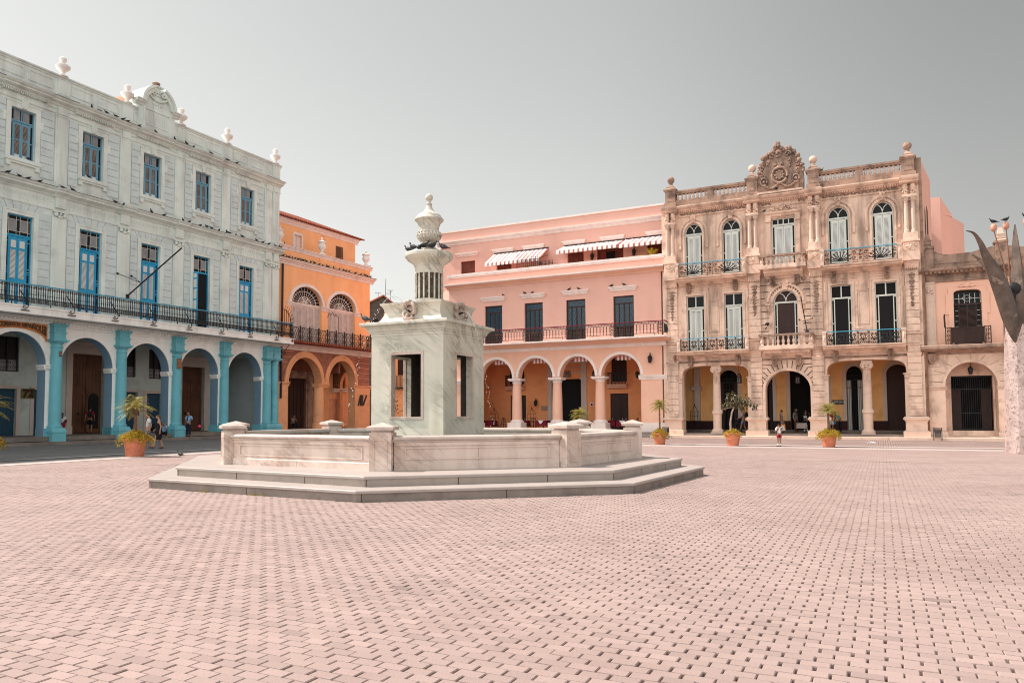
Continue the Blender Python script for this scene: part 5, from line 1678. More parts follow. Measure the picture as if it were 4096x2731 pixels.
# grooves of the voussoirs round the middle arch, ground and first floor
m = M()
def ray_groove(c, zs, r0, r1, zlim, xl, t, y=-.012, wd=.022):
    co, si = math.cos(t), math.sin(t)
    p0 = (c + r0[0] * co, zs + r0[1] * si); p1 = (c + r1[0] * co, zs + r1[1] * si)
    d = Vector((p1[0] - p0[0], p1[1] - p0[1])).normalized(); n = Vector((-d.y, d.x)) * wd
    m.prism([(p0[0] - n.x, p0[1] - n.y), (p1[0] - n.x, p1[1] - n.y), (p1[0] + n.x, p1[1] + n.y), (p0[0] + n.x, p0[1] + n.y)], y, .03)
    return p1
for i in range(1, 18):
    t = PI * i / 18
    p = ray_groove(CXX, 3.0, (1.52, 1.38), (1.52 + (.16 + .26 * abs(math.sin(t))), 1.38 + .22 + .28 * abs(math.sin(t))), 5, 0, t)
    if t < PI * .36 or t > PI * .64:
        xe = 9.54 if t < PI / 2 else 6.58
        a, b = sorted((p[0], xe))
        if b > a: m.box(a, b, -.012, .03, p[1] - .02, p[1] + .02)
for k in range(4):
    for a, b in ((6.58, 6.68), (9.46, 9.54)): m.box(a, b, -.012, .03, 1.4 + .42 * k, 1.44 + .42 * k)
for k in range(11):
    z = 5.9 + .42 * k
    rr = 1.06
    if z < 8.5: xa = CXX - 1.02; xb = CXX + 1.02
    else:
        q_ = max(0, 1 - ((z - 8.55) / 1.15) ** 2); xa = CXX - 1.05 * math.sqrt(q_) - .2; xb = CXX + 1.05 * math.sqrt(q_) + .2
    if z > 9.75: break
    m.box(6.58, xa, -.002, .04, z - .02, z + .02); m.box(xb, 9.54, -.002, .04, z - .02, z + .02)
for i in range(3, 16):
    ray_groove(CXX, 8.55, (.86, .88), (1.06, 1.1), 5, 0, PI * i / 18, .0)
ob('block_joint', m, K['groove'], sb)
m = M(); m.band(CXX, 3.0, 1.332, 1.222, 1.50, 1.38, -.10, .03, 26)
m.box(CXX - 1.50, CXX - 1.332, -.10, .03, 1.33, 3.0); m.box(CXX + 1.332, CXX + 1.50, -.10, .03, 1.33, 3.0)
m.band(CXX, 8.55, .725, .765, .88, .90, -.06, .05, 20); m.band(CXX, 8.55, 1.0, 1.04, 1.12, 1.16, -.09, .05, 20)
for sx in (-1, 1):
    m.box(CXX + sx * 1.05 - .14, CXX + sx * 1.05 + .14, -.14, .03, 8.38, 8.5); garland(m, CXX + sx * 1.02, -.08, 7.8, 8.36, .14, 5)
m.prism([(CXX - .14, 9.3), (CXX + .14, 9.3), (CXX + .2, 9.85), (CXX - .2, 9.85)], -.2, .03); acanthus(m, CXX, -.2, 9.58, .3, .5, 4)
ob('arch_moulding', m, K['lime'], sb, smooth=40)
m = M()
for x0, x1, z0, p in ((1.48, 5.72, 3.75, .94), (10.36, 14.66, 3.75, .98)):
    m.band((x0 + x1) / 2, z0, (x1 - x0) / 2 + .002, p + .002, (x1 - x0) / 2 + .10, p + .10, -.05, .03, 28, 0, PI, 4.5)
obs('opening_moulding', m, K['lime'], sb)
# string course, balcony slabs and brackets
m = M(); m.extr(X0 + .2, X1 - .05, [(.03, 4.90), (.05, 4.94), (.05, 4.99), (.02, 5.01)], 0); m.box(X0 + .2, X1 - .05, -.018, .03, 4.885, 4.90)
ob('string_course', m, K['lime2'], sb)
def balcony(x0, x1, zs, zr, iron=True, proj=1.05, stone_y=-1.0, pat='heart'):
    m = M()
    m.extr(x0 - .05, x1 + .05, [(.10, zs - .42), (.14, zs - .36), (.3, zs - .28), (.42, zs - .24), (proj - .12, zs - .2), (proj - .12, zs - .13), (proj, zs - .09), (proj + .04, zs - .05), (proj + .04, zs)], 0)
    n = 3 if x1 - x0 < 3.5 else 4
    b = ob('balcony', m, K['lime'], sb)
    for x in (x0 + .62, x1 - .75):
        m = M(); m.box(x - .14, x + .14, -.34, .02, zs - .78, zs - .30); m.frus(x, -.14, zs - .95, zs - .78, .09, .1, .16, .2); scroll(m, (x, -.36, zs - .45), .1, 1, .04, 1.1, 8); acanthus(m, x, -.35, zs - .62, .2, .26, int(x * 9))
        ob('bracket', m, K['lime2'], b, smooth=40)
    m = M()
    for x in (x0 + .06, x1 - .06):
        m.box(x - .11, x + .11, stone_y - .12, stone_y + .1, zs, zr + .02); m.box(x - .13, x + .13, stone_y - .14, stone_y + .12, zr - .1, zr + .04); m.ell((x, stone_y - .12, (zs + zr) / 2), .07, .05, .2, 7, 5)
        if iron: m.box(x - .05, x + .05, stone_y + .1, 0, zr - .06, zr)
    obs('end_post', m, K['limel'], b)
    if iron:
        h = ob('handrail', M().box(x0 + .17, x1 - .17, stone_y - .025, stone_y + .025, zr - .045, zr), K['skyrail'], b)
        m = M(); a, c = x0 + .17, x1 - .17; y = stone_y
        H = zr - zs
        if pat == 'heart':
            n = 7; st = (c - a) / n
            m.box(a, c, y - 0.020, y + 0.020, zs + .03, zs + .05); m.box(a, c, y - 0.020, y + 0.020, zs + .17, zs + .19); m.box(a, c, y - 0.020, y + 0.020, zr - .18, zr - .16)
            for i in range(int((c - a) / .1)):
                m.ell((a + .05 + i * .1, y, zs + .11), .04, 0.024, .04, 6, 4)
            for i in range(n + 1):
                x = a + st * i
                for d in (-.045, 0, .045): m.box(x + d - .013, x + d + .013, y - .01, y + .01, zs + .05, zr - .17)
                m.tube([(x - .05, y, zr - .15), (x + .05, y, zr - .06)], 0.022, 4); m.tube([(x + .05, y, zr - .15), (x - .05, y, zr - .06)], 0.022, 4)
            for i in range(n):
                x = a + st * (i + .5)
                for sx in (-1, 1):
                    scroll(m, (x + sx * .11, y, zs + .29), .085, sx, 0.024, 1.3, 10); scroll(m, (x + sx * .10, y, zr - .27), .08, -sx, 0.022, 1.3, 10)
                    m.tube([(x, y, zs + .22), (x + sx * .10, y, zs + .42), (x + sx * .17, y, zr - .24)], 0.024, 4)
                m.tube([(x, y, zs + .2), (x, y, zs + .5)], .034, 4, .014)
        else:
            for z in (zs + .04, zs + .16, zr - .1): m.box(a, c, y - 0.020, y + 0.020, z, z + .02)
            for cx_ in (a + (c - a) * .23, a + (c - a) * .77):
                for i in range(9):
                    t = R(10 + 20 * i); R0 = .52
                    pts = [(cx_ + k * R0 * math.cos(t) * (1 + .1 * k), y, zs + .18 + k * R0 * abs(math.sin(t)) ** .9 * 1.02) for k in (0, .35, .7, 1)]
                    m.tube(pts, 0.025, 4); scroll(m, (pts[-1][0], y, pts[-1][2]), .07, 1 if t < PI / 2 else -1, 0.020, 1.1, 8)
                for sx in (-1, 1): scroll(m, (cx_ + sx * .3, y, zs + .28), .11, sx, 0.027, 1.4, 10); scroll(m, (cx_ + sx * .75, y, zs + .62), .13, -sx, 0.024, 1.4, 10); scroll(m, (cx_ + sx * .72, y, zs + .3), .12, sx, 0.024, 1.3, 10)
                m.ell((cx_, y, zs + .3), .05, .02, .12, 6, 5)
            mid = (a + c) / 2
            for d in (-.16, .16): m.box(mid + d - .01, mid + d + .01, y - 0.020, y + 0.020, zs, zr)
            for k in range(3): scroll(m, (mid, y, zs + .28 + k * .2), .09, (-1) ** k, 0.024, 1.3, 10)
            for i in range(9): m.ell((a + (c - a) * i / 8, y, zr - .05), .025, .02, .025, 6, 4)
        for x in (a, c): m.box(x - 0.025, x + 0.025, y - 0.025, y + 0.025, zs, zr)
        ob('balustrade', m, K['iron'], b)
    return b
balcony(1.46, 5.88, 5.60, 6.43); balcony(10.27, 14.62, 5.60, 6.43)
balcony(1.42, 5.80, 10.46, 11.38, pat='fan'); balcony(10.26, 14.55, 10.46, 11.38, pat='fan')
def stone_balcony(x0, x1, zs, zr, proj):
    m = M()
    m.extr(x0 + .25, x1 - .25, [(.10, zs - .5), (.16, zs - .42), (.4, zs - .34), (.5, zs - .28), (proj - .3, zs - .2), (proj - .3, zs - .1), (proj - .06, zs - .04), (proj - .06, zs)], 0)
    m.extr(x0, x1, [(proj - .22, zs), (proj - .02, zs + .03), (proj, zs + .1), (proj, zs + .2), (proj - .06, zs + .24)], 0)
    b = ob('balcony', m, K['lime'], sb)
    for x in (CXX - .72, CXX + .72):
        m = M(); m.box(x - .14, x + .14, -.34, .02, zs - .86, zs - .40); acanthus(m, x, -.35, zs - .66, .2, .3, int(x * 9)); m.frus(x, -.14, zs - 1.0, zs - .86, .09, .1, .16, .2)
        ob('bracket', m, K['lime2'], b, smooth=40)
    m = M(); n = 10
    for i in range(n):
        m.lathe(x0 + .22 + (x1 - x0 - .44) * i / (n - 1), -proj + .13, BALU, 10, zs + .24, (zr - zs - .36) / .5)
    for y in (-.3, -.65):
        for x in (x0 + .12, x1 - .12): m.lathe(x, y, BALU, 8, zs + .24, (zr - zs - .36) / .5)
    obs('baluster', m, K['limel'], b, .0, smooth=40)
    m = M(); m.extr(x0 - .02, x1 + .02, [(proj - .26, zr - .12), (proj - .02, zr - .1), (proj + .02, zr - .04), (proj, zr)], -0.0)
    m.box(x0, x0 + .24, -proj + .2, 0, zr - .12, zr - .01); m.box(x1 - .24, x1, -proj + .2, 0, zr - .12, zr - .01)
    # hollow under the rail is open: the rail is a bar, not a slab
    ob('stone_rail', m, K['lime2'], b)
def bar(m, x0, x1, y0, y1, z0, z1): return m.box(x0, x1, y0, y1, z0, z1)
M_extr = M.extr
def stone_balcony2(*a):
    # the rail and foot course of a stone balcony are bars at its front edge
    def ex(self, x0, x1, prof, yw=0.0, z0=0.0):
        if prof[0][0] > .5:
            f = max(p[0] for p in prof); b_ = min(p[0] for p in prof)
            self.box(x0, x1, -f, -b_, prof[0][1], prof[-1][1]); return self
        return M_extr(self, x0, x1, prof, yw, z0)
    M.extr = ex
    stone_balcony(*a)
    M.extr = M_extr
stone_balcony2(6.55, 9.72, 5.50, 6.45, 1.12)
stone_balcony2(6.62, 9.38, 10.56, 11.43, 1.0)
# windows
gr = K['greyw']; sg_ = K['slat']
f1 = None
for i, (a, b) in enumerate(W1):
    if i < 2:
        if f1 is None: f1 = window('louvred_window', sb, ((a + b) / 2, .16, 5.6), b - a, 3.76, .84, gr, sg_, K['glass'], side=.16, top='two', zl=(.3, 2.72))
        else: dup(f1, sb, ((a + b) / 2, .16, 5.6))
    else:
        window('open_window', sb, ((a + b) / 2, .16, 5.6), b - a, 3.76, .84, gr, sg_, K['dark'], side=.16, top='two', open_=True)
o = window('arched_window', sb, (CXX, .16, 5.6), 1.44, 2.95, .06, gr, sg_, K['dwood'], side=.16, arch=.76, top='gothic', open_=True)
m = M()
for k, x in enumerate((-.32, .06, .30)): m.box(x - .08, x + .08, .06, .068, .1, 2.7)
ob('curtain', m, K['dado'], o)
f2 = None
for a, b in W2:
    if f2 is None: f2 = window('arched_window', sb, ((a + b) / 2, .16, 10.7), b - a, 2.86, .1, gr, sg_, K['glass'], side=.15, arch=.67, top='gothic', zl=(.3, 2.55))
    else: dup(f2, sb, ((a + b) / 2, .16, 10.7))
o = window('louvred_window', sb, (CXX - .04, .16, 10.7), 1.40, 3.22, .46, gr, sg_, K['glass'], side=.16, top='two', zl=(.3, 2.55))
m = M()
for x in (-.32, .32): m.box(x - .03, x + .03, .005, .06, 2.85, 3.18)
ob('transom_bars', m, gr, o)
# surrounds
m = M()
for a, b in W1:
    c = (a + b) / 2; h = (b - a) / 2
    for x0, x1 in ((c - h - .16, c - h - .002), (c + h + .002, c + h + .16)): m.box(x0, x1, -.06, .03, 5.7, 9.36)
    m.box(c - h - .16, c + h + .16, -.06, .03, 9.362, 9.52)
    for x0, x1 in ((c - h - .30, c - h - .17), (c + h + .17, c + h + .30)): m.box(x0, x1, -.03, .03, 5.7, 9.7)
    m.box(c - h - .30, c + h + .30, -.035, .03, 9.53, 9.72); m.box(c - h - .38, c - h - .28, -.05, .03, 9.0, 9.6); m.box(c + h + .28, c + h + .38, -.05, .03, 9.0, 9.6)
    m.box(c - h - .3, c + h + .3, -.09, .03, 9.72, 9.8)
for a, b in ((3.36, 3.94), (12.2, 12.78)):
    m.box(a - .1, b + .1, -.05, .03, 6.4, 6.75); m.box(a - .16, b + .16, -.09, .03, 6.62, 6.72)
    for x0, x1, z0, z1 in ((a, b, 8.9, 8.95), (a, b, 6.9, 6.95), (a, a + .05, 6.95, 8.9), (b - .05, b, 6.95, 8.9)): m.box(x0, x1, -.03, .03, z0, z1)
obs('window_surround', m, K['lime'], sb)
for a, b in W2:
    m = M(); c = (a + b) / 2; h = (b - a) / 2
    m.band(c, 13.56, h + .002, .672, h + .12, .80, -.08, .03, 20); m.band(c, 13.56, h + .22, .9, h + .36, 1.04, -.05, .03, 20)
    for sx in (-1, 1):
        m.box(c + sx * (h + .06) - .058, c + sx * (h + .06) + .06, -.08, .03, 11.2, 13.56); m.box(c + sx * (h + .29) - .07, c + sx * (h + .29) + .07, -.05, .03, 12.75, 13.56)
        m.ell((c + sx * (h + .29), -.05, 12.62), .09, .06, .16, 7, 5)
    m.prism([(c - .12, 14.25), (c + .12, 14.25), (c + .17, 14.75), (c - .17, 14.75)], -.18, .03); acanthus(m, c, -.18, 14.5, .26, .42, int(c))
    ob('arch_moulding', m, K['lime'], sb, smooth=40)
m = M()
for x in (CXX - .92, CXX + .84):
    m.box(x - .12, x + .12, -.06, .03, 11.2, 13.95); m.box(x - .16, x + .16, -.16, .03, 13.7, 14.1)
m.extr(CXX - 1.12, CXX + 1.04, [(.08, 14.02), (.14, 14.08), (.14, 14.14), (.26, 14.22), (.26, 14.3)], 0)
for sx in (-1, 1):
    scroll(m, (CXX - .04 + sx * .3, -.1, 14.5), .2, sx, .045, 1.3, 12); scroll(m, (CXX - .04 + sx * .66, -.1, 14.42), .12, -sx, .04, 1.2, 10)
acanthus(m, CXX - .04, -.14, 14.55, .3, .5, 8); acanthus(m, CXX - .04, -.14, 14.05, .3, .3, 9)
for a, b in ((3.4, 3.92), (12.2, 12.72)): m.box(a - .25, b + .25, -.1, .03, 11.2, 11.42); m.box(a - .2, b + .2, -.16, .03, 11.42, 11.5)
obs('window_surround', m, K['lime'], sb, smooth=40)
# frieze and cornice
m = M()
m.extr(X0 + .1, X1 - .1, [(.02, 14.70), (.06, 14.73), (.06, 14.78), (.02, 14.79), (.02, 14.98), (.08, 15.0), (.12, 15.04), (.34, 15.1), (.34, 15.16), (.48, 15.2), (.60, 15.3), (.60, 15.37)], 0)
for i in range(110):
    x = X0 + .3 + i * .137
    if x > X1 - .25: break
    m.box(x, x + .075, -.26, .0, 15.0, 15.09)
ob('cornice', m, K['lime'], sb)
m = M()
for i in range(74):
    x = X0 + .4 + i * .2
    if any(a - .2 < x < b + .2 for a, b in PIER) or abs(x - CXX) < .8: continue
    scroll(m, (x, -.03, 14.88), .075, (-1) ** i, .028, 1.1, 8); m.ell((x + .1, -.03, 14.88 + .03 * (-1) ** i), .04, .03, .04, 6, 4)
for x0, x1 in ((1.6, 5.7), (10.4, 14.5)):
    for i in range(int((x1 - x0) / .26)):
        x = x0 + .13 + i * .26; scroll(m, (x, -.02, 10.12), .09, (-1) ** i, .03, 1.2, 8)
m.ell((6.98, -.02, 9.98), .14, .06, .14, 8, 5); m.ell((9.15, -.02, 9.98), .14, .06, .14, 8, 5)
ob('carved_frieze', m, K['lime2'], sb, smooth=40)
# balustrade on the roof
for x0, x1 in ((1.25, 5.83), (10.23, 14.72)):
    m = M(); m.box(x0, x1, -.14, .42, 15.38, 15.9); b = ob('balustrade_plinth', m, K['lime2'], sb)
    m = M(); m.box(x0, x1, -.12, .26, 16.32, 16.42); m.box(x0, x1, -.16, .3, 16.42, 16.54); mid = (x0 + x1) / 2; m.box(mid - .22, mid + .22, -.1, .24, 15.9, 16.32); ob('roof_rail', m, K['lime2'], b)
    m = M()
    for h0, h1 in ((x0, mid - .22), (mid + .22, x1)):
        for i in range(8): m.lathe(h0 + (h1 - h0) * (i + .5) / 8, .07, BALU2, 10, 15.9, .84)
    obs('baluster', m, K['limel'], b, .0, smooth=40)
# carved crest
m = M()
prof = [(6.50, 15.40), (6.48, 16.3), (6.52, 16.75), (6.66, 17.15), (6.80, 17.5), (6.92, 17.62), (7.0, 17.95), (7.16, 18.05), (7.26, 18.2), (7.45, 18.25), (7.62, 18.42), (7.72, 18.62), (7.84, 18.72), (7.96, 18.64), (8.08, 18.42), (8.25, 18.32), (8.42, 18.36), (8.62, 18.32), (8.80, 18.16), (8.95, 17.9), (9.05, 17.6), (9.2, 17.2), (9.3, 16.9), (9.34, 16.3), (9.32, 15.40)]
m.prism(prof, -.12, .35)
m.prism([(7.92 + (x - 7.92) * .80, 15.4 + (z - 15.4) * .88) for x, z in prof], -.20, -.12)
q = random.Random(5)
for i in range(2, len(prof) - 2):
    x, z = prof[i]
    for k in range(3):
        m.ell((x + q.uniform(-.1, .1), -.1 + q.uniform(-.12, .05), z - .08 + q.uniform(-.12, .06)), q.uniform(.08, .17), q.uniform(.08, .16), q.uniform(.08, .18), 7, 5)
ring = [(7.93 + .46 * math.cos(2 * PI * i / 24), -.28, 16.60 + .50 * math.sin(2 * PI * i / 24)) for i in range(25)]
m.tube(ring, .09, 6)
for i in range(8): m.ell((7.93 + .42 * math.cos(i * PI / 4) * .55, -.3, 16.6 + .25 * math.sin(i * PI / 4)), .09, .06, .07, 7, 5)
m.prism([(7.70, 16.86), (8.16, 16.86), (8.16, 16.5), (7.93, 16.3), (7.70, 16.5)], -.30, -.15)
for sx in (-1, 1):
    x = 7.93 + sx * .96
    m.tube([(x + .2 * math.cos(2 * PI * i / 16), -.26, 16.28 + .24 * math.sin(2 * PI * i / 16)) for i in range(17)], .055, 6); m.ell((x, -.25, 16.28), .1, .08, .12, 8, 5)
    acanthus(m, x + sx * .05, -.24, 16.75, .3, .5, 20 + sx); acanthus(m, 7.93 + sx * .62, -.24, 17.4, .3, .6, 30 + sx)
    scroll(m, (7.93 + sx * .5, -.26, 17.9), .2, sx, .06, 1.2, 12); scroll(m, (7.93 + sx * 1.1, -.22, 17.2), .18, sx, .05, 1.2, 12)
    for i in range(9):
        t = i / 8; m.ell((7.93 + sx * (.12 + .8 * t), -.3, 15.98 - .22 * math.sin(PI * t) + .05), .075, .07, .075, 7, 5)
acanthus(m, 7.9, -.26, 17.25, .5, .4, 40); acanthus(m, 7.86, -.24, 17.95, .5, .5, 41); acanthus(m, 7.85, -.1, 18.45, .36, .5, 42); m.ell((7.85, -.12, 18.62), .12, .12, .16)
ob('carved_crest', m, K['lime2'], sb, smooth=40)
m = M(); m.extr(6.6, 9.3, [(.5, 15.38), (.66, 15.42), (.66, 15.52), (.6, 15.54)], 0); ob('crest_ledge', m, K['limel'], sb)
# party wall and the pale pink blocks behind it
m = M(); m.box(15.44, 15.78, .03, .5, .2, 16.58); ob('party_wall', m, K['lime2'], sb)
m = M()
m.prismz([(15.60, .51), (15.78, .501), (16.5, 5.2), (16.3, 5.2)], 9.0, 16.55)
ob('side_wall', m, K['pink'], sb)
m = M(); m.loft([(16.05, 1.6, 11.9), (16.07, 1.6, 11.9), (16.15, 2.1, 11.9), (16.12, 2.1, 11.9)], [(16.05, 1.6, 14.0), (16.07, 1.6, 14.0), (16.15, 2.1, 13.8), (16.12, 2.1, 13.8)]); ob('narrow_window', m, K['dwood'], sb)
m = M(); m.prismz([(15.6, 8.0), (17.22, 8.0), (18.0, 9.6), (18.9, 12), (15.6, 12)], 6, 15.0); m.loft([(16.6, 8.0, 15.0), (17.22, 8.0, 15.0), (18.05, 9.6, 15.0), (17.0, 9.6, 15)], [(16.6, 8.0, 16.1), (17.22, 8.0, 16.1), (17.98, 9.55, 15.2), (17.0, 9.6, 15.6)])
ob('rear_tower', m, K['pink'], sb)
# arcade interior
BV = 4.4
m = M(); m.box(X0, X1, -.32, BV + .1, -.03, .275); m.box(X0, X1, 3.8, BV + .1, .275, .43); ob('arcade_floor', m, K['stone'], sb)
m = M()
for i in range(16): m.box(-.4 + i * 1.4 + .004, -.4 + i * 1.4 + 1.396, -1.3 - rnd.uniform(0, .04), -.32, -.04, .135 + rnd.uniform(0, .012))
ob('kerb_step', m, K['limel'], sb)
DO = [(3.04, 4.29, .43, 4.0, .6), (6.0, 6.62, .43, 4.0), (7.74, 9.2, .43, 4.6), (9.3, 10.08, .43, 4.0), (11.25, 12.2, .43, 4.05, .58), (13.62, 14.95, .43, 4.05, .6)]
w = M(); w.wall(X0, X1, .43, 6.0, BV, BV + .3, DO); w.box(X0, X1, .8, BV, 5.0, 5.1); w.box(X0, X0 + .1, .8, BV, .43, 5.0); w.box(X1 - .1, X1, .8, BV, .43, 5.0)
ob('rear_wall', w, K['yellow'], sb)
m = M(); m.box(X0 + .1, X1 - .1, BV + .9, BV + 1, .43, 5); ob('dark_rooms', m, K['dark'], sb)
m = M()
gaps = [(X0 + .1, 3.04), (4.29, 6.0), (6.62, 7.74), (9.2, 9.3), (10.08, 11.25), (12.2, 13.62)]
for a, b in gaps:
    m.box(a, b, BV - .03, BV - .002, .43, 1.03)
obs('dado', m, K['dado'], sb)
m = M()
for d in DO:
    a, b = d[0], d[1]; r_ = d[4] if len(d) > 4 else 0
    for x0, x1 in ((a - .23, a - .002), (b + .002, b + .23)): m.box(x0, x1, BV - .05, BV - .002, 1.032, d[3])
    if r_: m.band((a + b) / 2, d[3], (b - a) / 2 + .002, r_ + .002, (b - a) / 2 + .23, r_ + .24, BV - .05, BV - .002, 16, 0, PI, 2.6)
m.box(1.32, 1.7, BV - .3, BV - .002, 1.032, 4.9); m.extr(1.1, 1.8, [(.3, 3.2), (.36, 3.3), (.36, 3.36), (.44, 3.44), (.44, 3.5)], BV)
obs('door_surround', m, K['beige'], sb)
for d in (DO[0], DO[4], DO[1], DO[3]):
    a, b = d[0], d[1]; m = M()
    m.box(a, b, BV + .3, BV + .34, 4.0, 4.06)
    for i in range(int((b - a) / .1)): m.box(a + .04 + i * .1, a + .06 + i * .1, BV + .2, BV + .22, .43, 4.0)
    for i in range(4):
        scroll(m, (a + .2 + i * (b - a - .4) / 3, BV + .2, 4.25), .14, (-1) ** i, .02, 1.3, 10)
    m.box(a, b, BV + .18, BV + .24, 3.7, 3.76); m.box(a, b, BV + .18, BV + .24, 3.2, 3.24)
    g = ob('iron_gate', m, K['iron'], sb)
    m = M(); m.box(a + .03, a + .28, BV + .24, BV + .28, .43, 3.7); m.box(b - .28, b - .03, BV + .24, BV + .28, .43, 3.7)
    obs('side_panel', m, K['greyw'] if d is DO[4] else K['dwood'], g)
d = DO[5]; m = M(); m.box(d[0], d[1], BV + .18, BV + .24, .43, 4.66)
for x in (d[0] + .33, d[1] - .33):
    m.band(x, 2.9, .22, .24, .28, .3, BV + .14, BV + .18, 10); m.box(x - .28, x - .22, BV + .14, BV + .18, .7, 2.9); m.box(x + .22, x + .28, BV + .14, BV + .18, .7, 2.9)
ob('panelled_door', m, K['dwood'], sb)
for i, (x, v, zb) in enumerate(((4.81, 1.9, 3.57), (8.48, 1.9, 3.46))):
    p = loc(FR_O, FR_A, x, v, zb)
    t = thing('hanging_lantern', ('caged lantern hanging beside the left gate of the ornate stone building', 'caged lantern hanging in the middle arch of the ornate stone building')[i], 'lantern', p, FR_A, 'lanterns hanging in the arcades')
    m = M()
    for k in range(8):
        a = k * PI / 4; m.tube([(.16 * math.cos(a), .16 * math.sin(a), 0), (.16 * math.cos(a), .16 * math.sin(a), .42), (.1 * math.cos(a), .1 * math.sin(a), .58), (0, 0, .66)], .012, 4)
    m.lathe(0, 0, [(.17, 0), (.17, .03)], 8); m.lathe(0, 0, [(.17, .42), (.17, .45)], 8); m.tube([(0, 0, .66), (0, 0, 5.05 - zb)], .012, 4)
    ob('cage', m, K['iron'], t)
    m = M(); m.lathe(0, 0, [(.13, .03), (.13, .4)], 8); ob('lamp_glass', m, K['gglass'], t)
# flag pole, lamp arm
m = M(); m.tube([(9.30, -.12, 6.62), (9.2, -.75, 7.55), (9.1, -1.4, 8.6)], .03, 6); m.tube([(8.86, -.1, 7.35), (9.2, -.6, 7.2), (9.62, -.1, 7.4)], .016, 4)
m.ell((8.86, -.1, 7.36), .05, .05, .05); m.ell((9.62, -.1, 7.41), .05, .05, .05); m.box(9.2, 9.4, -.2, 0, 6.45, 6.65)
ob('flagpole', m, K['iron'], sb)
m = M(); m.tube([(6.98, .0, 7.15), (7.02, -.3, 7.2), (7.0, -.4, 7.05)], .02, 5); m.ell((7.0, -.42, 7.18), .14, .1, .08); m.tube([(6.95, -.2, 7.0), (6.86, -.3, 6.85)], .03, 5); ob('lamp_arm', m, K['iron'], sb)
m = M(); m.box(1.0, 1.12, -.24, -.13, 5.0, 5.45); m.ell((1.06, -.3, 5.3), .1, .1, .14); ob('old_lamp', m, K['rust'], sb)
# name plaque
sp = thing('name_plaque', 'small black plaque with white lettering on the yellow arcade wall', 'sign', loc(FR_O, FR_A, 10.72, BV - .05, 2.27), FR_A)
m = M(); m.box(-.34, .34, -.03, .03, -.14, .14); ob('board', m, K['iron'], sp)
lt = letters('ANGELA LANDA', .105, .004, .002); ob('lettering', lt, K['clothw'], sp, (0, -.035, -.005))
m = M(); m.box(-.22, .22, -.036, -.031, .08, .095); m.box(-.16, .16, -.036, -.031, -.10, -.085); ob('small_print', m, K['clothw'], sp)

# ------------------------------------------------------------------ low stone house at the right edge
rb = thing('arched_house', 'low pinkish stone house with a gated arch and dark balcony at the right edge', 'building', FR_O, FR_A)
RY = .30; RX0, RX1 = 15.79, 29.0
w = M(); rv = M()
w.wall(RX0, RX1, .1, 4.95, RY, RY + .8, [(16.62, 19.18, .1, 3.05, 1.38), (22.4, 25.0, .1, 3.05, 1.38)], rv)
ob('arcade_wall', w, K['lime'], rb); obs('arch_reveal', rv, K['lime'], rb)
w = M(); w.wall(RX0, RX1, 4.95, 9.4, RY + .02, RY + .5, [(17.18, 18.56, 5.45, 8.20, .4, 4), (23.1, 24.5, 5.45, 8.2, .4, 4)]); w.box(RX0, RX1, RY + .6, 9, 9.2, 9.4); w.box(RX0, RX1, 8.9, 9, 0, 9.2); w.box(RX1 - .2, RX1, 1, 9, 0, 9.2)
ob('upper_wall', w, K['peach'], rb)
m = M()
for c in (17.9, 23.7):
    m.band(c, 3.05, 1.282, 1.382, 1.42, 1.52, RY - .05, RY + .02, 24)
obs('arch_moulding', m, K['lime'], rb)
m = M()
for c in (17.9, 23.7):
    for i in range(9):
        t = PI * (i + .5) / 9
        m.tube([(c + 1.44 * math.cos(t), RY - .004, 3.05 + 1.54 * math.sin(t)), (c + 2.1 * math.cos(t), RY - .004, 3.05 + 2.1 * math.sin(t) * .88)], .012, 4)
for k in range(3):
    for a, b in ((15.82, 16.5), (19.3, 21.0)): m.box(a, b, RY - .008, RY + .01, 3.3 + .45 * k, 3.32 + .45 * k)
ob('block_joint', m, K['lime2'], rb)
m = M()
for a, b in ((15.80, 16.68), (19.12, 20.2), (21.4, 22.44)):
    m.extr(a, b, [(.03, 2.86), (.06, 2.9), (.06, 2.95), (.12, 3.0), (.12, 3.06)], RY); m.extr(a, b, [(.16, .1), (.16, .36), (.08, .44)], RY)
obs('impost', m, K['limel'], rb)
m = M(); m.extr(RX0 - .35, RX1, [(.05, 4.9), (.1, 5.0), (.3, 5.06), (.5, 5.1), (.86, 5.16), (.9, 5.22), (.9, 5.36), (.84, 5.40)], RY); ob('balcony_slab', m, K['lime2'], rb)
for x in (16.0, 19.75):
    m = M(); m.box(x - .2, x + .2, RY - .3, RY, 4.62, 4.95); m.frus(x, RY - .12, 4.35, 4.62, .08, .08, .2, .2); m.ell((x, RY - .26, 4.7), .12, .08, .14); ob('bracket', m, K['lime2'], rb)
m = M()
for i in range(6):
    pts = [(16.9 + .2 * i, 0, 0)]
ob('window_surround', M().wall(16.92, 18.82, 5.45, 8.72, RY - .06, RY + .018, [(17.18, 18.56, 5.45, 8.20, .4, 4)]).box(16.80, 16.92, RY - .05, RY + .01, 7.2, 8.4).box(18.82, 18.94, RY - .05, RY + .01, 7.2, 8.4).ell((17.87, RY - .08, 8.86), .2, .08, .16).ell((17.6, RY - .06, 8.8), .16, .06, .07).ell((18.14, RY - .06, 8.8), .16, .06, .07), K['peach'], rb, smooth=40)
f = M(); c = 17.87
f.box(17.18, 18.56, RY + .2, RY + .28, 7.72, 7.84)
for x in (17.18, 17.42, 17.82, 18.27, 18.50): f.box(x, x + .06 + (.02 if x == 17.82 else 0), RY + .2, RY + .28, 5.45, 7.72)
f.box(17.48, 18.27, RY + .21, RY + .27, 5.45, 6.3)
z = 6.32
while z < 7.6: f.box(17.48, 18.27, RY + .22, RY + .25, z, z + .04); z += .065
o = ob('shuttered_window', f, K['dwood'], rb)
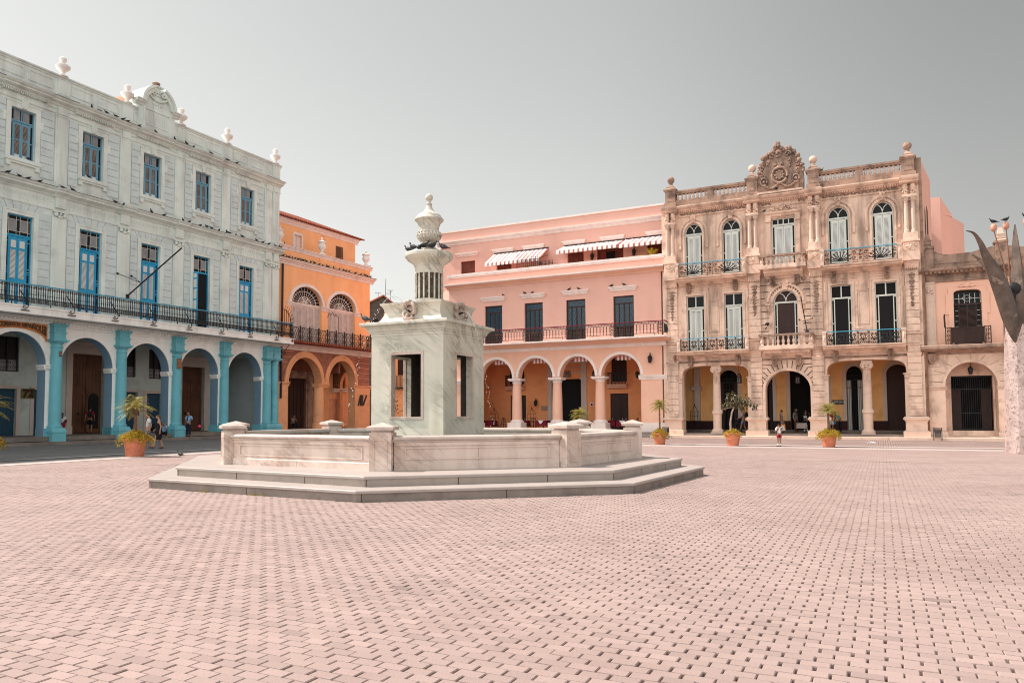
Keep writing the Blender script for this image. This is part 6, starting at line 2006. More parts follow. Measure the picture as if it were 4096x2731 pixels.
g = M(); g.box(17.2, 18.54, RY + .3, RY + .34, 5.45, 8.55); ob('pane', g, K['glass'], o)
g = M()
for k in range(6): g.box(17.2 + k * .262, 17.225 + k * .262, RY + .2, RY + .22, 7.84, 8.4)
g.box(17.2, 18.54, RY + .195, RY + .215, 8.1, 8.125); g.tube([(17.6, RY + .19, 8.12), (17.87, RY + .19, 8.32), (18.14, RY + .19, 8.12), (17.87, RY + .19, 7.92), (17.6, RY + .19, 8.12)], .014, 4)
for k in range(6):
    for x in (17.26, 18.34): g.box(x, x + .15, RY + .19, RY + .2, 5.9 + k * .3, 5.92 + k * .3)
ob('glazing_bars', g, K['lead'], o)
m = M(); y = -.52
m.box(16.66, 18.88, y - .02, y + .02, 6.33, 6.37); m.box(16.66, 18.88, y - .02, y + .02, 5.45, 5.48)
bar_rail(m, 16.68, 18.86, y, 5.42, 6.33, .11, .012, False)
for x in (16.68, 16.95, 18.58, 18.86): m.box(x - .025, x + .025, y - .025, y + .025, 5.4, 6.4)
for x in (16.82, 18.72):
    for k in range(3): scroll(m, (x, y, 5.65 + k * .25), .1, 1, .018, 1.3, 10)
m.box(16.98, 18.55, y + .02, y + .04, 5.5, 6.33)
m.tube([(16.66, y, 6.37), (16.64, y, 7.0), (16.66, y, 7.15)], .05, 6)
ob('balustrade', m, K['dwood'], rb)
m = M()
for c in (15.98, 19.9):
    m.box(c - .28, c + .28, RY - .08, RY + .03, 5.4, 9.15); m.box(c - .32, c + .32, RY - .14, RY + .03, 5.4, 5.6); m.box(c - .17, c + .17, RY - .10, RY - .08, 5.8, 7.7); acanthus(m, c, RY - .1, 8.6, .36, .5, 4)
    m.box(c - .3, c + .3, RY - .12, RY + .03, 9.05, 9.15)
obs('pilaster', m, K['limel'], rb, smooth=40)
m = M(); m.extr(RX0 - .35, RX1, [(.04, 9.12), (.07, 9.16), (.07, 9.22), (.02, 9.24), (.02, 9.55), (.2, 9.6), (.3, 9.66), (.5, 9.72), (.56, 9.8), (.56, 9.86)], RY)
for i in range(60): m.box(RX0 + i * .22, RX0 + i * .22 + .13, RY - .42, RY, 9.60, 9.70)
ob('cornice', m, K['lime2'], rb)
m = M(); m.prism([(RX0, 9.86), (RX1, 9.86), (RX1, 10.8), (20.4, 10.8), (20.1, 10.92), (19.2, 10.98), (18.9, 10.9), (18.6, 10.86), (18.2, 10.74), (17.2, 10.72), (16.8, 10.74), (16.5, 10.86), (16.3, 11.0), (RX0, 11.0)], RY - .02, RY + .4)
m.box(RX0, RX1, RY - .06, RY + .2, 10.2, 10.26)
for c in (15.97, 19.6): m.box(c - .28, c + .28, RY - .14, RY + .44, 9.87, 11.12); m.box(c - .34, c + .34, RY - .2, RY + .5, 11.12, 11.26)
ob('parapet', m, K['lime2'], rb)
for c in (15.97, 19.6):
    m = M(); m.frus(c, RY + .12, 11.26, 11.38, .26, .26, .14, .14); m.box(c - .2, c + .2, RY - .08, RY + .32, 11.38, 11.6); m.box(c - .22, c + .22, RY - .1, RY + .34, 11.6, 11.65); m.frus(c, RY + .12, 11.65, 12.02, .15, .15, .09, .09)
    ob('finial', m, K['lime2'] if c < 17 else K['limel'], rb)
# gate in the arch
w = M(); w.wall(16.4, 19.4, .1, 4.9, 1.6, 1.8, [(17.0, 19.08, .5, 3.7)]); w.box(16.4, 19.4, 1.1, 1.6, .1, .5); w.box(16.4, 16.62, 1.1, 1.6, .1, 4.6); w.box(19.18, 19.4, 1.1, 1.6, .1, 4.6); w.box(16.4, 19.4, 1.1, 4.5, 4.5, 4.6)
ob('passage_wall', w, K['lime'], rb)
m = M(); m.box(16.6, 19.2, 3.2, 3.3, .4, 4.4); ob('dark_passage', m, K['dark'], rb)
m = M()
for i in range(20): m.box(17.02 + i * .108, 17.04 + i * .108, 1.66, 1.68, .5, 3.7)
for z in (.55, 1.5, 2.9, 3.62): m.box(17.0, 19.08, 1.655, 1.69, z, z + .05)
gt = ob('iron_gate', m, K['iron'], rb)
m = M(); m.box(17.05, 17.5, 1.75, 1.8, .5, 2.9); m.box(18.5, 19.0, 1.75, 1.8, .5, 2.9); ob('gate_leaf', m, K['dwood'], gt)
t = thing('hanging_lantern', 'glass lantern hanging in the gated arch of the low pinkish house', 'lantern', loc(FR_O, FR_A, 17.95, .9, 3.75), FR_A, 'lanterns hanging in the arcades')
lantern('lantern_body', t, (0, 0, 0), .25, .8)
m = M(); m.box(15.4, RX1, -.9, RY + 1.3, -.04, .11); m.box(16.55, 19.3, -.1, RY + 1.2, .11, .2); ob('kerb_step', m, K['limel'], rb)
m = M(); m.tube([(15.72, .0, 10), (15.72, .0, 1.5), (15.75, -.05, .5)], .035, 6); ob('drainpipe', m, K['rust'], rb)
# ------------------------------------------------------------------ marble fountain
ft = thing('fountain', 'pale marble fountain with an octagonal basin on two steps, tall pedestal and urn', 'fountain', (FC[0], FC[1], 0))
def inset(poly, d):
    n = len(poly); out = []
    for i in range(n):
        p0, p1, p2 = Vector(poly[i - 1]), Vector(poly[i]), Vector(poly[(i + 1) % n])
        n1 = (p1 - p0).normalized(); n2 = (p2 - p1).normalized()
        a = Vector((-n1.y, n1.x)); b = Vector((-n2.y, n2.x)); k = (a + b).normalized()
        out.append(tuple(p1 + k * (d / max(.3, k.dot(a)))))
    return out
L0 = [[(x - FC[0], y - FC[1]) for x, y in o] for o in OCT]
PST = [(x - FC[0], y - FC[1]) for x, y in octo([(-6.86, 18.24), (-2.75, 15.82), (1.22, 16.80), (3.22, 19.93)])]
def zr(poly, d, z): return [(x, y, z) for x, y in inset(poly, d)]
for k, (poly, z0, z1) in enumerate(((L0[0], -.04, .212), (L0[1], .205, .415))):
    m = M(); m.rings([zr(poly, .03, z0), zr(poly, .03, z1 - .06)], False)
    st_ = ob('step', m, K['riser2' if k == 0 else 'riser'], ft)
    m = M(); m.rings([zr(poly, .028, z1 - .058), zr(poly, .004, z1 - .058), zr(poly, .0, z1 - .05), zr(poly, .0, z1 - .012), zr(poly, .012, z1), zr(poly, 2.2, z1)], False)
    ob('tread', m, K['marblet'], st_)
    m = M()
    n = 8
    for i in range(n):
        a = Vector(poly[i]); b = Vector(poly[(i + 1) % n]); d = (b - a); nn = Vector((-d.y, d.x)).normalized()
        for t in ((.02, .52) if k == 0 else (.01, .36, .72)):
            p = a + d * t; q = d.normalized() * .008
            m.add([(p.x - q.x - nn.x * .002 + nn.x * .028, p.y - q.y - nn.y * .002 + nn.y * .028, z0), (p.x + q.x - nn.x * .002 + nn.x * .028, p.y + q.y - nn.y * .002 + nn.y * .028, z0), (p.x + q.x + nn.x * .026, p.y + q.y + nn.y * .026, z1 - .06), (p.x - q.x + nn.x * .026, p.y - q.y + nn.y * .026, z1 - .06)], [(0, 1, 2, 3)])
    ob('step_joint', m, K['groove'], st_)
ZB = .415
for i in range(8):
    a = Vector(PST[i]); b = Vector(PST[(i + 1) % 8]); d = b - a; Lw = d.length; ang = math.atan2(d.y, d.x)
    x0, x1 = .22, Lw - .22
    m = M()
    m.box(x0, x1, -.13, .15, ZB, 1.0)
    m.box(x0, x1, -.165, -.13, ZB, .56); m.extr(x0, x1, [(.165, .56), (.15, .575), (.13, .58)], 0)
    m.box(x0, x1, -.15, -.13, .93, 1.0)
    for xa, xb, za, zb in ((x0 + .22, x1 - .22, .635, .665), (x0 + .22, x1 - .22, .87, .90), (x0 + .22, x0 + .25, .665, .87), (x1 - .25, x1 - .22, .665, .87)):
        m.box(xa, xb, -.155, -.13, za, zb)
    wl = ob('basin_wall', m, K['marblew'], ft, (a.x, a.y, 0), ang)
    m = M()
    pr = [(.16, 1.0), (.18, 1.02), (.18, 1.035), (.17, 1.045)] + [(.17 + .06 * math.cos(R(t)), 1.09 + .05 * math.sin(R(t))) for t in range(-60, 91, 25)]
    pts = pr + [(-.17, 1.14), (-.19, 1.1), (-.19, 1.04), (-.15, 1.0)]
    n = len(pts)
    m.loft([(x0 - .02, -p, z) for p, z in pts], [(x1 + .02, -p, z) for p, z in pts])
    ob('coping', m, K['coping'], wl, smooth=50)
    m = M()
    m.box(Lw * .5 - .003, Lw * .5 + .003, -.1655, -.14, ZB, .56); m.box(Lw * .5 - .003, Lw * .5 + .003, -.1308, -.11, .58, .93)
    ob('slab_joint', m, K['groove'], wl)
for i in range(8):
    p = Vector(PST[i]); ang = math.atan2(p.y, p.x) + PI / 2
    m = M()
    m.box(-.235, .235, -.235, .235, ZB, 1.215)
    for s in range(4):
        mk = len(m.v)
        for xa, xb, za, zb in ((-.15, .15, .52, .54), (-.15, .15, 1.05, 1.07), (-.15, -.13, .54, 1.05), (.13, .15, .54, 1.05)): m.box(xa, xb, -.246, -.235, za, zb)
        m.xf(Matrix.Rotation(s * PI / 2, 4, 'Z'), mk)
    po = ob('post', m, K['marblew'], ft, (p.x, p.y, 0), ang)
    m = M(); m.box(-.20, .20, -.20, .20, 1.215, 1.265); m.rings([[(sx * a, sy * a, z) for sx, sy in ((-1, -1), (1, -1), (1, 1), (-1, 1))] for a, z in ((.27, 1.266), (.285, 1.275), (.285, 1.335), (.27, 1.345), (.02, 1.425))])
    ob('post_cap', m, K['coping'], po)
m = M(); m.prismz(inset(PST, .12), .40, .46); ob('basin_floor', m, K['marblew'], ft)
wt = M(); wt.prismz([(x + FC[0], y + FC[1]) for x, y in inset(PST, .13)], .9, .965)
structure(ob('water', wt, K['water']))
# pedestal
AX = Vector((-2.3215 - FC[0], 20.69 - FC[1])); PH = R(-70.18)
hd = 1.599; side = hd * math.sqrt(2)
def corner(h, k): return (AX.x + h * math.cos(PH + k * PI / 2), AX.y + h * math.sin(PH + k * PI / 2))
def sq(h, z): return [(*corner(h, k), z) for k in range(4)]
for k in range(4):       # four marble sides, each with its window
    a = Vector(corner(hd, k)); b = Vector(corner(hd, k + 1)); d = b - a
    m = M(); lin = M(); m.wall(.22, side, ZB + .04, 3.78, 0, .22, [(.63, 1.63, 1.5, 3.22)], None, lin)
    pw = ob('pedestal_side', m, K['marble'], ft, (a.x, a.y, 0), math.atan2(d.y, d.x))
    ob('dark_lining', lin, K['umber'], pw)  # inner faces coloured much darker than the marble outside
    m = M()
    m.wall(.60, 1.66, 1.455, 3.265, -.02, .06, [(.66, 1.60, 1.53, 3.19)])
    m.wall(.64, 1.62, 1.50, 3.22, -.03, .02, [(.665, 1.595, 1.535, 3.185)])
    ob('window_frame', m, K['marblew'], pw)
m = M(); m.lathe(AX.x + .05, AX.y, [(.05, .4), (.05, 3.75)], 10); m.tube([(AX.x + .4, AX.y - .2, .4), (AX.x + .38, AX.y - .15, 1.7), (AX.x + .5, AX.y - .1, 2.6), (AX.x + .35, AX.y, 3.75)], .035, 6); ob('water_pipe', m, K['navy'], ft)
m = M(); m.box(AX.x - .22, AX.x + .22, AX.y + .0, AX.y + .44, .45, 3.75); ob('core_pillar', m, K['flute'], ft, (0, 0, 0))
m = M(); m.rings([sq(1.5, 3.70), sq(1.62, 3.701), sq(1.62, 3.77), sq(1.66, 3.78), sq(1.66, 3.815), sq(1.70, 3.83), sq(1.74, 3.90), sq(1.81, 3.96), sq(1.90, 3.985), sq(1.94, 3.99), sq(1.94, 4.055), sq(1.93, 4.065), sq(.5, 4.07)])
ob('pedestal_cornice', m, K['marble'], ft)
m = M(); m.rings([sq(.4, 4.06), sq(1.43, 4.075), sq(1.42, 4.11), sq(1.34, 4.19), sq(1.27, 4.29), sq(1.245, 4.38), sq(1.265, 4.47), sq(1.32, 4.54), sq(1.38, 4.58), sq(1.385, 4.625), sq(.3, 4.63)])
bl = ob('concave_block', m, K['marble'], ft)
for k in range(4):       # scroll spout on each face
    na = PH + PI / 4 + k * PI / 2
    m = M(); pts = []
    for i in range(25):
        t = i / 24; a_ = R(125 - 300 * t); r_ = .235 - .02 * t
        pts.append((r_ * math.cos(a_) * .95, -.06 - .12 * math.sin(t * PI) ** .6, r_ * math.sin(a_) + .0))
    m.tube(pts, .06, 8, .045)
    m.ell((-.10, -.12, .235), .085, .09, .08, 10, 7); m.ell((.02, -.14, .255), .08, .09, .07, 10, 7); m.ell((-.17, -.08, .16), .06, .08, .1, 8, 6)
    m.ell((0, .02, .02), .20, .10, .21, 14, 8)
    m.ell((-.06, -.12, -.2), .095, .09, .085, 10, 7); m.ell((-.055, -.13, -.12), .05, .06, .07, 8, 6); m.ell((.07, -.1, -.21), .07, .07, .06, 8, 6); m.ell((-.17, -.08, -.17), .05, .06, .06, 8, 6)
    px = AX.x + .895 * math.cos(na); py = AX.y + .895 * math.sin(na)
    s = ob('scroll_shell', m, K['shellm'], bl, (px, py, 4.35), na + PI / 2, smooth=60)
    m = M(); m.tube([(0, .0, -.02), (0, -.2, .03)], .028, 7); ob('spout', m, K['iron'], s)
ax, ay = AX.x, AX.y
m = M(); n = 16
rs = []
for z in (4.63, 4.72, 4.8): pass
m.lathe(ax, ay, [(.44, 4.62), (.44, 4.68), (.395, 4.72), (.395, 4.80)], 48)
m.lathe(ax, ay, [(.395, 5.52), (.395, 5.70), (.41, 5.72), (.41, 5.74), (.43, 5.76), (.43, 5.78), (.45, 5.80), (.50, 5.84), (.60, 5.90), (.645, 5.955), (.66, 5.97), (.675, 6.0), (.675, 6.07), (.66, 6.10), (.62, 6.105), (.36, 6.12), (.35, 6.15), (.0, 6.16)], 48)
ob('column', m, K['marble'], ft, smooth=17)
m = M()
for i in range(n):
    a0 = 2 * PI * (i + .30) / n; a1 = 2 * PI * (i + 1.0) / n
    for t0, t1 in ((a0 - .052, a0 + .052),):
        ring0 = [(ax + r_ * math.cos(t), ay + r_ * math.sin(t), 4.80) for r_, t in ((.30, t0), (.395, t0), (.398, (t0 + t1) / 2), (.395, t1), (.30, t1))]
        m.loft(ring0, [(x, y, 5.52) for x, y, _ in ring0])
ob('column_fillet', m, K['marble'], ft)
m = M(); rs = []
N_ = n * 6
for z, cap in ((4.80, 0), (5.0, 0), (5.2, 0), (5.42, 0), (5.47, .4), (5.52, 1)):
    ring = []
    for i in range(N_):
        a_ = 2 * PI * i / N_; ph = ((a_ / (2 * PI) * n - .30) % 1.0)
        u = abs(ph - .5) * 2
        dep = .055 * max(0, 1 - (u / .78) ** 2) ** .5 * (1 - cap) if u < .78 else 0
        ring.append((ax + (.388 - dep) * math.cos(a_), ay + (.388 - dep) * math.sin(a_), z))
    rs.append(ring)
m.rings(rs); ob('fluting', m, K['flute'], ft, smooth=50)
m = M()
m.lathe(ax, ay, [(.31, 6.15), (.31, 6.19), (.27, 6.22), (.19, 6.28), (.155, 6.34), (.15, 6.40), (.17, 6.43)], 40)
m.lathe(ax, ay, [(.16, 6.43), (.24, 6.47), (.305, 6.54), (.328, 6.61), (.32, 6.67), (.285, 6.705), (.26, 6.71)], 80, 0, 1, None)
for i in range(20):
    a_ = 2 * PI * i / 20
    pts = [(ax + (r_ + .002) * math.cos(a_), ay + (r_ + .002) * math.sin(a_), z) for r_, z in ((.17, 6.44), (.25, 6.48), (.31, 6.55), (.328, 6.62), (.315, 6.68), (.285, 6.70))]
    m.tube(pts, .02, 6, .042)
m.lathe(ax, ay, [(.27, 6.70), (.272, 6.78), (.285, 6.86), (.31, 6.94), (.345, 7.0), (.385, 7.03), (.405, 7.05), (.412, 7.075), (.40, 7.10), (.37, 7.12), (.36, 7.14), (.34, 7.17), (.335, 7.19), (.27, 7.235), (.20, 7.275), (.14, 7.33), (.10, 7.40), (.078, 7.47), (.072, 7.50), (.085, 7.515), (.085, 7.535), (.06, 7.55), (.05, 7.60), (.055, 7.63)], 40)
m.ell((ax, ay, 7.715), .108, .108, .108, 24, 16)
ob('urn', m, K['marble'], ft, smooth=17)
m = M(); m.box(0, .55, 0, .02, 0, .03); ob('loose_slab', m, K['clothw'], ft, (AX.x - .05, AX.y - 1.28, 4.065), R(0))
# jets of water
for k, s_end, up_, lab in ((3, 2.75, .9, 'thin arc of water drops falling from the left scroll of the fountain'), (0, .95, .35, 'thin arc of water drops falling from the right scroll of the fountain')):
    na = PH + PI / 4 + k * PI / 2
    m = M(); q = random.Random(k); b_ = (4.4 + up_ * s_end - 1.0) / s_end ** 2
    last = None; pts = []
    for i in range(95):
        s = s_end * (i / 94) ** .72
        z = 4.4 + up_ * s - b_ * s * s
        if i > 26 or i % 2 == 0:
            j = .012 + .05 * (i / 94)
            sz = q.uniform(.005, .011) * (1 if i > 14 else .8)
            if q.random() < .8: m.ell((AX.x + FC[0] + (1.08 + s) * math.cos(na) + q.uniform(-j, j), AX.y + FC[1] + (1.08 + s) * math.sin(na) + q.uniform(-j, j), z + q.uniform(-j, j)), sz, sz, sz * q.uniform(1.2, 2.2), 6, 4)
        if i < 30: pts.append((AX.x + FC[0] + (1.08 + s) * math.cos(na), AX.y + FC[1] + (1.08 + s) * math.sin(na), z))
    m.tube(pts, .006, 4)
    o = ob('water_jet', m, K['drop']); tag(o, lab, 'water jet', 'water jets of the fountain'); o['kind'] = 'stuff'

# weeds in the joint at the foot of the lowest step
m = M(); q = random.Random(8)
for i in range(70):
    t = q.choice((.30, .33, .42, .55, .58, .60)) + q.gauss(0, .012)
    x = -8.08 + (-2.86 + 8.08) * t; y = 16.51 + (13.59 - 16.51) * t - .03
    a = q.uniform(0, 6.28); h = q.uniform(.03, .09)
    m.add([(x - .006, y, -.02), (x + .006, y, -.02), (x + .05 * math.cos(a), y - abs(.04 * math.sin(a)), h)], [(0, 1, 2)])
o = ob('weeds', m, K['leafd']); tag(o, 'dry weeds growing along the foot of the lowest fountain step', 'weeds'); o['kind'] = 'stuff'
# ------------------------------------------------------------------ signs on the left house
sg = thing('letter_sign', 'orange board with weathered raised lettering above the leftmost blue arch', 'sign', loc(FB_O, FB_A, -19.46, 0, 5.75), FB_A)
ob('board', M().wall(-1.66, 1.62, .02, 1.05, -.075, -.02, [(-1.56, 1.56, .02, .02 - .0001, .64)]), mat('orange_tiles', (.62, .21, .06), var=.25, scale=4, stain=((.2, .08, .03), .6, 3), bump=.1), sg)
wl = mat('tarnished_letters', (.10, .07, .04), var=.5, scale=6)
a = letters('LOS CORREOS ESPAÑOLES', .30, .02, .012, 1.0)
x_ = [p[0] for p in a.v]; k = 3.12 / (max(x_) - min(x_)); x0_ = (max(x_) + min(x_)) / 2
zl_ = min(p[2] for p in a.v); zh_ = max(p[2] for p in a.v)
def fit(x, y, z):        # the letters grow taller towards the ends, over the falling arch
    x = (x - x0_) * k; b = max(.16, .10 + .64 * math.sqrt(max(0, 1 - (x / 1.6) ** 2)))
    return (x, y, b + (1.0 - b) * (z - zl_) / (zh_ - zl_))
a.v = [fit(*p) for p in a.v]
ob('lettering', a, wl, sg, (0, -.085, 0))
sn = thing('number_sign', 'olive number board beside the dark blue door in the left arcade', 'sign', loc(FB_O, FB_A, -16.34, RW - .03, 2.96), FB_A)
ob('board', M().box(-.40, .40, -.03, .02, -.31, .31), mat('olive_board', (.17, .16, .06), var=.15), sn)
ob('numerals', letters('72', .62, .012, .02), mat('dark_red_numerals', (.07, .022, .015), var=.2), sn, (0, -.045, -.02))
for x, z, w_, h_, lab in ((-17.42, 5.12, .06, .11, 'tiny tan plaque on the leftmost blue column'), (-9.47, 5.03, .17, .30, 'brown hanging plaque on the third blue column from the left pier')):
    t = thing('wall_plaque', lab, 'sign', loc(FB_O, FB_A, x + .12, -.47, z), FB_A)
    ob('board', M().box(-w_, w_, -.02, .02, -h_, h_), K['rust'], t)
    ob('plaque_rim', M().box(-w_ - .02, w_ + .02, -.025, .025, h_, h_ + .03).box(-w_ - .02, w_ + .02, -.025, .025, -h_ - .03, -h_), K['leather'], t)

# ------------------------------------------------------------------ planters
def pot_mesh(r0, r1, h):
    m = M(); m.lathe(0, 0, [(r0 * .9, 0), (r0, 0), (r0 * 1.03, h * .06), (r0 + (r1 - r0) * .5, h * .52), (r0 + (r1 - r0) * .5 + .012, h * .54), (r0 + (r1 - r0) * .52, h * .56), (r1 * .93, h * .83), (r1 * 1.02, h * .85), (r1 * 1.03, h * .90), (r1 * 1.0, h * .91), (r1 * 1.03, h * .95), (r1 * 1.02, h), (r1 * .92, h), (r1 * .88, h * .86), (0.02, h * .86)], 28)
    return m
def tuft(m, c, R_, H_, n, q, droop=.35, leaf=.05):
    for i in range(n):
        a = q.uniform(0, 2 * PI); k = math.sqrt(q.random()); t = q.uniform(.3, 1)
        L_ = R_ * k
        p0 = Vector((c[0] + .12 * k * math.cos(a), c[1] + .12 * k * math.sin(a), c[2]))
        top = Vector((c[0] + L_ * t * math.cos(a), c[1] + L_ * t * math.sin(a), c[2] + H_ * (1 - .55 * k * k) * q.uniform(.55, 1)))
        end = Vector((c[0] + L_ * math.cos(a), c[1] + L_ * math.sin(a), top.z - droop * k * q.uniform(.2, 1)))
        for s in range(5):
            u = s / 4; b = (p0.lerp(top, u)).lerp(top.lerp(end, u), u)
            for j in range(3):
                d = Vector((q.uniform(-1, 1), q.uniform(-1, 1), q.uniform(-.5, 1))).normalized() * leaf * q.uniform(.7, 1.4)
                e = Vector((q.uniform(-1, 1), q.uniform(-1, 1), q.uniform(-1, 1))).normalized() * leaf * .32
                b2 = b + Vector((q.uniform(-1, 1), q.uniform(-1, 1), q.uniform(-1, 1))) * .03
                m.add([b2 - e, b2 + d * .5 - e * 1.2, b2 + d, b2 + d * .5 + e * 1.2], [(0, 1, 2, 3)])
def fronds(m, c, n, L_, q, up=.9, wid=.17, dead=0):
    for i in range(n):
        a = 2 * PI * (i * .618 % 1) + q.uniform(-.2, .2); el = R(q.uniform(12, 85)) if i > n * .25 else R(q.uniform(-20, 30))
        ln = L_ * q.uniform(.8, 1.1); pts = []
        dirh = Vector((math.cos(a), math.sin(a), 0))
        p = Vector(c); d = dirh * math.cos(el) + Vector((0, 0, math.sin(el))) * up
        for s in range(10):
            pts.append(p.copy()); p = p + d.normalized() * ln / 9; d = d + Vector((0, 0, -.11 - .10 * s / 9)) + dirh * .02
        side = Vector((-math.sin(a), math.cos(a), 0))
        for s in range(9):
            p0, p1 = pts[s], pts[s + 1]; t = d2 = (p1 - p0)
            m.add([p0 - side * .008, p0 + side * .008, p1 + side * .006, p1 - side * .006], [(0, 1, 2, 3)])
            if s < 1: continue
            nrm = side.cross(t).normalized()
            for u in (.0, .33, .66):
                b = p0.lerp(p1, u); w_ = wid * math.sin(PI * min(1, (s + u) / 9 * .82 + .14)) * q.uniform(.85, 1.15)
                for sg2 in (-1, 1):
                    tip = b + side * sg2 * w_ + t.normalized() * w_ * .75 + nrm * (w_ * q.uniform(-.15, .3)) + Vector((0, 0, -.18 * w_))
                    m.add([b - t * .05, b + t * .12, tip], [(0, 1, 2)])
def potted_palm(lab, p, r0, r1, h, th, cr, nf, tw, seed, shrub=True, bulb=False, sr=.5):
    q = random.Random(seed); t = thing('potted_palm', lab, 'potted plant', p, q.uniform(0, 6), 'planters round the square')
    ob('pot', pot_mesh(r0, r1, h), K['terra'], t, smooth=35)
    m = M(); k = 12
    pr = []
    for i in range(k + 1):
        u = i / k; pr.append((tw * (1.25 - .35 * u) * (1.06 if i % 2 else .95), h * .85 + (th - h * .85) * u))
    if bulb: pr += [(tw * 1.7, th + .02), (tw * 1.9, th + .12), (tw * 1.3, th + .24)]
    m.lathe(0, 0, pr, 9)
    if bulb:
        for i in range(26):
            a_ = q.uniform(0, 6.28); z = th + q.uniform(-.1, .2); m.tube([(tw * .9 * math.cos(a_), tw * .9 * math.sin(a_), z), (tw * 2.4 * math.cos(a_), tw * 2.4 * math.sin(a_), z - .06)], .022, 4, .006)
    ob('trunk', m, K['bark'], t, smooth=40)
    m = M(); fronds(m, (0, 0, th + (.2 if bulb else .04)), nf, cr, q)
    ob('crown', m, K['leafd'], t)
    if shrub:
        m = M(); tuft(m, (0, 0, h * .9), sr, .34 + .12 * (sr > .6), 340, q, .42, .065)
        ob('underplanting', m, K['leafy'], t)
    return t
potted_palm('bushy palm in a large terracotta pot before the blue arcade, in the shade edge', (-14.81, 29.2, .006), .32, .425, .70, 1.66, .86, 50, .062, 3, True, True, .66)
potted_palm('palm fronds of a planter cut off by the left picture edge', (-19.06, 27.0, .0), .32, .42, .70, 1.75, .90, 50, .062, 4, True, True, .6)
potted_palm('slim palm in a terracotta pot between the pink house and stone building', (7.59, 38.25, .004), .25, .345, .57, 1.86, .66, 48, .042, 5, True, False, .42)
potted_palm('short palm in a terracotta pot with trailing greens, right of the boy', (14.66, 34.45, .004), .255, .355, .61, 1.58, .62, 46, .05, 6, True, False, .56)
potted_palm('palm seen above the fountain rim, before the pink arches', (3.62, 39.54, .004), .25, .345, .57, 1.5, .64, 52, .06, 7, True, False, .4)
# crooked rubber tree in a pot
t = thing('potted_tree', 'crooked leaning tree with broad leaves in a terracotta pot, before the stone arcade', 'potted plant', (10.68, 36.01, .004), 0, 'planters round the square')
ob('pot', pot_mesh(.255, .375, .62), K['terra'], t, smooth=35)
m = M()
m.tube([(-.05, 0, .5), (-.10, 0, .8), (-.10, .0, 1.2), (-.03, 0, 1.6), (.10, 0, 1.9), (.17, .02, 2.05)], .05, 8, .032)
m.tube([(-.1, 0, .85), (-.14, 0, 1.0), (-.15, 0, 1.1)], .03, 6, .02)
m.tube([(.1, 0, 1.88), (-.15, -.02, 1.84), (-.38, -.03, 1.78), (-.62, -.03, 1.70), (-.72, -.03, 1.72)], .02, 6, .01)
m.tube([(.17, .02, 2.05), (.5, 0, 2.25), (.75, .02, 2.2), (.95, 0, 2.0), (1.05, 0, 1.95)], .022, 6, .01); m.tube([(.17, .02, 2.05), (.05, 0, 2.3), (-.1, .05, 2.4)], .022, 6, .01); m.tube([(.17, .02, 2.0), (-.2, .1, 2.1), (-.35, .1, 2.05)], .02, 6, .01)
ob('trunk', m, K['barkp'], t, smooth=40)
m = M(); q = random.Random(9)
def big_leaf(c, d, L_, w_):
    d = d.normalized(); s = d.cross(Vector((q.uniform(-.4, .4), q.uniform(-.4, .4), 1))).normalized(); n_ = s.cross(d)
    pts = [c, c + d * L_ * .3 + s * w_ * .8, c + d * L_ * .65 + s * w_ * .9 - n_ * .02, c + d * L_ + n_ * -.04, c + d * L_ * .65 - s * w_ * .9 - n_ * .02, c + d * L_ * .3 - s * w_ * .8, c + d * L_ * .5 + n_ * .025]
    m.add(pts, [(0, 1, 6), (1, 2, 6), (2, 3, 6), (3, 4, 6), (4, 5, 6), (5, 0, 6)])
for c, R_, n in (((-.02, 0, 2.22), .30, 95), ((.24, .02, 2.12), .26, 60), ((.58, 0, 2.22), .20, 50), ((.52, .05, 2.0), .22, 40), ((-.32, .05, 1.98), .16, 26), ((1.03, 0, 1.96), .13, 34), ((.8, .05, 2.12), .1, 14), ((-.05, 0, 2.42), .14, 22)):
    for i in range(n):
        v_ = Vector((q.gauss(0, 1), q.gauss(0, 1), q.gauss(0, .8))).normalized()
        big_leaf(Vector(c) + v_ * R_ * q.random() ** .4, v_ + Vector((0, 0, -.35)), q.uniform(.12, .2), q.uniform(.025, .042))
ob('crown', m, K['leafg'], t)
m = M(); tuft(m, (0, 0, .56), .46, .28, 240, random.Random(31), .3, .055); ob('underplanting', m, K['leafy'], t)
# plants on the pink terrace
def terrace_plant(u, v, z, R_, n, lab, mt):
    t = thing('terrace_palm', lab, 'plant', loc(FR_O, FR_A, u, v, z), 0)
    q = random.Random(int(u * 10)); m = M(); m.lathe(0, 0, [(.12, -.7), (.2, -.1), (.22, -.1), (.22, 0), (.0, 0)], 10); ob('pot', m, K['terra'], t)
    m = M(); fronds(m, (0, 0, .0), n, R_, q, 1.1, .2); ob('fronds', m, mt, t)
terrace_plant(-.75, 1.0, 12.25, 1.25, 26, 'yellow palm on the pink roof terrace beside the stone building', K['leafy'])
terrace_plant(-10.1, .8, 12.25, .7, 22, 'small green plant behind the trellis of the pink roof terrace', K['leafd'])
bv = thing('flowering_shrub', 'red flowering climber in the side street, seen through the fountain window', 'plant', (-12.1, 70, 0))
m = M(); q = random.Random(2)
for i in range(14): m.tube([(q.uniform(-.2, .2), q.uniform(-.2, .2), 0), (q.uniform(-.5, .5), q.uniform(-.4, .4), 2), (q.uniform(-.9, .9), q.uniform(-.6, .6), 3.6)], .04, 5, .015)
ob('stems', m, K['bark'], bv)
m = M()
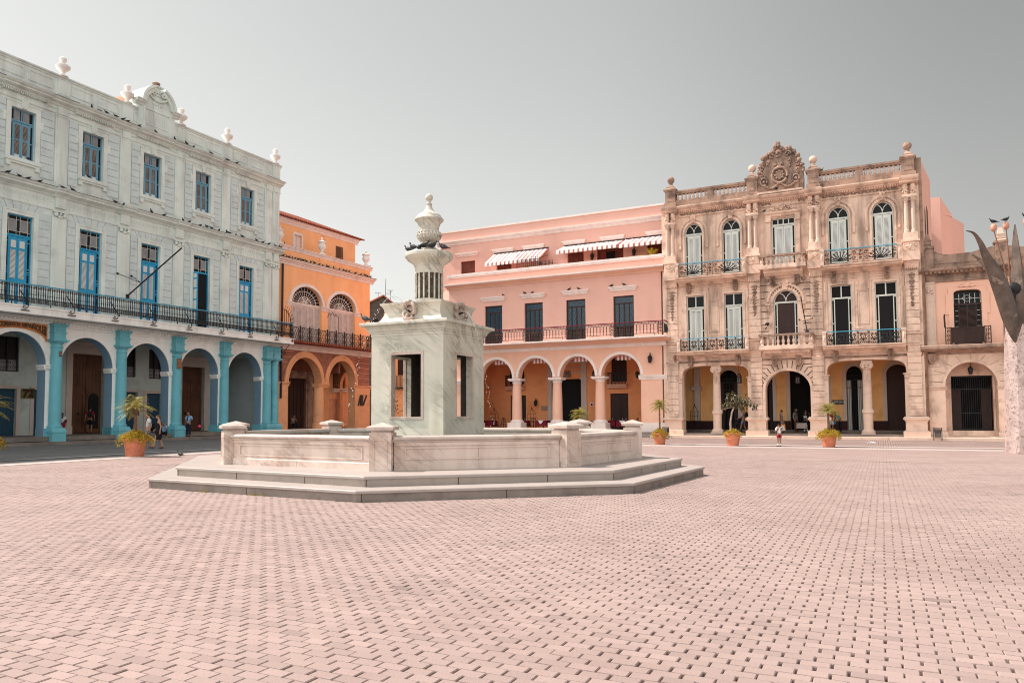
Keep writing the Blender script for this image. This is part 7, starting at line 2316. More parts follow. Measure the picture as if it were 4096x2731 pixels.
for i in range(900):
    c = Vector((q.gauss(0, .62), q.gauss(0, .5), q.uniform(1.6, 4.3))); d = Vector((q.uniform(-1, 1), q.uniform(-1, 1), q.uniform(-1, 1))).normalized() * .13; e = Vector((q.uniform(-1, 1), q.uniform(-1, 1), q.uniform(-1, 1))).normalized() * .06
    m.cur = 1 if q.random() < .3 and c.z < 3.4 else 0
    m.add([c - e, c + d, c + e, c - d], [(0, 1, 2, 3)])
ob('foliage', m, [K['leafg'], K['redc']], bv)

# ------------------------------------------------------------------ metal plant sculpture at the right edge
sc = thing('plant_sculpture', 'tall metal plant sculpture with bronze blades and salmon buds at the right edge', 'sculpture', (19.6, 28.3, 0))
def blade(pairs, y, fold, thick=.035, yt=0.0):
    m = M(); n = len(pairs); rs = []
    for i, (l, r) in enumerate(pairs):
        yy = y + yt * (1 - i / (n - 1)); mx = ((l[0] + r[0]) / 2, (l[1] + r[1]) / 2)
        f = fold * math.sin(PI * min(1, i / (n - 1) * 1.0 + .02))
        P = [(l[0], yy, l[1]), (mx[0], yy - f, mx[1]), (r[0], yy + f * .2, r[1]), (r[0], yy + f * .2 + thick, r[1]), (mx[0], yy - f + thick, mx[1]), (l[0], yy + thick, l[1])]
        rs.append([(x - 19.6, a - 28.3, z) for x, a, z in P])
    m.rings(rs); return m
def refine(pairs, k=3):
    out = []
    n = len(pairs)
    def cr(p0, p1, p2, p3, t): return tuple(.5 * (2 * p1[i] + (p2[i] - p0[i]) * t + (2 * p0[i] - 5 * p1[i] + 4 * p2[i] - p3[i]) * t * t + (3 * p1[i] - p0[i] - 3 * p2[i] + p3[i]) * t ** 3) for i in (0, 1))
    for i in range(n - 1):
        a = [pairs[max(0, min(n - 1, i + j))] for j in (-1, 0, 1, 2)]
        for s in range(k): out.append((cr(*[p[0] for p in a], s / k), cr(*[p[1] for p in a], s / k)))
    out.append(pairs[-1]); return out
B1 = [((16.92, 8.31), (16.94, 8.33)), ((17.22, 8.20), (17.28, 8.27)), ((17.45, 7.78), (17.62, 7.94)), ((17.60, 7.35), (17.90, 7.50)), ((17.82, 6.70), (18.35, 6.92)), ((18.08, 5.95), (18.74, 6.15)), ((18.38, 5.05), (18.95, 5.45)), ((18.70, 4.42), (19.0, 4.85)), ((18.92, 4.16), (19.0, 4.3))]
B2 = [((17.78, 7.66), (17.80, 7.68)), ((18.1, 7.3), (18.22, 7.42)), ((18.4, 6.75), (18.62, 6.92)), ((18.65, 6.1), (18.92, 6.3)), ((18.85, 5.5), (19.05, 5.75)), ((18.98, 4.9), (19.1, 5.0))]
B3 = [((19.22, 8.72), (19.25, 8.73)), ((19.12, 8.1), (19.35, 8.1)), ((19.05, 7.3), (19.46, 7.3)), ((18.99, 6.5), (19.56, 6.5)), ((18.98, 5.8), (19.60, 5.9)), ((19.05, 5.1), (19.58, 5.2)), ((19.18, 4.5), (19.4, 4.6)), ((19.26, 4.2), (19.3, 4.2))]
B4 = [((40.1 - r[0], r[1] - .2), (40.1 - l[0], l[1] - .2)) for l, r in B1]
for pr, y, f, yt in ((B1, 27.75, .16, -.5), (B2, 28.15, .1, .2), (B3, 27.95, .22, 0), (B4, 28.5, .16, .5)):
    ob('leaf_blade', blade(refine(pr, 4), y, f, .035, yt), K['bronze'], sc, smooth=25)
m = M(); rs = []
NS = 12
for i in range(NS):
    a = 2 * PI * i / NS
for z in (0, 1.5, 2.9, 3.0, 4.2):
    rs.append([((.80 - .03 * z) * math.cos(2 * PI * i / NS + .2), (.62 - .02 * z) * math.sin(2 * PI * i / NS + .2), z) for i in range(NS)])
m.rings(rs)
rs2 = [((.80 - .126) * math.cos(2 * PI * i / NS + .2) * 1.0, (.62 - .084) * math.sin(2 * PI * i / NS + .2), 4.2) for i in range(NS)]
for i in range(0, NS, 2):
    a, b, c = rs2[i - 1], rs2[i], rs2[(i + 1) % NS]
    tip = (b[0] * 1.04, b[1] * 1.04, 5.35)
    m.add([a, b, tip, (b[0] * .9, b[1] * .9, 4.2)], [(0, 1, 2), (0, 3, 2)]); m.add([b, c, tip, (b[0] * .9, b[1] * .9, 4.2)], [(0, 1, 2), (3, 1, 2)])
for z in (1.5, 2.95): m.lathe(0, 0, [(.0, z), (.001, z)], 3)
ob('sheath_base', m, K['zinc'], sc)
m = M(); m.ell((-.52, -.42, 6.25), .28, .14, .22, 12, 8, Matrix.Rotation(R(25), 3, 'Y')); m.tube([(-.6, -.4, 6.1), (-.62, -.35, 5.6), (-.55, -.3, 5.0)], .12, 8, .05); ob('dark_spathe', m, K['iron'], sc, smooth=40)
BUDS = [((19.02, 28.0, 5.9), (18.37, 27.9, 8.50)), ((19.12, 28.2, 6.0), (18.98, 28.1, 8.62)), ((19.42, 28.1, 5.8), (19.69, 28.0, 8.74)), ((19.8, 28.5, 5.6), (20.4, 28.6, 8.4))]
for a, b in BUDS:
    a = Vector(a) - Vector((19.6, 28.3, 0)); b = Vector(b) - Vector((19.6, 28.3, 0))
    m = M(); m.tube([a, a.lerp(b, .5) + Vector((.02, 0, .02)), b], .026, 6, .02); s = ob('stem', m, K['rust'], sc)
    m = M(); m.lathe(b.x, b.y, [(.03, -.04), (.075, 0), (.105, .07), (.108, .15), (.085, .22), (.05, .255), (0, .26)], 12, b.z - .03); ob('bud', m, K['bud'], s, smooth=40)

# ------------------------------------------------------------------ litter bins
def bin_(p, rz, lab):
    t = thing('litter_bin', lab, 'bin', p, rz, 'litter bins on stands')
    m = M()
    for sx in (-1, 1):
        m.tube([(sx * .2, -.12, 0), (sx * .2, -.02, .70)], .016, 5); m.tube([(sx * .2, .14, 0), (sx * .2, .0, .70)], .016, 5)
    m.tube([(-.2, 0, .7), (.2, 0, .7)], .016, 5); m.tube([(-.2, -.1, .14), (.2, -.1, .14)], .012, 5)
    ob('stand', m, K['iron'], t)
    m = M(); a_ = [(-.13, -.12, .18), (.13, -.12, .18), (.13, .1, .18), (-.13, .1, .18)]; b_ = [(-.175, -.17, .64), (.175, -.17, .64), (.175, .13, .64), (-.175, .13, .64)]
    m.loft(a_, b_)
    ob('basket', m, K['iron'], t)
    m = M()
    for i in range(6):
        u = .12 + i * .14; z = .18 + .46 * u; w_ = .13 + .045 * u; y = -.123 - .05 * u
        m.box(-w_ + .02, w_ - .02, y - .006, y, z, z + .02)
    ob('mesh_front', m, K['greyt'], t)
bin_((23.68, 41.39, .004), FR_A, 'black mesh litter bin on a stand before the low pinkish house')
bin_(tuple(loc(FR_O, FR_A, .75, -1.75, .0)), FR_A, 'black litter bin half hidden behind the slim potted palm')
tag(ob('paper_scrap', M().loft([(-.2, -.1, 0), (.25, -.08, 0), (.2, .12, 0), (-.15, .1, 0)], [(-.2, -.1, .03), (.25, -.08, .01), (.2, .12, .05), (-.15, .1, .02)]), K['tee'], None, (18.6, 38.6, .0)), 'scrap of white litter on the street by the right kerb', 'litter')

# ------------------------------------------------------------------ people
def skin_mesh(m, pts, edges, rad, root, sub=1):
    """grow one smooth limb-by-limb surface round a skeleton and collect it"""
    me = bpy.data.meshes.new('sk'); names = list(pts)
    ix = {k: i for i, k in enumerate(names)}
    me.from_pydata([tuple(pts[k]) for k in names], [(ix[a], ix[b]) for a, b in edges], [])
    o = bpy.data.objects.new('sk', me); COL.objects.link(o)
    md = o.modifiers.new('s', 'SKIN'); md.use_smooth_shade = True
    if sub:
        sd = o.modifiers.new('d', 'SUBSURF'); sd.levels = sub; sd.render_levels = sub
    for k in names:
        v = me.skin_vertices[0].data[ix[k]]; r = rad[k]; v.radius = r if isinstance(r, tuple) else (r, r); v.use_root = (k == root)
    dg = bpy.context.evaluated_depsgraph_get(); dg.update()
    ev = o.evaluated_get(dg).to_mesh()
    m.add([tuple(v.co) for v in ev.vertices], [list(p.vertices) for p in ev.polygons])
    bpy.data.objects.remove(o); bpy.data.meshes.remove(me)
    return m

def person(lab, p, head, H, skin='skin', hair='hair', top='tee', bottom='navyc', blen=1.0, shoe='blackc', pose=None, sleeve=.45, hairlen=0.0, skirt=None, group=None, lean=0.0, turn=0.0, slim=1.0, dress=False, socks=None, tank=False):
    """faces +x in its own frame; joints in fractions of the standing height"""
    J = dict(pel=(0, 0, .53), wai=(.005, 0, .61), che=(.0, 0, .72), nec=(-.005, 0, .83), hea=(.01, 0, .875),
             hL=(0, .052, .52), hR=(0, -.052, .52), kL=(.012, .056, .285), kR=(.012, -.056, .285), aL=(-.01, .058, .045), aR=(-.01, -.058, .045), tL=(.085, .066, .02), tR=(.085, -.066, .02),
             sL=(-.01, .108, .805), sR=(-.01, -.108, .805), eL=(-.025, .14, .635), eR=(-.025, -.14, .635), wL=(.015, .15, .50), wR=(.015, -.15, .50))
    if pose: J.update(pose)
    J = {k: Vector(v) * H for k, v in J.items()}
    t = thing('person', lab, 'person', p, head, group)
    hd = (J['hea'] - J['nec']).normalized()
    hc = J['hea'] + hd * .048 * H
    for s in 'LR':
        d = (J['w' + s] - J['e' + s]).normalized(); J['m' + s] = J['w' + s] + d * .045 * H
    J['hc'] = hc; J['top'] = hc + hd * .035 * H
    r = lambda *a: tuple(x * H * slim for x in a) if len(a) > 1 else a[0] * H * slim
    rad = dict(pel=r(.058, .082), wai=r(.052, .072), che=r(.06, .088), nec=r(.030), hea=r(.034), hc=r(.052, .043), top=r(.036, .032), hL=r(.052), hR=r(.052), kL=r(.034), kR=r(.034), aL=r(.022), aR=r(.022), tL=r(.016), tR=r(.016),
               sL=r(.032), sR=r(.032), eL=r(.023), eR=r(.023), wL=r(.016), wR=r(.016), mL=r(.013, .020), mR=r(.013, .020))
    E = [('pel', 'wai'), ('wai', 'che'), ('che', 'nec'), ('nec', 'hea'), ('hea', 'hc'), ('hc', 'top')]
    for s in 'LR': E += [('pel', 'h' + s), ('h' + s, 'k' + s), ('k' + s, 'a' + s), ('a' + s, 't' + s), ('che', 's' + s), ('s' + s, 'e' + s), ('e' + s, 'w' + s), ('w' + s, 'm' + s)]
    m = M(); skin_mesh(m, J, E, rad, 'pel', 1)
    # face: turned by `turn` about the neck; nose, ears, eye sockets, mouth
    fx = Vector((math.cos(turn), math.sin(turn), 0)); fy = Vector((-math.sin(turn), math.cos(turn), 0)); hz = hc
    def hp(x, y, z): return tuple(hz + fx * x * H + fy * y * H + Vector((0, 0, z * H)))
    m.ell(hp(.005, 0, -.004), .048 * H, .040 * H, .062 * H, 12, 9)
    m.ell(hp(.052, 0, -.010), .011 * H, .008 * H, .013 * H, 7, 5)
    for s in (-1, 1): m.ell(hp(-.004, s * .043, -.006), .010 * H, .006 * H, .016 * H, 6, 5)
    for s in 'LR':       # five fingers, closed a little
        w_, c = J['w' + s], J['m' + s]; d = (c - w_).normalized(); lat = d.cross(Vector((0, 1, 0)))
        lat = lat.normalized() if lat.length > .1 else Vector((1, 0, 0)); nn = d.cross(lat)
        for k, (off, ln) in enumerate(((-.014, .036), (-.005, .042), (.004, .040), (.013, .032))):
            b = c + lat * off * H + d * .004 * H
            m.tube([b, b + d * ln * .5 * H + nn * .003 * H, b + d * ln * H + nn * .012 * H * (1 if s == 'R' else -1)], .0052 * H, 5, .004 * H)
        b = w_ + d * .02 * H - lat * .014 * H; m.tube([b, b - lat * .012 * H + d * .016 * H, b - lat * .014 * H + d * .034 * H], .0056 * H, 5, .0045 * H)
    body = ob('body', m, K[skin], t, smooth=60)
    m = M()
    for s in (-1, 1): m.ell(hp(.046, s * .018, .004), .005 * H, .008 * H, .005 * H, 6, 4)
    m.ell(hp(.047, 0, -.034), .005 * H, .014 * H, .004 * H, 6, 4)
    ob('face_features', m, K['hair'], body)
    m = M()
    M_ = Matrix.Rotation(turn, 3, 'Z')
    m.ell(hp(-.010, 0, .014), .050 * H, .047 * H, .056 * H, 12, 9, M_)
    if hairlen: m.tube([hp(-.05, 0, .01), hp(-.062, 0, -.03), hp(-.055, .0, -.03 - hairlen)], .022 * H, 8, .010 * H)
    ob('hair', m, K[hair], t, smooth=60)
    if top:
        m = M(); tj = dict(pel=J['pel'] + Vector((0, 0, .005 * H)), wai=J['wai'], che=J['che'], nec=J['nec'] - Vector((0, 0, .012 * H)))
        tr = {k: tuple(x + .010 * H for x in rad[k]) for k in ('pel', 'wai', 'che')}; tr['nec'] = r(.036)
        te = [('pel', 'wai'), ('wai', 'che'), ('che', 'nec')]
        for s in 'LR':
            if tank: continue
            tj['s' + s] = J['s' + s]; e = J['s' + s].lerp(J['e' + s], sleeve * 1.6 if sleeve < .6 else 1.0); tj['v' + s] = e
            tr['s' + s] = r(.040); tr['v' + s] = r(.040 if sleeve < .6 else .032); te += [('che', 's' + s), ('s' + s, 'v' + s)]
            if sleeve > .9: tj['x' + s] = J['w' + s]; tr['x' + s] = r(.024); te += [('v' + s, 'x' + s)]
        skin_mesh(m, tj, te, tr, 'pel', 1); ob('shirt', m, K[top], t, smooth=60)
    if skirt:
        m = M(); rs = []
        for z, a, b, dx in skirt: rs.append([(dx * H + a * H * math.cos(2 * PI * i / 14), b * H * math.sin(2 * PI * i / 14), z * H) for i in range(14)])
        m.rings(rs); ob('dress' if dress else 'skirt', m, K[bottom], t, smooth=60)
    else:
        m = M(); bj = dict(pel=J['pel'], wai=J['pel'] + Vector((0, 0, .035 * H))); br = dict(pel=r(.066, .09), wai=r(.06, .084)); be = [('pel', 'wai')]
        for s in 'LR':
            bj['h' + s] = J['h' + s]; br['h' + s] = r(.060); be.append(('pel', 'h' + s))
            k = J['h' + s].lerp(J['k' + s], min(1, blen * 2)); bj['k' + s] = k; br['k' + s] = r(.046 if blen >= 1 else .056); be.append(('h' + s, 'k' + s))
            if blen > .6: bj['a' + s] = J['k' + s].lerp(J['a' + s], .95); br['a' + s] = r(.036); be.append(('k' + s, 'a' + s))
        skin_mesh(m, bj, be, br, 'pel', 1); ob('trousers' if blen > .6 else 'shorts', m, K[bottom], t, smooth=60)
    for s in 'LR':
        m = M(); d = J['t' + s] - J['a' + s]; d.z = 0; a = math.atan2(d.y, d.x); c = J['a' + s].lerp(J['t' + s], .45); c.z = min(J['a' + s].z, J['t' + s].z) + .004 * H
        m.ell((c.x, c.y, c.z), .070 * H, .028 * H, .024 * H, 10, 6, Matrix.Rotation(a, 3, 'Z'))
        ob('shoe', m, K[shoe], t, smooth=60)
        if socks:
            m = M(); k = J['a' + s].lerp(J['k' + s], .35); m.tube([tuple(J['a' + s]), tuple(k)], .027 * H, 8, .034 * H); ob('sock', m, K[socks], t, smooth=60)
    return t, J, H

def bag_part(t, name, c, rx, ry, rz_, mt):
    m = M(); m.ell(c, rx, ry, rz_, 10, 8); return ob(name, m, K[mt], t, smooth=60)
WALK = dict(kL=(.075, .055, .30), aL=(.115, .055, .055), tL=(.205, .06, .035), kR=(-.02, -.055, .285), aR=(-.115, -.055, .075), tR=(-.03, -.06, .02), eL=(-.07, .14, .645), wL=(-.05, .155, .51), eR=(.0, -.14, .64), wR=(.075, -.145, .52))
# man and woman walking left
t, J, H = person('man in a white printed T-shirt and dark shorts walking left', (-17.88, 36.54, .0), R(196), 1.77, top='tee', bottom='greyc', blen=.46, shoe='leather', pose=WALK, turn=R(-8), skin='skinl')
bag_part(t, 'shoulder_bag', (-.14 * 1, -.22, 1.02), .12, .07, .2, 'blackc')
m = M(); m.box(.135, .145, -.05, .05, 1.18, 1.3); m.xf(Matrix.Rotation(0, 4, 'Z')); ob('shirt_print', m, K['leafy'], t)
t, J, H = person('woman in a black dress and sunglasses walking left beside the man', (-17.17, 36.1, .0), R(200), 1.66, skin='skinl', hair='hairb', top='blackc', bottom='blackc', shoe='leather', pose=dict(WALK, wR=(.10, -.13, .56), eR=(.0, -.15, .65)), hairlen=.09, tank=True, dress=True, turn=R(20),
    skirt=[(.40, .085, .098, .0), (.26, .085, .10, .01), (.44, .10, .115, .0), (.54, .092, .112, 0), (.62, .078, .095, 0), (.72, .08, .105, 0), (.78, .05, .07, 0)][1:], slim=.98)
m = M(); m.box(.07, .088, -.06, .06, 1.535, 1.565); ob('sunglasses', m, K['iron'], t, (0, 0, 0), R(20))
t, J, H = person('guard in a pale blue shirt, dark tie and navy trousers on the kerb', tuple(FBw(-8.71, -.7, .165)), R(-105), 1.70, top='bluec', bottom='navyc', blen=1.0, shoe='blackc', pose=dict(eR=(.0, -.15, .64), wR=(.01, -.16, .5), eL=(.01, .17, .66), wL=(.11, .22, .67)))
m = M(); m.prism([(-.02, 1.36), (.02, 1.36), (.035, 1.1), (0, 1.04), (-.035, 1.1)], -.008, .008); ob('tie', m, K['navyc'], t, (.125, 0, 0), R(90))
tag(ob('pink_ball', M().ell((0, 0, 0), .11, .11, .11, 18, 12), K['pinkb'], None, tuple(FBw(-7.84, -.7, .85)), 0, 60), 'bright pink ball in the air right of the guard', 'ball')
SIT = dict(pel=(0, 0, .27), wai=(.0, 0, .35), che=(.035, 0, .46), nec=(.055, 0, .57), hea=(.085, 0, .61), hL=(.01, .06, .26), hR=(.01, -.06, .26), kL=(.24, .10, .30), kR=(.24, -.10, .30), aL=(.22, .10, .05), aR=(.22, -.10, .05), tL=(.31, .12, .02), tR=(.31, -.12, .02), sL=(.04, .11, .55), sR=(.04, -.11, .55), eL=(.19, .12, .40), eR=(.19, -.12, .40), wL=(.17, .05, .52), wR=(.17, -.05, .52))
person('boy in pale blue sitting on the arcade step with hands at his chin', tuple(FBw(-10.42, -.42, .03)), R(-65), 1.62, top='bluec', bottom='blackc', blen=1.0, shoe='greyt', pose=dict(SIT, aL=(.22, .10, .13), aR=(.22, -.10, .13), tL=(.30, .12, .10), tR=(.30, -.12, .10), kL=(.22, .1, .33), kR=(.22, -.1, .33)))
t, J, H = person('schoolchild in white shirt and maroon skirt with a red backpack, by the column', tuple(FBw(-16.22, .9, .44)), R(-80), 1.36, skin='skind', top='tee', bottom='redc', shoe='blackc', socks='tee', pose=dict(kR=(.05, -.05, .29), aR=(.10, -.03, .05), tR=(.18, -.04, .03)), skirt=[(.30, .10, .125, 0), (.44, .09, .11, 0), (.56, .07, .09, 0)])
bag_part(t, 'backpack', (-.12, .08, .92), .09, .13, .19, 'redc')
t, J, H = person('schoolchild half hidden behind the leftmost full column', tuple(FBw(-16.55, 1.25, .44)), R(-100), 1.46, skin='skind', top='tee', bottom='redc', blen=.46, shoe='blackc', socks='tee')
bag_part(t, 'backpack', (-.12, 0, .98), .09, .12, .18, 'navyc')
t, J, H = person('person in a red top and dark shorts entering the tall wooden door', tuple(FBw(-12.63, 3.75, .44)), R(120), 1.76, top='redc', bottom='blackc', blen=.45, shoe='blackc', pose=WALK)
bag_part(t, 'backpack', (-.15, 0, 1.26), .09, .14, .2, 'navyc')
person('grey haired person in a pale shirt seated in the orange arcade', tuple(loc(FB_O, FO_A, 4.03, 2.3, .36)), R(-30), 1.66, hair='greyt', top='greyt', bottom='navyc', pose=SIT)
m = M(); m.box(-.22, .22, -.22, .22, .40, .43)
t = thing('wooden_stool', 'stool under the seated person in the orange arcade', 'stool', tuple(loc(FB_O, FO_A, 4.03, 2.3, .36)), FO_A)
ob('seat', m, K['dwood'], t)
for sx in (-1, 1):
    for sy in (-1, 1): ob('leg', M().tube([(sx * .2, sy * .2, 0), (sx * .18, sy * .18, .4)], .02, 6), K['dwood'], t)
person('person in black leaning behind the round column of the orange arcade', tuple(loc(FB_O, FO_A, 5.62, 1.35, .36)), R(40), 1.45, skin='skind', top='blackc', bottom='blackc', pose=dict(eL=(.05, .2, .6), wL=(.02, .26, .42)))
# stone arcade
G = 'people under the stone arcade'
t, J, H = person('man in a grey T-shirt pushing a stroller to the left', tuple(FRw(5.08, 1.6, .285)), FR_A + PI, 1.62, top='greyt', bottom='greyc', blen=.46, shoe='leather', pose=dict(WALK, eL=(.06, .14, .63), wL=(.21, .10, .57), eR=(.06, -.14, .63), wR=(.21, -.1, .57), che=(.02, 0, .72), nec=(.03, 0, .83), hea=(.05, 0, .87)), group=G)
bag_part(t, 'backpack', (-.2, 0, 1.16), .11, .15, .22, 'blackc')
t, J, H = person('woman with a dark backpack walking behind the stroller', tuple(FRw(5.42, 2.2, .285)), FR_A + PI, 1.55, top='blackc', bottom='greyc', blen=.46, shoe='leather', pose=WALK, group=G)
bag_part(t, 'backpack', (-.2, 0, 1.08), .12, .17, .24, 'navyc')
st_ = thing('stroller', 'black stroller pushed along behind the crooked potted tree', 'stroller', tuple(FRw(4.55, 1.6, .285)), FR_A)
ob('seat', M().loft([(-.36, -.2, .42), (.05, -.2, .30), (.05, .2, .30), (-.36, .2, .42)], [(-.2, -.2, .50), (.30, -.2, .86), (.30, .2, .86), (-.2, .2, .50)]), K['blackc'], st_)
ob('canopy', M().ell((.2, 0, .84), .24, .2, .16, 12, 8), K['blackc'], st_, smooth=60)
m = M()
for sy in (-1, 1): m.tube([(-.42, sy * .2, .12), (.05, sy * .22, .45), (.42, sy * .22, .98)], .014, 5); m.tube([(.30, sy * .2, .12), (.0, sy * .22, .5)], .014, 5)
m.tube([(.42, -.22, .98), (.42, .22, .98)], .016, 6); ob('frame', m, K['iron'], st_)
for x in (-.42, .32):
    for sy in (-1, 1): ob('wheel', M().lathe(0, 0, [(.02, -.02), (.10, -.02), (.11, 0), (.10, .02), (.02, .02)], 14).xf(Matrix.Translation((x, sy * .22, .115)) @ Matrix.Rotation(R(90), 4, 'X')), K['iron'], st_)
person('man in a blue grey shirt and shorts standing with a bag, facing right', tuple(FRw(7.46, 1.6, .285)), FR_A + R(15), 1.50, top='greyc', bottom='greyc', blen=.46, shoe='blackc', pose=dict(eR=(.0, -.15, .63), wR=(.06, -.155, .5)), group=G)
bg_ = thing('shopping_bag', 'orange and white carrier bag held by the man in blue grey', 'bag', tuple(loc(FR_O, FR_A, 7.58, 1.36, .285)), FR_A)
m = M(); m.loft([(-.15, -.05, .16), (.15, -.05, .16), (.15, .05, .16), (-.15, .05, .16)], [(-.13, -.03, .56), (.13, -.03, .56), (.13, .03, .56), (-.13, .03, .56)]); ob('bag_body', m, K['ochrec'], bg_)
ob('bag_panel', M().prism([(-.14, .17), (.14, .17), (.02, .5), (-.02, .5)], -.058, -.052), K['tee'], bg_); ob('bag_handle', M().tube([(-.08, 0, .55), (-.03, 0, .70), (.03, 0, .70), (.08, 0, .55)], .01, 5), K['ochrec'], bg_)
person('boy in white shirt and dark red shorts standing on the square, seen from behind', (12.62, 35.18, .0), R(95), 1.09, skin='skin', top='tee', bottom='redc', blen=.34, shoe='navyc', socks='tee', slim=1.16, pose=dict(hea=(.01, 0, .86), eL=(.04, .155, .64), wL=(.13, .10, .60), eR=(.04, -.155, .64), wR=(.13, -.1, .60)))
t, J, H = person('woman in a black and white patterned shawl in the middle arch', tuple(FRw(8.15, 3.4, .29)), FR_A + R(-20), 1.60, hair='hairb', top='greyt', bottom='leather', blen=1.0, shoe='leather', hairlen=.1, sleeve=1.0, group=G)
m = M(); q = random.Random(4)
for k in range(5): m.box(-.16, .16, -.008, .008, .95 + k * .09, .985 + k * .09)
ob('shawl_stripes', m, K['blackc'], t, (.0, -.17, 0), 0)
t, J, H = person('boy in a black jersey numbered thirty and white socks, facing away', tuple(FRw(8.77, 3.5, .29)), FR_A + R(80), 1.48, skin='skin', hair='hairb', top='blackc', bottom='blackc', blen=.44, shoe='blackc', socks='tee', group=G, pose=dict(eL=(.06, .15, .72), wL=(.12, .12, .80), eR=(.06, -.15, .72), wR=(.12, -.12, .80)))
nm = letters('30', .2, .004, .008); nm.xf(Matrix.Translation((-.142, 0, 1.0)) @ Matrix.Rotation(R(-90), 4, 'Z')); ob('jersey_number', nm, K['tee'], t)
t = thing('display_table', 'low table with goods between the two people in the middle arch', 'table', tuple(FRw(8.5, 3.6, .29)), FR_A)
ob('tabletop', M().box(-.32, .32, -.22, .22, .55, .60), K['dwood'], t)
for sx in (-1, 1):
    for sy in (-1, 1): ob('leg', M().box(sx * .28 - .02, sx * .28 + .02, sy * .18 - .02, sy * .18 + .02, 0, .55), K['dwood'], t)
ob('cloth', M().box(-.33, .33, -.235, -.225, .25, .61), K['lou'], t)
person('person in a red top and white shorts beside the short potted palm', tuple(FRw(10.39, 2.2, .285)), FR_A + R(100), 1.52, hair='hairb', top='redc', bottom='tee', blen=.42, shoe='tee', group=G)
t, J, H = person('person in a blue top and dark trousers bending, beside the red topped one', tuple(FRw(10.92, 2.4, .285)), FR_A + R(200), 1.50, top='turq', bottom='navyc', shoe='blackc', group=G, pose=dict(wai=(.03, 0, .61), che=(.10, 0, .69), nec=(.17, 0, .76), hea=(.21, 0, .78), sL=(.14, .1, .75), sR=(.14, -.1, .75), eL=(.17, .13, .6), eR=(.17, -.13, .6), wL=(.22, .12, .48), wR=(.22, -.12, .48)))
bag_part(t, 'head_scarf', (.33, 0, 1.25), .1, .1, .12, 'navyc')
ob('carrier_bag', M().ell((.36, -.1, .66), .12, .1, .14, 9, 7), K['turq'], t, smooth=60)

# ------------------------------------------------------------------ pigeons
def pigeon_mesh(m, big=False):
    n = (12, 8) if big else (8, 6)
    rs = []
    for x, z, rx, rzz in ((-.20, .075, .012, .006), (-.13, .085, .03, .014), (-.08, .095, .048, .04), (-.02, .105, .060, .058), (.04, .115, .056, .058), (.08, .135, .042, .046), (.10, .165, .028, .03), (.108, .195, .026, .026), (.118, .212, .024, .022), (.132, .215, .012, .012), (.155, .205, .003, .004)):
        rs.append([(x, rx * math.cos(2 * PI * i / n[0]), z + rzz * math.sin(2 * PI * i / n[0])) for i in range(n[0])])
    m.rings(rs)
    for s in (-1, 1): m.tube([(.01, s * .02, .06), (.015, s * .02, 0), (.04, s * .024, 0)], .006, 4)
    return m
PG = mesh_of('pigeon', pigeon_mesh(M(), True), K['pigeon'], 60); PG2 = mesh_of('pigeon', pigeon_mesh(M(), True), K['pigeonm'], 60)
def pigeon(p, rz, lab, group, s=1.0, mott=False, cat='bird'):
    o = ob('pigeon', PG2 if mott else PG, None, None, tuple(p), rz); o.scale = (s, s, s * rnd.uniform(.88, 1.08))
    return tag(o, lab, cat, group)
qp = random.Random(17)
def row(us, W_, v, z, lab, group, base):
    for u in us: pigeon(W_(u, v + qp.uniform(-.05, .05), z), base + qp.choice((0, PI)) + qp.uniform(-.9, .9), lab, group, qp.uniform(.95, 1.15))
row([-15.84, -15.34, -14.92, -14.32, -13.83, -13.47, -12.67, -11.45, -10.02, -9.15, -8.5, -7.05, -5.57, -4.75], FBw, -.47, 19.846, 'dark pigeon in the row along the top cornice of the green building', 'pigeons on the top cornice', FB_A)
row([-20.43, -19.84, -19.32, -18.71, -17.44, -16.86, -14.15, -13.6, -11.65, -10.7, -9.25, -8.78, -7.82, -7.36, -6.9, -6.24, -5.58, -5.32, -4.68, -4.12, -2.76, -2.09, -1.44, -.8, -.45, -.2], FBw, -.47, 14.567, 'dark pigeon in the row along the middle cornice of the green building', 'pigeons on the middle cornice', FB_A)
def FOw(u, v, z=0.0): return loc(FB_O, FO_A, u, v, z)
row([.25, .65, .89, 1.23, 1.49, 1.86, 2.12, 2.44, 2.78, 3.23, 3.65, 4.25, 4.66, 5.16, 5.4, 5.97, 6.72, 7.23, 7.56, 7.92, 8.8, 9.52, 10.12, 10.48, 10.85], FOw, -.30, 14.022, 'dark pigeon in the row along the cornice of the orange house', 'pigeons on the orange house', FO_A)
for u, v, z, lab in ((.55, .0, 15.07, 'dark pigeon by the left urn of the orange house'), (11.2, .1, 15.07, 'dark pigeon by the right urn of the orange house')): pigeon(FOw(u, v, z), FO_A, lab, 'pigeons on the orange house')
pigeon(FBw(-19.2, -.1, 15.75), FB_A, 'dark pigeon on the sill of the leftmost top window', 'pigeons on window sills'); pigeon(FBw(-15.7, -.1, 15.75), FB_A + 3, 'dark pigeon on the sill of the second top window from the left', 'pigeons on window sills')
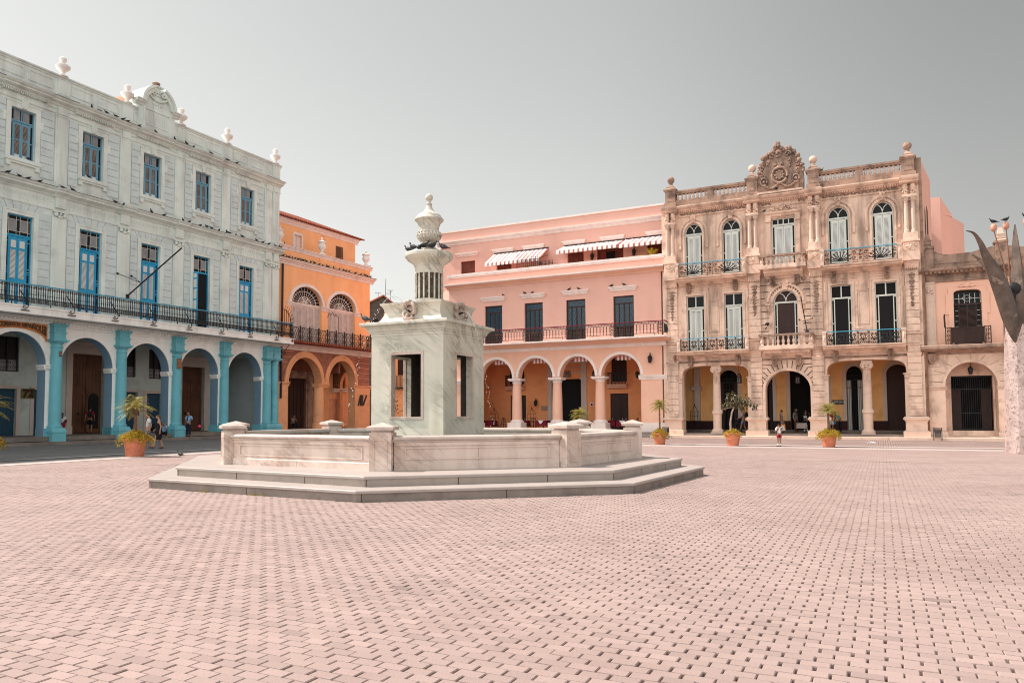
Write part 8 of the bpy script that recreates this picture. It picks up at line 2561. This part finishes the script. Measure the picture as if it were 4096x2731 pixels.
row([-11.87, -10.09, -9.45, -6.55, -5.81, -3.37, -2.44], FRw, -.12, 10.392, 'dark pigeon on a door hood of the pink house', 'pigeons on the pink door hoods', FR_A)
pigeon(FRw(7.75, -.55, 15.545), FR_A + 1, 'dark pigeon below the carved crest of the stone building', 'pigeons on the stone building', 1.5)
pigeon(FRw(10.35, .1, 16.55), FR_A, 'dark pigeon on the roof rail beside the carved crest', 'pigeons on the stone building'); pigeon(FRw(6.95, -.3, 14.31), FR_A, 'dark pigeon on the ornate middle window head', 'pigeons on the stone building')
ax_, ay_ = AX.x + FC[0], AX.y + FC[1]
for dx, dy, z, rz, s, mt, lab in ((-.56, -.18, 6.105, 2.6, 1.0, False, 'greenish dark pigeon at the left rim of the fountain dish'), (-.40, -.38, 6.108, 2.4, 1.12, False, 'dark pigeon second from the left on the fountain dish'), (-.24, -.30, 6.12, 1.4, 1.0, False, 'slim upright pigeon third from the left on the fountain dish'), (-.10, -.34, 6.15, .7, 1.2, False, 'largest dark pigeon left of the urn foot'), (.12, -.36, 6.15, .6, 1.2, False, 'dark pigeon right of the urn foot on the fountain dish'), (.43, -.36, 6.108, 3.5, 1.1, True, 'mottled pigeon at the right rim of the fountain dish')):
    pigeon((ax_ + dx, ay_ + dy, z), rz, lab, 'pigeons on the fountain', s, mt)
cl = corner(1.9, -1); pigeon((cl[0] + FC[0] + .14, cl[1] + FC[1] - .02, 4.066), 2.9, 'mottled pigeon on the left corner of the pedestal cornice', 'pigeons on the fountain', 1.15, True)
for (a, b), s, lab in zip(BUDS[:3], (1.05, 1.1, 1.05), ('dark pigeon on the left bud of the metal sculpture', 'dark pigeon on the middle bud of the metal sculpture', 'dark pigeon on the right bud of the metal sculpture')):
    pigeon((b[0], b[1], b[2] + .225), 3.0 if s < 1.08 else .1, lab, 'pigeons on the sculpture', s)
pigeon((-12.75, 28.6, .005), 2.8, 'dark pigeon walking on the shadow edge right of the large palm pot', 'pigeons on the square', 1.1); pigeon((-11.1, 29.4, .005), .4, 'pale pigeon sitting on the square behind the fountain steps', 'pigeons on the square', 1.0, True)
